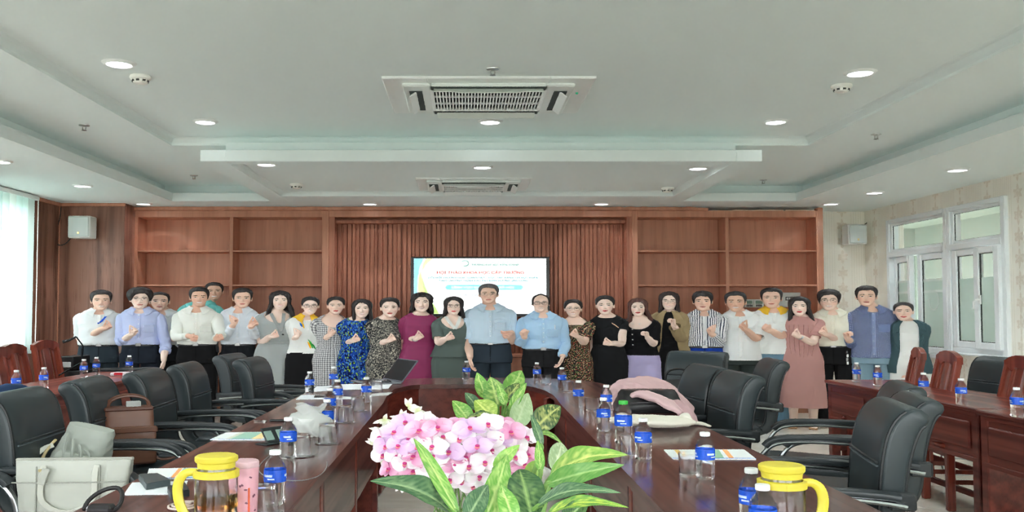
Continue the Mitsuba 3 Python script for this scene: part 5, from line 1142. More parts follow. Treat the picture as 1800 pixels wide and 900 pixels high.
def hand(pose, s=1.0):
    """right hand in its own axes: +x along the fingers, +y to the thumb, +z out of the palm"""
    M = [hull([((0, 0, 0), .023), ((.022, .016, 0), .017), ((.022, -.016, 0), .017), ((.074, .026, .0), .0135), ((.076, .0, -.001), .0135), ((.070, -.026, 0), .012)])]
    def fin(pts, r0, r1):
        rs = np.linspace(r0, r1, len(pts))
        for k in range(len(pts) - 1): M.append(hull([(pts[k], rs[k]), (pts[k + 1], rs[k + 1])]))
    if pose == 'heart':
        for y, l in ((.007, 1.0), (-.012, .95), (-.029, .8)):
            fin([(.076, y, .0), (.076 + .026 * l, y, .020), (.074 + .012 * l, y, .042), (.058, y, .040), (.050, y, .026)], .0102, .0085)
        fin([(.076, .026, 0), (.099, .031, .014), (.104, .048, .024), (.101, .068, .028)], .0102, .0080)
        fin([(.018, .024, .010), (.046, .036, .026), (.078, .046, .034), (.106, .066, .036)], .0130, .0085)
    elif pose == 'fist':
        for y, l in ((.026, .95), (.007, 1.0), (-.012, .95), (-.029, .8)):
            fin([(.076, y, .0), (.076 + .026 * l, y, .020), (.074 + .012 * l, y, .042), (.056, y, .040), (.050, y, .026)], .0104, .0088)
        fin([(.018, .024, .010), (.048, .044, .022), (.072, .040, .046), (.074, .018, .054)], .0130, .0095)
    else:
        for y, l, b in ((.026, .95, .3), (.007, 1.05, .36), (-.012, .98, .42), (-.029, .76, .5)):
            p, a, pts = np.array([.076, y, 0.0]), b * .6, [np.array([.076, y, 0.0])]
            for q in (.042, .027, .022): p = p + q * l * np.array([math.cos(a), 0, math.sin(a)]); pts.append(p); a += b
            fin(pts, .0100, .0078)
        fin([(.016, .024, .004), (.046, .044, .012), (.074, .050, .018), (.098, .046, .024)], .0130, .0085)
    return M
HANDS = {k: hand(k) for k in ('heart', 'fist', 'open')}

def person(label, b, pose, hair, top, bottom, extra=(), shoes=(30, 28, 28), brow=(40, 32, 30), smile=.6, lipc=(200, 128, 118), glasses=None, wide=1.0, feet=True):
    wide = wide * 1.14
    """pose: {'r': arm, 'l': arm}; r is the arm on the left of the picture; arm = ((elbow), (wrist), (fingertip), hand) in picture points, or None"""
    P0 = thing('person', label, 'person', 'people standing in a row behind the table')
    rng = random.Random(int(b.X * 1000)); nr = np.random.default_rng(int(abs(b.X) * 1000))
    arms, M = {}, []
    for sd, sx in (('r', -1), ('l', 1)):
        sh = np.array([sx * b.shx, .004, b.shz]); a = pose.get(sd); ul, fl = .275 * b.k, .235 * b.k
        if a is None:
            el = sh + np.array([sx * .018, .05, -ul]); wr = el + np.array([sx * .0, -.03, -fl]); tip = wr + np.array([0, -.03, -.15]); hp = 'open'
        else:
            (ex, ey), (wx, wy), (tx, ty), hp = a[:4]
            ef = min(np.linspace(-.10, .24, 35), key=lambda q: abs(np.linalg.norm(b.loc(ex, ey, q) - sh) - ul) + .05 * abs(q - .05)); el = b.loc(ex, ey, ef)
            wf = min(np.linspace(max(ef - .02, .19) if hp != 'open' else ef - .02, max(ef - .02, .19) + .24 if hp != 'open' else ef + .26, 40), key=lambda q: abs(np.linalg.norm(b.loc(wx, wy, q) - el) - fl)); wr = b.loc(wx, wy, wf); tip = b.loc(tx, ty, wf + (.03 if hp != 'open' else .01))
        arms[sd] = (sh, el, wr, tip, hp)
    g = .92 if b.sex == 'f' else 1.0; g *= (.6 + .4 * b.fat)
    for sd in 'rl':
        sh, el, wr, tip, hp = arms[sd]
        inn = sh * [.72, 1, 1] + [0, 0, -.01]
        M.append(mfd(smooth_tube([inn, sh, sh * .45 + el * .55, el, el * .5 + wr * .5, wr], [.046 * g, .052 * g, .043 * g, .037 * g, .036 * g, .0255 * g], 14, 22)))
        ax = tip - wr; ax /= np.linalg.norm(ax); up = np.array([0, 0, 1.0]) if hp != 'open' else np.array([0, -1.0, 0])
        if abs(ax @ up) > .93: up = np.array([-.5 if sd == 'r' else .5, -.6, .3])
        y = up - ax * (ax @ up); y /= np.linalg.norm(y); z = np.cross(ax, y) ; hz = (.90 if b.sex == 'm' else .82) * b.k ** .5
        if hp in ('heart', 'fist'): z = z if z[1] < 0 else -z            # the palm side is shown to the camera
        elif z[0] * (1 if sd == 'r' else -1) < 0: z = -z
        T_ = np.column_stack([ax * hz, y * hz, z * hz, wr])
        M += [h.transform(T_) for h in HANDS[hp]]
    # trunk, neck, head, legs
    zz = np.linspace(.50, .862, 30) * b.H; trunk = loft([b.ring(z, -.002, 40) for z in zz]); M.append(mfd(trunk))
    hm = head_mesh(wide); ear = [ball([sx * .0715 * wide, .006, -.008], [.010, .017, .028], 2) for sx in (-1, 1)]
    hy, hp_, hr = b.hrot
    HM = trimesh.transformations.euler_matrix(math.radians(-hp_), math.radians(hr), math.radians(hy), 'sxyz'); HM[:3, :3] *= b.hs; pv = np.array([0, .01, -.10])
    HM[:3, 3] = b.hc + pv - HM[:3, :3] @ pv * 1.0
    toh = lambda m: m.mat(HM)
    chin = HM[:3, :3] @ np.array([0, .018, -.06]) + HM[:3, 3]
    nb = np.array([b.hc[0] * .25, -.004, .845 * b.H]); nw = (.058 if b.sex == 'm' else .0455) * (.6 + .4 * b.fat)
    M.append(mfd(smooth_tube([nb - [0, 0, .04], nb, (nb + chin) / 2 + [0, .004, 0], chin, chin + [0, 0, .05]], [nw * 1.25, nw * 1.12, nw * .98, nw, nw * .9], 20, 14)))
    M.append(mfd(toh(hm))); M += [mfd(toh(e)) for e in ear]
    hipz = .52 * b.H
    legs = {}
    for sd, sx in (('r', -1), ('l', 1)):
        hp0 = np.array([sx * .085 * b.k, .01, hipz]); kn = np.array([sx * .088 * b.k, -.005, .275 * b.H]); an = np.array([sx * .09 * b.k, .02, .062]); legs[sd] = (hp0, kn, an)
        M.append(mfd(smooth_tube([hp0, hp0 * .5 + kn * .5, kn, kn * .5 + an * .5 + [0, .012, 0], an], [.082 * b.k, .068 * b.k, .05 * b.k, .05 * b.k, .034 * b.k], 14, 20)))
        M.append(hull([(an, .034), (an + [0, .02, -.030], .028), (an + [sx * .012, -.12, -.040], .020), (an + [sx * .02, -.17, -.044], .014), (an + [-sx * .01, -.165, -.044], .014)]))
    skin = unm(m3.Manifold.batch_boolean(M, m3.OpType.Add))
    iv = np.linalg.inv(HM); h = skin.v @ iv[:3, :3].T + iv[:3, 3]
    bl = np.exp(-((abs(h[:, 0]) - .040) / .020) ** 2 - ((h[:, 2] + .032) / .020) ** 2) * (h[:, 1] < 0) * .55
    hb = np.zeros(len(skin.v))
    for sd in 'rl': hb = np.maximum(hb, np.exp(-(np.linalg.norm(skin.v - arms[sd][3], axis=1) / .05) ** 2) * .5)
    sc_ = L(b.skin); bc = sc_ * [1.0, .74, .70]; mk = np.clip(np.maximum(bl, hb), 0, 1)[:, None]; skin.c = sc_ * (1 - mk) + bc * mk
    body = put(b.out(skin), 'skin', P0, 'body', True)
    A = lambda m, bs, name, parent=P0, sm=40, **k: put(b.out(m), bs, parent, name, sm, **k)
    # face
    for sx in (-1, 1):
        ex, ez, eh = sx * .0305, .001, .0052 - .0012 * smile
        u, v = np.meshgrid(np.linspace(-1, 1, 15), np.linspace(-1, 1, 9), indexing='ij'); sh_ = np.sqrt(np.clip(1 - abs(u) ** 2.2, 0, 1))
        x, z = ex + u * .0150, ez + v * eh * sh_ + .0012 * (1 - u * u) - .001 * sx * u * -1; y = front_y(x * 1.0, z) - .0020 - .0022 * np.sqrt(np.clip(1 - u * u, 0, 1))
        c = np.where((np.hypot(u * .0150, v * eh) < .0058)[..., None], L(36, 26, 24), L(226, 220, 214)); c = np.where((v > .45)[..., None] | (abs(u) > .9)[..., None], L(40, 28, 26), c)
        A(toh(Me(np.stack([x * wide, y, z], -1).reshape(-1, 3), grid_faces(15, 9)[:, ::-1], c.reshape(-1, 3))), 'plastic', 'eye', body, True)
        q = np.linspace(-1, 1, 9); bxx = sx * .0315 + q * .0185; bz = .0195 + .0035 * (1 - q * q) + .001 * sx * -q
        p = np.stack([bxx * wide, front_y(bxx, bz) - .001, bz], 1); A(toh(tube(p, .0030 * (1 - .4 * q * q * (np.sign(q) == sx)), 6, .0024)).col(brow), 'cloth', 'eyebrow', body, True)
    u, v = np.meshgrid(np.linspace(-1, 1, 17), np.linspace(-1, 1, 9), indexing='ij'); hh = .0078 + .0016 * smile; cz = -.067; mw = .0235 + .003 * smile
    x = u * mw; z = cz + .0065 * smile * u * u + v * hh * (1 - abs(u) ** 2.4); y = front_y(x, z) - .0022 - .002 * (1 - v * v) * (1 - u * u)
    teeth = (abs(v + .1) < .62) & (abs(u) < .80) & (smile > .7)
    line = (abs(v) < .15) & (smile <= .7)
    c = np.where(teeth[..., None], L(238, 234, 228), np.where(line[..., None], L(120, 58, 56), L(lipc)))
    A(toh(Me(np.stack([x * wide, y, z], -1).reshape(-1, 3), grid_faces(17, 9)[:, ::-1], c.reshape(-1, 3))), 'satin', 'mouth', body, True)
    if glasses:
        G = []; gc, gw, gh = glasses
        for sx in (-1, 1):
            a = np.linspace(0, 2 * math.pi, 25); xx = sx * .032 + np.sign(np.cos(a)) * abs(np.cos(a)) ** .7 * .0235; zz_ = -.002 + np.sign(np.sin(a)) * abs(np.sin(a)) ** .7 * gh
            p = np.stack([xx * wide, -.099 + 4.0 * (abs(xx)) ** 2 , zz_], 1); G.append(tube(p, gw, 6))
            G.append(tube([(sx * .056 * wide, -.086, .004), (sx * .074 * wide, -.04, .004), (sx * .077 * wide, .012, .0)], gw, 6))
        G.append(tube([(-.010, -.100, .002), (0, -.101, .005), (.010, -.100, .002)], gw, 6)); A(toh(merge(G)).col(gc), 'plastic', 'glasses', P0, True)
    make_hair(A, toh, hair, wide, rng)
    ctx = dict(b=b, A=A, arms=arms, legs=legs, rng=rng, g=g, P0=P0)
    for fn in (bottom, top) + tuple(extra): fn(ctx)
    if feet:
        for sd in 'rl':
            hp0, kn, an = legs[sd]; sx = -1 if sd == 'r' else 1
            m = unm(hull([(an + [0, .03, -.022], .038), (an + [0, .005, .0], .036), (an + [sx * .015, -.10, -.028], .030), (an + [sx * .02, -.165, -.036], .024), (an + [-sx * .015, -.16, -.036], .022)])); m.v[:, 2] = np.maximum(m.v[:, 2], .004)
            A(m.col(shoes), 'leather', 'shoe')
    return ctx

# ---- hair
def make_hair(A, toh, st, wide, rng):
    """st: colour, line = [(degrees from the front, height of the hair's edge)], thick = (crown, edge), wave, part, tails"""
    col = L(st['c']); nth, ns = 96, 26
    th = (np.arange(nth) * 2 * math.pi / nth); dg = np.degrees(np.minimum(th, 2 * math.pi - th)); sgn = np.where(th < math.pi, 1, -1)     # +: right side of the picture
    kx, kz = zip(*st['line']); ze = np.interp(dg, kx, kz)
    if 'linel' in st: ze = np.where(sgn < 0, np.interp(dg, *zip(*st['linel'])), ze)
    ze = ze + st.get('part', 0) * np.sin(th) * (dg < 70) * np.cos(np.radians(dg * 1.2))
    jag = meshkit.noise(np.stack([np.cos(th) * 7, np.sin(th) * 7, 0 * th + rng.random() * 50], 1)) - .5
    ze = ze + jag * st.get('jag', .008) * (1 if 'jag' in st else .8)
    S = np.linspace(0, 1, ns); zt = .1115
    z = zt - (zt - ze[:, None]) * (S[None, :] ** .85)
    t0, t1 = st['thick']; side = st.get('side', 1.0)
    zi = np.clip(z, -.012, .1115)
    w, f, bk = np.interp(zi, HZ, HWD) * wide, np.interp(zi, HZ, HF), np.interp(zi, HZ, HB)
    drop = np.clip(-.012 - z, 0, 1)
    w = w + drop * st.get('flare', .12); bk = bk - drop * .10; f = f + drop * st.get('pull', .05)
    c = (f + bk) / 2; sn, cs = np.sin(th)[:, None], np.cos(th)[:, None]; e = 2 / 2.25
    x = np.sign(sn) * abs(sn) ** e * w; y = c - np.sign(cs) * abs(cs) ** e * (bk - f) / 2
    P = np.stack([x, y, z], -1)
    tt = t0 + (t1 - t0) * S[None, :] ** 1.4 + 0 * z
    tt = tt * (1 + (side - 1) * abs(sn) * np.clip(S * 1.5, 0, 1)) + st.get('fringe', 0) * np.clip(1 - dg / 60, 0, 1)[:, None] * np.sin(np.pi * S)[None] + drop * st.get('bulk', .10)
    q = np.stack([np.cos(th)[:, None] * 10 + 0 * z, np.sin(th)[:, None] * 10 + 0 * z, z * st.get('zf', 6) + 0 * x], -1)
    wv = meshkit.fbm(q * [1, 1, 1.5] + rng.random() * 40, 3) - .5; fine = meshkit.noise(q * [4.5, 4.5, .6] + 9) - .5
    tt = tt + (wv * st.get('wave', .010) + fine * .003) * np.clip(S * 4, 0, 1)[None]
    ctr = np.stack([0 * z, 0 * z + .004, np.minimum(z, .02) * np.clip(z / .02, 0, 1) + np.where(z < 0, z, 0)], -1); d = P - ctr; d /= np.linalg.norm(d, axis=-1, keepdims=True) + 1e-9
    O = P + d * tt[..., None]; I = P - d * np.minimum(.012, .004 + drop * .3)[..., None]
    O[:, 0] = O[:, 0].mean(0); I[:, 0] = I[:, 0].mean(0)
    sw = st.get('sweep', 0); O[..., 0] += sw * drop; I[..., 0] += sw * drop
    nv = nth * ns; g = grid_faces(nth, ns, True, False); rim = np.array([[i * ns + ns - 1, ((i + 1) % nth) * ns + ns - 1, nv + ((i + 1) % nth) * ns + ns - 1, nv + i * ns + ns - 1] for i in range(nth)])
    sh = np.clip(.5 + 1.6 * fine + .9 * wv, 0, 1)[..., None]; hi = np.clip(col * 2.1 + .012, 0, 1); cc = (col * (1 - sh) + hi * sh).reshape(-1, 3)
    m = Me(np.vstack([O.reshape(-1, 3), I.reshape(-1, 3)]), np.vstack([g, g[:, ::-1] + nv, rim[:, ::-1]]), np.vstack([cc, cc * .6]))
    hk = A(toh(m), 'hair', 'hair', sm=True)
    for pts, r in st.get('tails', ()):
        m = smooth_tube(pts, r, 14, 20); m.v += (meshkit.fbm(m.v * [60, 60, 14], 2)[:, None] - .5) * .006; A(toh(m).col(st['c']), 'hair', 'ponytail' if len(pts) > 3 else 'bun', hk, True)
scene['hair'] = pr(rough=.42, spec=.35)
BLK = (30, 26, 27)
SHORT = dict(c=BLK, line=[(0, .076), (26, .075), (42, .064), (54, .036), (64, .004), (72, -.016), (84, -.018), (96, .008), (118, -.03), (180, -.068)], thick=(.024, .007), wave=.012, side=.55, fringe=.010)
TIED = dict(c=BLK, line=[(0, .080), (24, .074), (42, .054), (58, .026), (72, .004), (90, .010), (110, -.01), (140, -.05), (180, -.07)], thick=(.020, .006), wave=.004, side=.8)
def LONG(end=-.26, face=52, c=BLK, **k): return {**dict(c=c, line=[(0, .078), (20, .070), (36, .046), (face, -.005), (face + 10, end * .75), (face + 30, end), (180, end - .02)], thick=(.022, .010), wave=.010, flare=.05, pull=.05, bulk=.05, jag=.02), **k}
TAIL = ((((0, .085, .05), (0, .125, .03), (.01, .135, -.04), (.02, .12, -.13), (.02, .10, -.2)), (.018, .024, .022, .018, .006)),)
BUN = ((((0, .08, .0), (0, .115, -.01), (0, .12, -.02)), (.02, .034, .02)),)

# ---- clothes
PLAIN = ('cloth', 'satin', 'skin', 'velvet')
def neckline(b, kind):
    def fn(ph):
        f = np.cos(ph); base = .852 * b.H + .006 * np.clip(-f, 0, 1)
        if kind == 'crew': return base - .012 * np.clip(f, 0, 1) ** 2
        if kind == 'round': return base - .040 * np.clip(f, 0, 1) ** 1.6
        if kind == 'square': return base - .075 * np.clip((f - .30) / .25, 0, 1) - .01
        if kind == 'shirt': return base + .004 - .066 * np.clip((f - .86) / .14, 0, 1) ** 1.0
        if kind == 'v': return base - .15 * np.clip((f - .45) / .55, 0, 1) ** 1.1
        if kind == 'deepv': return base - .22 * np.clip((f - .40) / .60, 0, 1) ** 1.1
        return base
    return fn
def shell(b, zlo, neck, off=.012, nz=46, n=80, tab=None, pleats=0, pamp=.0, wr=.006, seed=0, phi=None, flare=0.0, blouse=0.0, swell=None):
    ph = np.arange(n) * 2 * math.pi / n if phi is None else phi
    zt = neckline(b, neck)(ph); q = np.linspace(0, 1, nz) ** 1.0
    z = zlo + (zt - zlo)[None] * q[:, None]
    p = np.stack([b.ring(z[i], off, tab=tab, phi=ph) for i in range(nz)])
    ctr = np.stack([0 * z, 0 * z, z], -1); d = p - ctr; d[..., 2] = 0; d /= np.linalg.norm(d, axis=-1, keepdims=True) + 1e-9
    f = meshkit.fbm(np.stack([p[..., 0] * 9, p[..., 1] * 9, p[..., 2] * 6], -1) + seed * 13.7, 3, seed) - .5
    fold = np.sin((p[..., 2] * 38 + p[..., 0] * 26 * np.sign(np.sin(seed + 1)) + f * 7)) * .35 * np.clip(1.2 - abs(z / b.H - .63) * 6, 0, 1)
    low = np.clip((.60 - z / b.H) / .2, 0, 1)
    disp = (f * 2 + fold) * wr + (np.sin(ph * pleats)[None] * pamp * low if pleats else 0) + flare * np.clip((zlo + .12 - z) / .12, 0, 1) + blouse * np.exp(-((z - zlo - .045) / .04) ** 2) - (blouse * .8 * np.clip(1 - (z - zlo) / .018, 0, 1))
    if swell: disp = disp + swell(ph[None], z)
    p = p + d * disp[..., None]
    closed = phi is None; uv = np.stack([np.broadcast_to(ph[None] * .165, z.shape), z], -1).reshape(-1, 2)
    return Me(p.reshape(-1, 3), grid_faces(nz, n, False, closed), None, uv)
def sleeve(ctx, sd, frac, r0, r1, wr=.004, puff=0.0, cuff=None):
    """along the upper arm and, past frac 1, along the forearm to frac 2 (the wrist)"""
    b = ctx['b']; sh, el, wrst, tip, hp = ctx['arms'][sd]; inn = sh * [.66, 1, 1] + [0, 0, -.012]
    full = spline([inn, sh, sh * .45 + el * .55, el, el * .5 + wrst * .5, wrst], 60)
    iel = np.argmin(np.linalg.norm(full - el, axis=1)); ish = np.argmin(np.linalg.norm(full - sh, axis=1))
    end = ish + (iel - ish) * min(frac, 1) + (59 - iel) * max(0, frac - 1); n = 26
    p = np.stack([np.interp(np.linspace(0, end, n), np.arange(60), full[:, k]) for k in range(3)], 1)
    q = np.linspace(0, 1, n); r = np.interp(q, [0, .18, .3, 1], [r0 * .80, r0 * .99, r0, r1]) + puff * np.sin(np.pi * np.clip(q * 1.08 - .05, 0, 1)) ** 1.0
    r[0] *= .8
    m = tube(p, r, 22, None, False)
    f = meshkit.fbm(m.v * 16 + 5, 3, 3) - .5; ctr = np.repeat(p, 22, 0); d = m.v - ctr; d /= np.linalg.norm(d, axis=1, keepdims=True) + 1e-9
    kink = np.exp(-(np.linalg.norm(m.v - el, axis=1) / .07) ** 2) if frac > 1 else 0
    m.v += d * (f * 2 * wr + np.sin((np.repeat(q, 22) * 40) + f * 9) * wr * (.4 + .9 * kink))[:, None]
    N = len(m.v); last = m.v[-22:]; c0 = last.mean(0); inner = c0 + (last - c0) * .88 - (p[-1] - p[-3]) * .9
    m2 = Me(np.vstack([m.v, last * 0 + c0 + (last - c0) * .99, inner]), np.vstack([m.f, np.array([[N - 22 + j, N - 22 + (j + 1) % 22, N + (j + 1) % 22, N + j] for j in range(22)])[:, [0, 1, 2]], np.array([[N - 22 + j, N + (j + 1) % 22, N + j] for j in range(22)]),
                                                                        np.array([[N + j, N + (j + 1) % 22, N + 22 + (j + 1) % 22] for j in range(22)]), np.array([[N + j, N + 22 + (j + 1) % 22, N + 22 + j] for j in range(22)])]))
    g = np.arange(22) * .27 / 22; u = np.concatenate([np.tile(g, n), g, g]); v = np.concatenate([np.repeat(np.linspace(0, .3 * frac, n), 22), np.full(44, .3 * frac)])
    m2.uv = np.stack([u + 3, v], 1)
    if cuff:
        cf = tube([p[-1] - (p[-1] - p[-2]) / np.linalg.norm(p[-1] - p[-2]) * cuff, p[-1]], [r[-1] + .005, r[-1] + .005], 22); return m2, cf
    return m2, None
def collar(b, spread=.50, h=.022, drop=.040, off=.010, pts=.040):
    """shirt collar: a stand that folds over into two points"""
    n, k = 41, 7; ph = np.linspace(spread * .42, 2 * math.pi - spread * .42, n)
    zb = .856 * b.H; R = []
    for q in np.linspace(0, 1, k):
        if q < .4: o, dz = off + .002, h * (q / .4)
        else: s = (q - .4) / .6; o, dz = off + .003 + .007 * s, h - (h + drop * .72) * s
        fr = np.clip(np.cos(ph), 0, 1) ** 3
        z = zb + dz - .026 * fr - (pts * np.clip((np.cos(ph) - .72) / .28, 0, 1) ** 1.2 * max(0, (q - .4) / .6))
        p = b.ring(np.clip(z, 0, .872 * b.H), o, phi=ph); p[:, 2] = z; p[:, 1] -= .006 * fr; R.append(p)
    return sheet(Me(np.array(R).reshape(-1, 3), grid_faces(k, n)), .0025)
def front_pt(b, z, x, off): 
    a, f, _ = b.sect(z); r = min(.99, abs(x) / (a + off)); return np.array([x, -(f + off) * (1 - r ** 2.35) ** (1 / 2.35), z])
def placket(ctx, z0, z1, off, col, btn, mat='cloth', x=.0, n=6):
    b = ctx['b']; zz = np.linspace(z0, z1, 26); p = [front_pt(b, z, x, off + .004) for z in zz]; ctx['A'](tube(p, .0012, 6, .015, True, (0, -1, 0), 4).col(col), mat, 'placket')
    for z in np.linspace(z0 + .03, z1 - .01, n): ctx['A'](ball(front_pt(b, z, x, off + .0065), [.0052, .002, .0052], 1).col(btn), 'plastic', 'button')
def shirt(rgb, sl=(.78, .78), tucked=True, bsdf='cloth', coll=None, pocket=0, hem=None, wr=.007, plk=True, off=.013, cuffs=True, sr=None, cname='shirt', btn=(236, 236, 232), neck='shirt', polo=False, plkc=(226, 228, 232)):
    def fn(ctx):
        b = ctx['b']; zlo = (.585 if tucked else (hem or .50)) * b.H
        ms = [shell(b, zlo, neck, off, wr=wr, seed=ctx['rng'].randint(0, 99), blouse=.012 if tucked else 0, flare=.006)]
        r0 = (.060 if b.sex == 'm' else .054) * (.55 + .45 * b.fat)
        for sd, f in zip('rl', sl):
            r1 = (r0 * 1.02 if f < 1 else (r0 * .84 if f < 1.6 else r0 * .62)) if sr is None else sr
            m, cf = sleeve(ctx, sd, f, r0, r1, wr * .7, 0, .04 if (f >= 1 and cuffs) else None); ms.append(m)
            if cf is not None: cf.uv = np.column_stack([cf.v[:, 0] * 0 + np.arange(len(cf.v)) % 22 * .012, cf.v[:, 2]]); ms.append(cf)
        m = merge(ms)
        if bsdf in PLAIN: m.uv = None; m.col(rgb)
        ctx['A'](m, bsdf, cname, sm=True)
        if coll is not False:
            c = collar(b); cc = coll or rgb
            if bsdf not in PLAIN and coll is None: c.uv = np.column_stack([c.v[:, 0], c.v[:, 2]]); ctx['A'](c, bsdf, 'collar', sm=True)
            else: ctx['A'](c.col(cc), 'cloth', 'collar', sm=True)
        sh_ = tuple(int(x * .93) for x in rgb)
        if plk: placket(ctx, zlo + .01 if not polo else .74 * b.H, .812 * b.H, off + .001, rgb if bsdf in PLAIN else plkc, btn, n=7 if not polo else 3)
        if pocket:
            x, z = pocket * .082 * b.k, .715 * b.H; P = [front_pt(b, z + dz, x + dx, off + .008) for dz, dx in ((-.06, 0), (-.03, 0), (0, 0), (.03, 0))]
            pk = ctx['A'](tube(P, .002, 8, .048, True, (0, -1, 0), 6).col(sh_), 'cloth', 'pocket')
    return fn
def trousers(rgb, belt=True, mat='cloth', buckle=(150, 150, 150), beltc=(26, 26, 28), top=.60, wr=.006, end=.035):
    def fn(ctx):
        b = ctx['b']; n = 64; zz = np.linspace(.455, top, 14) * b.H
        R = [b.ring(z, .010 + (.004 if z < .5 * b.H else 0), n) for z in zz]; ms = [loft(R, True, False)]
        for sd in 'rl':
            hp0, kn, an = ctx['legs'][sd]; sx = -1 if sd == 'r' else 1
            p = spline([hp0 + [sx * .004, 0, .01], hp0 + [sx * .004, 0, -.09], kn + [sx * .004, 0, .0], an + [0, -.004, .14], [an[0], an[1] - .012, end]], 30); q = np.linspace(0, 1, 30)
            m = tube(p, np.interp(q, [0, .12, .5, .85, 1], [.092, .096, .078, .070, .074]) * b.k * (.6 + .4 * b.fat), 24)
            f = meshkit.fbm(m.v * [14, 14, 9] + sx * 7, 3, 4) - .5; m.v += f[:, None] * np.column_stack([np.sign(m.v[:, 0] - p[0, 0]), np.sign(m.v[:, 1]), 0 * f]) * wr * 1.6
            ms.append(m)
        t = ctx['A'](merge(ms).col(rgb), mat, 'trousers', sm=True)
        if belt: ctx['A'](tube([front_pt(b, z, .0, .012) for z in np.linspace(.47 * b.H, .585 * b.H, 10)], .003, 6, .006, True, (0, -1, 0)).col(tuple(int(c * .7) for c in rgb)), mat, 'fly', t)
        if belt:
            zb = .592 * b.H; m = loft([b.ring(zb - .018, .012, n), b.ring(zb - .016, .020, n), b.ring(zb + .016, .020, n), b.ring(zb + .018, .012, n)], False, False); bl = ctx['A'](m.col(beltc), 'leather', 'belt')
            q = front_pt(b, zb, 0, .021); ctx['A'](box(-.024, .024, -.006, .004, -.019, .019, .004).mv(*q).col(buckle), 'metal', 'buckle', bl, 25)
    return fn
def skirt(rgb, kind='pencil', mat='cloth', end=.30, top=.60, pleats=0, pamp=.0, name='skirt', wr=.005):
    def fn(ctx):
        b = ctx['b']; tab = SKIRTS[kind]; zz = np.linspace(end, top, 30) * b.H; ph = np.arange(72) * 2 * math.pi / 72
        R = []
        for z in zz:
            p = b.ring(z, .012, tab=tab, phi=ph); d = p * [1, 1, 0]; d /= np.linalg.norm(d, axis=1, keepdims=True); low = np.clip((top - .03 - z / b.H) / .15, 0, 1)
            f = meshkit.fbm(np.column_stack([p[:, 0] * 9, p[:, 1] * 9, p[:, 2] * 2.5]), 3, 6) - .5; R.append(p + d * (f * 2 * wr * low + np.sin(ph * pleats) * pamp * low)[:, None])
        ctx['A'](Me(np.array(R).reshape(-1, 3), grid_faces(30, 72, False, True)).col(rgb), mat, name, sm=True)
    return fn
def dress(rgb, mat='cloth', neck='round', end=.24, kind='dress', sl=.55, sr=None, puff=0.0, pleats=0, pamp=0.0, wr=.006, off=.012, r0=None, name='dress', coll=None, sleeves='rl', waist=0.0):
    def fn(ctx):
        b = ctx['b']; sw = (lambda ph, z: -waist * np.exp(-((z / b.H - .62) / .022) ** 2)) if waist else None
        ms = [shell(b, end * b.H, neck, off, nz=70, n=88, tab=SKIRTS[kind], pleats=pleats, pamp=pamp, wr=wr, seed=ctx['rng'].randint(0, 99), swell=sw)]
        q = (r0 or .054) * (.5 + .5 * b.fat)
        for sd in sleeves:
            if sl > 0: ms.append(sleeve(ctx, sd, sl, q, sr or q * .96, wr * .7, puff)[0])
        m = merge(ms)
        if mat in PLAIN: m.uv = None; m.col(rgb)
        ctx['A'](m, mat, name, sm=True)
        if coll: ctx['A'](collar(b, 1.1, .020, .03, .008, .05).col(coll), 'cloth', 'collar', sm=True)
    return fn
def open_jacket(rgb, hem=.46, gap0=.30, gap1=.55, sl=.8, mat='cloth', off=.028, lap=None, name='jacket', r0=.062, sr=None):
    """an open-fronted jacket: the gap between its fronts widens from gap0 (top) to gap1 (hem), in radians"""
    def fn(ctx):
        b = ctx['b']; nz, n = 44, 70; q = np.linspace(0, 1, nz); z0, z1 = hem * b.H, .850 * b.H; R, U = [], []
        for s in q:
            g = gap1 + (gap0 - gap1) * s; ph = np.linspace(g, 2 * math.pi - g, n); z = z0 + (z1 - z0) * s; p = b.ring(np.full(n, z), off - .012 * np.clip((s - .85) / .15, 0, 1), phi=ph)
            f = meshkit.fbm(p * [8, 8, 5] + 3, 3, 9) - .5; d = p * [1, 1, 0]; d /= np.linalg.norm(d, axis=1, keepdims=True); R.append(p + d * (f * .014 + .012 * (1 - s) * (abs(np.sin(ph)) ** 2))[:, None])
        ms = [sheet(Me(np.array(R).reshape(-1, 3), grid_faces(nz, n)), .006)]
        for sd, f in zip('rl', sl if isinstance(sl, tuple) else (sl, sl)): ms.append(sleeve(ctx, sd, f, r0, sr or r0 * .93, .005)[0])
        m = merge(ms); m.uv = None; j = ctx['A'](m.col(rgb), mat, name, sm=True)
        lc = lap or tuple(int(c * 1.04) for c in rgb)
        for sd in (-1, 1):
            V = []
            for s in np.linspace(.42, 1.0, 16):
                g = gap1 + (gap0 - gap1) * s; w = .46 * math.sin(math.pi * min(1, (s - .42) / .58 * .78 + .02)) ** .9
                z = z0 + (z1 - z0) * s + .006; ph = np.array([g - .02, g + w * .5, g + w]); ph = ph if sd > 0 else 2 * math.pi - ph
                p = b.ring(np.full(3, z), off + .008, phi=ph); V.append(p)
            ctx['A'](sheet(Me(np.array(V).reshape(-1, 3), grid_faces(16, 3) if sd > 0 else grid_faces(16, 3)[:, ::-1]), -.004).col(lc), mat, 'lapel', j, 40)
    return fn
def watch(sd, c=(190, 190, 190), face=(230, 230, 230)):
    def fn(ctx):
        sh, el, wr, tip, hp = ctx['arms'][sd]; d = wr - el; d /= np.linalg.norm(d); m = tube([wr - d * .028, wr - d * .012], [.0300 * ctx['g']] * 2, 18); w = ctx['A'](m.col(c), 'metal', 'watch'); 
        n = np.array([0, -1.0, .3]); n -= d * (n @ d); n /= np.linalg.norm(n); ctx['A'](ball(wr - d * .02 + n * .028 * ctx['g'], [.014, .008, .014], 1).col(face), 'plastic', 'watch_face', w)
    return fn

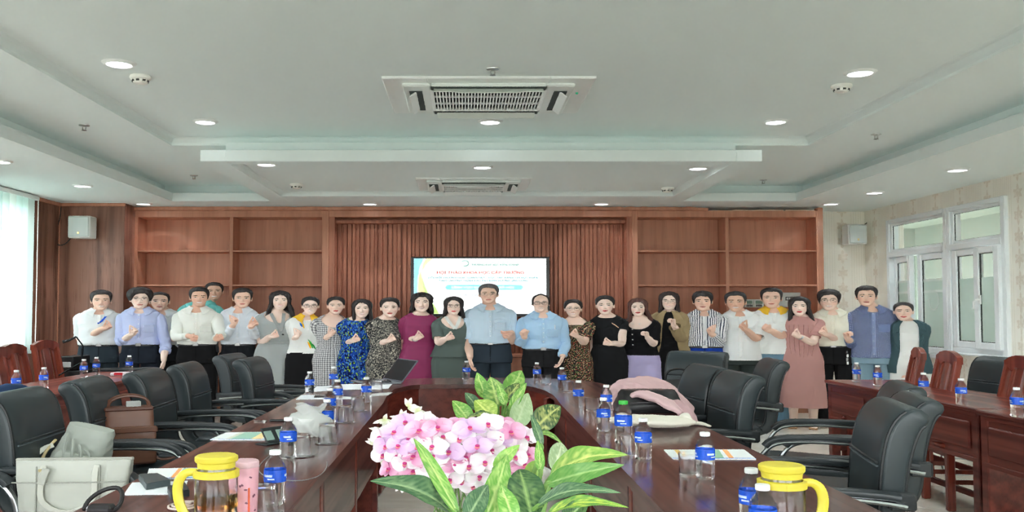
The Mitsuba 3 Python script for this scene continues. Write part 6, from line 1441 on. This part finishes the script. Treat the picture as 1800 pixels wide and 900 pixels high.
# ---- woven and printed cloths, in the cloth's own coordinates
def pat(fn): return pr(proc(fn), .88, .15)
def c3(*c): return [float(x) for x in L(*c)]
scene['striped_cloth'] = pat(lambda p, n, uv: mix(c3(236, 238, 240), c3(58, 64, 84), smoothstep(.60, .70, .5 + .5 * dr.cos((uv.x + .002 * noise(uv.y * 60)) * 2 * math.pi / .0205))))
def ging(p, n, uv):
    a, b = smoothstep(.40, .60, .5 + .5 * dr.cos(uv.x * 2 * math.pi / .024)), smoothstep(.40, .60, .5 + .5 * dr.cos(uv.y * 2 * math.pi / .024))
    return mix(c3(222, 222, 222), c3(62, 64, 76), .55 * a + .45 * b - .12 * a * b)
scene['gingham_cloth'] = pat(ging)
def bluep(p, n, uv):
    s = fbm(uv.x * 48 + 2 * noise(uv.y * 35), uv.y * 30, 0, 2); f1, f2, r = voronoi(uv.x * 38, uv.y * 28)
    c = mix(c3(22, 58, 148), c3(14, 26, 76), smoothstep(.45, .62, s)); c = mix(c, c3(90, 150, 214), smoothstep(.62, .70, noise(uv.x * 110, uv.y * 60)) * .7)
    return mix(c, c3(150, 186, 60), (1 - smoothstep(.20, .30, f1)) * smoothstep(.45, .5, r))
scene['blue_print_cloth'] = pat(bluep)
scene['scroll_cloth'] = pat(lambda p, n, uv: mix(c3(42, 42, 44), c3(196, 190, 178), smoothstep(.02, .09, .16 - dr.abs(fbm(uv.x * 72, uv.y * 72, 0, 2) - .5) * 1.6)))
def flor(p, n, uv):
    f1, f2, r = voronoi(uv.x * 66, uv.y * 66); m = 1 - smoothstep(.26, .36, f1)
    c = mix(mix(c3(214, 180, 150), c3(190, 84, 70), smoothstep(.4, .45, r)), c3(120, 140, 84), smoothstep(.68, .72, r)); return mix(c3(44, 38, 36), c, m * .9)
scene['floral_cloth'] = pat(flor)
def chk(p, n, uv):
    a, b = smoothstep(.35, .6, .5 + .5 * dr.cos(uv.x * 2 * math.pi / .0115)), smoothstep(.45, .75, .5 + .5 * dr.cos((uv.y + .003 * dr.floor(uv.x / .0115)) * 2 * math.pi / .017))
    return mix(mix(c3(76, 92, 140), c3(206, 214, 230), a * .85 * b), c3(58, 70, 116), (1 - a) * .5)
scene['check_cloth'] = pat(chk)
def B(px, head, yaw=0, sex='m', D=8.2, look=0, **k):
    return Body(px, D, head, yaw, sex, hyaw=math.degrees(math.atan(-(head[0] - CX) / 1600)) + look, **k)
FAIR, MIDT, TAN, DEEP = (248, 222, 208), (241, 210, 193), (234, 197, 177), (221, 180, 158)
WHITE = (226, 230, 232)
NAVY, CHAR, BLACKC = (44, 50, 58), (40, 42, 44), (24, 24, 26)
THIN, BOLDF = lambda c=(120, 110, 104): (c, .0011, .017), ((24, 24, 26), .0021, .0165)

# 1
def lanyard(ctx):
    b = ctx['b']; P = [front_pt(b, z, x, .020) for x, z in ((.075, .845 * b.H), (.055, .80 * b.H), (.02, .765 * b.H), (-.01, .75 * b.H))]
    ctx['A'](tube(P, .0015, 6, .009, True, (0, -1, 0), 4).col(40, 84, 190), 'cloth', 'lanyard')
person('man in a white short-sleeved polo with a blue lanyard, first from the left', B(174, (178, 509, 547), 22, D=8.34, skin=TAN), {'r': ((143, 598), (184, 578), (200, 568), 'heart'), 'l': None},
       {**SHORT, 'part': .006}, shirt(WHITE, (.80, .80), polo=True), trousers((52, 62, 70)), (lanyard,), smile=1)
# 2
person('young man in a lavender shirt and thin glasses, second from the left', B(247, (246, 506, 544), 12, D=8.2, skin=FAIR, fat=0.9), {'r': ((212, 600), (232, 589), (246, 570), 'heart'), 'l': ((291, 606), (288, 634), (287, 652), 'open')},
       {**SHORT, 'line': [(0, .064), (26, .056), (46, .022), (60, .0), (76, -.024), (100, .0), (125, -.03), (180, -.07)], 'thick': (.036, .016), 'wave': .016, 'side': 1.1, 'part': .02}, shirt((186, 196, 232), (1.45, 1.45), pocket=1, plk=True), trousers((34, 40, 50)), smile=.4, glasses=THIN((90, 80, 76)))
# 3
person('man in white half hidden behind the lavender shirt, with a rounded face', B(290, (280, 512, 546), 0, skin=TAN, D=8.62, fat=.94), {'r': None, 'l': ((318, 604), (304, 597), (315, 592), 'fist')},
       {**SHORT, 'line': [(0, .086), (30, .078), (48, .058), (60, .02), (72, -.02), (96, .0), (125, -.03), (180, -.065)], 'thick': (.012, .006)}, shirt((220, 224, 226), (1.9, 1.9)), trousers(CHAR), smile=.5, wide=1.05)
# 4
person('man in an off-white long-sleeved shirt, both fists held low', B(347, (350, 504, 538), 10, D=8.14, skin=DEEP, fat=0.94), {'r': ((309, 592), (334, 592), (347, 595), 'fist'), 'l': ((388, 588), (380, 597), (391, 592), 'fist')},
       SHORT, shirt((226, 228, 222), (1.8, 1.8), pocket=1), trousers(BLACKC), smile=.9)
# 5
person('tall smiling man in a turquoise shirt standing at the back', B(352, (376, 495, 527), -4, skin=DEEP, D=8.88, fat=.98), {'r': None, 'l': None}, {**SHORT, 'thick': (.016, .007)}, shirt((126, 212, 208), (.8, .8)), trousers((70, 74, 78)), smile=1)
# 6
person('man in a pale shirt raising both hands, right of the turquoise one', B(420, (426, 506, 541), 8, D=8.26, skin=TAN, fat=0.86), {'r': ((396, 592), (411, 571), (418, 553), 'heart'), 'l': ((447, 590), (440, 573), (455, 564), 'heart')},
       {**SHORT, 'part': .01}, shirt((218, 224, 232), (1.75, 1.75)), trousers((28, 30, 34)), smile=.6)
# 7
def bodice(ctx):
    b = ctx['b']
    ctx['A'](tube([front_pt(b, z, x, .018) for x, z in ((-.055, .83 * b.H), (-.03, .78 * b.H), (.0, .735 * b.H), (.025, .70 * b.H))], .003, 6, .016, True, (0, -1, 0), 4).col(150, 154, 154), 'cloth', 'lapel')
    ctx['A'](tube([front_pt(b, z, x, .019) for x, z in ((.062, .83 * b.H), (.05, .78 * b.H), (.035, .74 * b.H), (.025, .70 * b.H))], .003, 6, .016, True, (0, -1, 0), 4).col(150, 154, 154), 'cloth', 'lapel')
    ctx['A'](ball(front_pt(b, .675 * b.H, .045, .020), [.010, .004, .010], 1).col(24, 24, 26), 'plastic', 'button')
    m = loft([b.ring(.615 * b.H + d, .016, 64) for d in (-.015, .015)], False, False); ctx['A'](m.col(150, 155, 155), 'cloth', 'waistband')
person('woman in a grey wrap dress with long wavy black hair', B(484, (493, 510, 544), 22, 'f', D=8.24, skin=FAIR), {'r': ((459, 601), (477, 592), (492, 587), 'heart'), 'l': None},
       LONG(-.24, 56, wave=.03, flare=.20, bulk=.09, zf=14, side=1.1), dress((164, 170, 170), neck='v', end=.22, pleats=14, pamp=.007, sl=.72, waist=.012), lambda c: None, (bodice,), smile=1, lipc=(206, 84, 88))
# 8
def polo_print(ctx):
    b = ctx['b']
    for x0, x1, z0, z1, c in ((-.07, -.05, .795, .765, (36, 96, 190)), (-.055, -.035, .80, .755, (240, 190, 50)), (.005, .05, .665, .60, (70, 170, 70)), (.0, .03, .65, .60, (242, 180, 40)), (.025, .075, .64, .595, (40, 140, 70))):
        ctx['A'](tube([front_pt(b, (z0 + (z1 - z0) * q) * b.H, x0 + (x1 - x0) * q ** .6, .0225) for q in np.linspace(0, 1, 10)], .0012, 6, np.interp(np.linspace(0, 1, 10), [0, .4, 1], [.003, .010, .004]), True, (0, -1, 0), 4).col(c), 'cloth', 'print')
person('woman in a white polo with yellow collar and black glasses, left half', B(536, (546, 520, 550), 22, 'f', D=8.2, skin=FAIR, fat=0.95), {'r': ((514, 601), (522, 592), (532, 573), 'heart'), 'l': None},
       {**TIED, 'tails': BUN}, shirt((232, 234, 232), (.74, .74), False, coll=(232, 186, 60), hem=.56, polo=True), skirt((26, 26, 28), 'dress', end=.22, top=.568), (polo_print,), smile=.8, glasses=BOLDF)
# 9
person('woman in a grey gingham dress with puffed sleeves', B(582, (591, 519, 551), 24, 'f', D=8.16, skin=MIDT, fat=0.9), {'r': ((563, 602), (580, 590), (593, 574), 'heart'), 'l': None},
       {**TIED, 'tails': TAIL}, dress((150, 150, 156), 'gingham_cloth', 'v', .26, sl=.80, puff=.018, pleats=9, pamp=.006, waist=.008), lambda c: None, smile=.5, lipc=(196, 60, 66))
# 10
person('woman in a royal blue printed dress with straight dark hair', B(625, (637, 524, 557), 26, 'f', D=8.12, skin=FAIR, fat=0.94), {'r': ((602, 605), (620, 600), (634, 593), 'heart'), 'l': None},
       LONG(-.22, 58, wave=.012, sweep=.06, side=1.05), dress((22, 58, 148), 'blue_print_cloth', 'round', .24, sl=.66, pleats=8, pamp=.005), lambda c: None, smile=.8, lipc=(206, 84, 84))
# 11
def necklace(ctx):
    b = ctx['b']
    P = [front_pt(b, (.835 - .022 * math.cos(a)) * b.H, .062 * math.sin(a), .006) for a in np.linspace(-1.3, 1.3, 14)]
    ctx['A'](tube(P, .004, 6).col(226, 222, 214), 'plastic', 'necklace')
person('woman in a black and cream scroll-patterned dress with a pearl necklace', B(678, (686, 522, 557), 24, 'f', D=8.08, skin=FAIR, fat=0.98), {'r': ((659, 607), (682, 600), (701, 590), 'heart'), 'l': None},
       {**TIED, 'thick': (.020, .010), 'tails': BUN}, dress((60, 60, 60), 'scroll_cloth', 'round', .26, 'pencil', sl=.60, puff=.008), lambda c: None, (necklace,), smile=.7, lipc=(200, 96, 92))
# 12
person('woman in a magenta knee-length dress with a black wavy bob', B(737, (742, 513, 548), 24, 'f', D=8.04, skin=FAIR, fat=1.0), {'r': ((709, 598), (731, 596), (750, 584), 'heart'), 'l': None},
       LONG(-.125, 58, wave=.026, flare=.16, bulk=.05, zf=16, side=1.2), dress((140, 48, 92), 'satin', 'round', .24, 'pencil', sl=.82), lambda c: None, (watch('r'),), smile=1, lipc=(204, 60, 76))
# 13
def peplum(ctx):
    b = ctx['b']; ph = np.arange(64) * 2 * math.pi / 64; R = [b.ring(z * b.H, o, phi=ph) for z, o in ((.635, .014), (.61, .022), (.575, .032), (.545, .040))]
    ctx['A'](sheet(Me(np.array(R).reshape(-1, 3), grid_faces(4, 64, False, True)), -.004).col(86, 98, 94), 'cloth', 'peplum', sm=True)
    for s in (-1, 1): ctx['A'](tube([front_pt(b, z * b.H, x, .018) for x, z in ((s * .062, .848), (s * .055, .825), (s * .03, .79), (0, .755))], .0025, 6, .016, True, (0, -1, 0), 4).col(232, 234, 230), 'cloth', 'collar')
person('woman in a grey-green peplum suit with white collar, glasses and straight bob', B(793, (798, 520, 551), 16, 'f', D=7.98, skin=FAIR, fat=0.96), {'r': ((771, 602), (784, 596), (800, 590), 'heart'), 'l': None},
       LONG(-.155, 54, wave=.008, flare=.14, bulk=.06, side=1.1), dress((88, 100, 96), 'cloth', 'v', .28, 'pencil', sl=.72), lambda c: None, (peplum,), smile=.4, glasses=THIN((70, 60, 58)), lipc=(206, 92, 92))
# 14
person('tall older man in a pale blue short-sleeved shirt, in the middle of the row', B(861, (859, 498, 533), 0, D=8.0, skin=TAN, fat=1.06, belly=.02), {'r': ((823, 603), (826, 630), (828, 650), 'open'), 'l': ((899, 600), (899, 585), (885, 590), 'heart')},
       {**SHORT, 'c': (66, 64, 66), 'thick': (.022, .009), 'part': -.01}, shirt((192, 212, 228), (.84, .84), pocket=1), trousers((48, 58, 68)), smile=.3, glasses=THIN((150, 140, 130)), wide=1.03)
# 15
def pen(ctx):
    b = ctx['b']; ctx['A'](tube([front_pt(b, .765 * b.H, .10, .022), front_pt(b, .735 * b.H, .10, .022)], .004, 6).col(236, 236, 240), 'plastic', 'pen')
person('balding man in a light blue long-sleeved shirt and dark glasses', B(953, (951, 514, 546), 0, D=7.98, skin=MIDT, fat=1.04), {'r': ((915, 601), (922, 593), (916, 580), 'fist'), 'l': ((993, 605), (989, 626), (984, 644), 'open')},
       {**SHORT, 'line': [(0, .108), (25, .104), (46, .080), (58, .03), (70, -.022), (84, -.022), (96, .006), (125, -.03), (180, -.065)], 'thick': (.006, .010), 'side': 1.2}, shirt((172, 204, 232), (1.9, 1.95), pocket=1), trousers((34, 34, 36)), (pen, watch('l')), smile=1, glasses=BOLDF)
# 16
person('woman in a dark floral dress with a square neck and glasses', B(1010, (1007, 524, 556), -20, 'f', D=8.06, skin=MIDT, fat=0.9), {'l': ((1027, 602), (1015, 592), (1000, 582), 'heart'), 'r': None},
       {**TIED, 'thick': (.020, .012), 'tails': TAIL}, dress((44, 38, 36), 'floral_cloth', 'square', .24, sl=.72, puff=.016, pleats=7, pamp=.006, waist=.008), lambda c: None, smile=.8, glasses=THIN((90, 80, 78)), lipc=(206, 88, 84))
# 17
def slash(ctx):
    b = ctx['b']; ctx['A'](tube([front_pt(b, z * b.H, x, .017) for x, z in ((.055, .79), (.085, .775), (.115, .755))], .0015, 6, .005, True, (0, -1, 0), 4).col(214, 176, 150), 'cloth', 'trim')
    m = loft([b.ring(.62 * b.H + d, .015, 64) for d in (-.006, .006)], False, False); ctx['A'](m.col(18, 18, 20), 'satin', 'waist_seam')
person('woman in a plain black short-sleeved dress, hair tied back', B(1069, (1063, 518, 552), -22, 'f', D=8.08, skin=FAIR, fat=0.96), {'l': ((1093, 603), (1075, 605), (1054, 600), 'heart'), 'r': None},
       {**TIED, 'tails': BUN}, dress((30, 31, 33), 'cloth', 'round', .26, 'pencil', sl=.40), lambda c: None, (slash,), smile=.5, lipc=(196, 70, 76))
# 18
def velvet_buttons(ctx):
    b = ctx['b']
    for k, z in enumerate((.795, .755, .715, .675, .635)):
        ctx['A'](ball(front_pt(b, z * b.H, -.05, .030), [.007, .003, .007], 1).col(222, 222, 220), 'metal', 'button')
    ctx['A'](ball(front_pt(b, .795 * b.H, .01, .030), [.007, .003, .007], 1).col(222, 222, 220), 'metal', 'button')
scene['velvet'] = pr(rough=.85, spec=.1, sheen=.6)
person('woman in a black velvet top and pale lavender skirt with long brown hair', B(1125, (1121, 522, 554), -18, 'f', D=8.14, skin=FAIR), {'l': ((1149, 604), (1138, 594), (1133, 575), 'heart'), 'r': None},
       LONG(-.24, 58, c=(70, 42, 36), wave=.022, flare=.14, sweep=.16, bulk=.12), shirt((22, 22, 25), (1.25, .98), False, 'velvet', coll=False, hem=.555, plk=False, neck='v', cuffs=False, cname='top', off=.018), skirt((186, 176, 218), 'dress', end=.24, top=.563), (velvet_buttons,), smile=.5, lipc=(200, 60, 64))
# 19
person('woman in a tan blazer over black with long straight hair and round glasses', B(1177, (1176, 511, 544), -16, 'f', D=8.22, skin=FAIR), {'l': ((1198, 594), (1184, 572), (1181, 553), 'heart'), 'r': None},
       LONG(-.28, 56, c=(40, 30, 28), wave=.010, flare=.06, bulk=.06), open_jacket((150, 132, 100), .455, .16, .52, (1.8, 1.8), r0=.058), dress((22, 22, 24), 'cloth', 'crew', .10, 'pencil', sl=0), smile=1, glasses=THIN((150, 140, 130)), lipc=(206, 92, 92))
# 20
person('man in a white shirt with thin navy stripes and bright blue trousers', B(1238, (1235, 511, 546), -14, D=8.16, skin=TAN, fat=0.93), {'l': ((1266, 600), (1250, 588), (1243, 569), 'heart'), 'r': None},
       {**SHORT, 'line': [(0, .060), (28, .058), (44, .040), (58, .006), (70, -.02), (84, -.022), (96, .004), (125, -.03), (180, -.065)], 'thick': (.024, .011), 'jag': .022}, shirt(WHITE, (1.9, 1.75), bsdf='striped_cloth', pocket=1), trousers((28, 62, 156)), smile=.6)
# 21
person('older man in an untucked white short-sleeved shirt', B(1300, (1293, 512, 548), -14, D=8.22, skin=DEEP, fat=1.04, belly=.03), {'l': ((1330, 595), (1310, 580), (1298, 566), 'heart'), 'r': None},
       {**SHORT, 'c': (38, 36, 38), 'thick': (.020, .010)}, shirt((228, 232, 232), (.85, .85), False, hem=.49, pocket=1, wr=.009), trousers((52, 60, 58), belt=False, top=.54), smile=.9, wide=1.04)
# 22
person('young man in a white polo with a yellow collar and jeans', B(1360, (1356, 505, 542), -16, D=8.26, skin=TAN, fat=1.08), {'l': ((1376, 590), (1352, 582), (1336, 569), 'fist'), 'r': None},
       {**SHORT, 'thick': (.018, .006), 'jag': .012}, shirt((230, 233, 232), (.82, .82), False, coll=(232, 186, 60), hem=.52, polo=True), trousers((104, 136, 156), belt=False, top=.54, wr=.010), smile=.3, shoes=(58, 48, 44), wide=1.04)
# 23
def pintucks(ctx):
    b = ctx['b']
    for x in (-.10, -.06, -.02, .02, .06, .10): ctx['A'](tube([front_pt(b, z * b.H, x * (1 - .25 * (.62 - z) / .1 if z < .62 else 1), .016) for z in np.linspace(.53, .78, 12)], .0025, 6).col(176, 128, 124), 'satin', 'pin_tuck')
def wedge_sandals(ctx):
    for sd in 'rl':
        an = ctx['legs'][sd][2]; sx = -1 if sd == 'r' else 1
        m = prism([(.05, 0), (.05, .052), (.0, .050), (-.08, .026), (-.18, .022), (-.19, .010), (-.18, 0)], .07, 'x').mv(an[0] - .035, an[1], .0); ctx['A'](m.col(176, 136, 104), 'cloth', 'wedge_sole')
        for k, (y, z, w) in enumerate(((-.13, .05, .040), (-.09, .065, .040), (.02, .10, .036))): ctx['A'](tube([(an[0] + sx * .01 + w * math.cos(a), an[1] + y + (.02 * math.sin(a) if k == 2 else 0), .02 + (z - .02) * math.sin(a) + (.07 if k == 2 else 0) * (1 - math.sin(a))) for a in np.linspace(0, math.pi, 11)], .004, 6, .009).col(226, 222, 214), 'leather', 'sandal_strap')
person('woman in a long dusty pink dress with straight black hair and wedge sandals', B(1409, (1405, 520, 554), -22, 'f', skin=FAIR, D=8.12), {'l': ((1429, 602), (1404, 592), (1385, 580), 'heart'), 'r': None},
       LONG(-.22, 56, wave=.010, flare=.12, bulk=.07, sweep=.10, side=1.1), dress((188, 142, 138), 'cloth', 'crew', .155, 'dress', sl=.66, r0=.058, puff=.012, pleats=6, pamp=.004), lambda c: None, (pintucks, wedge_sandals, watch('l')), smile=.6, lipc=(206, 60, 76), feet=False)
# 24
def keys(ctx):
    b = ctx['b']
    q = front_pt(b, .53 * b.H, .11, .035); 
    for k, c in enumerate(((30, 30, 32), (230, 232, 232), (150, 150, 150), (226, 228, 228))): ctx['A'](box(-.009, .009, -.004, .004, -.018, .018, .003).mv(q[0] + .004 * (k % 2), q[1] - .002, q[2] + .03 - .042 * k).col(c), 'plastic', 'key_fob', sm=25)
person('man in a cream short-sleeved shirt and round glasses with keys at his belt', B(1464, (1457, 509, 546), -22, D=8.16, skin=MIDT), {'l': ((1478, 600), (1452, 589), (1434, 577), 'heart'), 'r': None},
       {**SHORT, 'line': [(0, .064), (28, .060), (44, .034), (58, .004), (72, -.03), (96, -.01), (125, -.04), (180, -.07)], 'thick': (.028, .015), 'wave': .014, 'part': .012}, shirt((232, 230, 214), (1.12, 1.12), pocket=0, wr=.008), trousers((26, 26, 28), beltc=(40, 40, 42)), (keys,), smile=.9, glasses=THIN((60, 50, 48)), shoes=(196, 184, 172))
# 25
person('young man in a blue and white checked shirt and jeans, near the window', B(1534, (1523, 502, 538), -22, skin=TAN, D=8.0), {'r': ((1498, 604), (1490, 597), (1486, 575), 'heart'), 'l': None},
       {**SHORT, 'thick': (.024, .008), 'jag': .014}, shirt((120, 136, 180), (1.6, 1.6), False, 'check_cloth', plkc=(132, 146, 186), hem=.50, pocket=1, cuffs=True), trousers((128, 156, 172), belt=False, top=.54, wr=.009), smile=.25, lipc=(170, 100, 94))
# 26
person('woman in an open teal short-sleeved jacket over a white dress, last on the right', B(1597, (1588, 528, 562), -24, 'f', skin=MIDT, fat=0.92, D=7.85), {'l': ((1614, 622), (1601, 648), (1594, 664), 'open'), 'r': None},
       {**TIED, 'thick': (.012, .007), 'tails': TAIL}, open_jacket((62, 84, 90), .445, .42, .60, (.85, .85), r0=.056, off=.021), dress((230, 232, 230), 'cloth', 'crew', .28, 'dress', sl=0), smile=.7, lipc=(206, 96, 96))
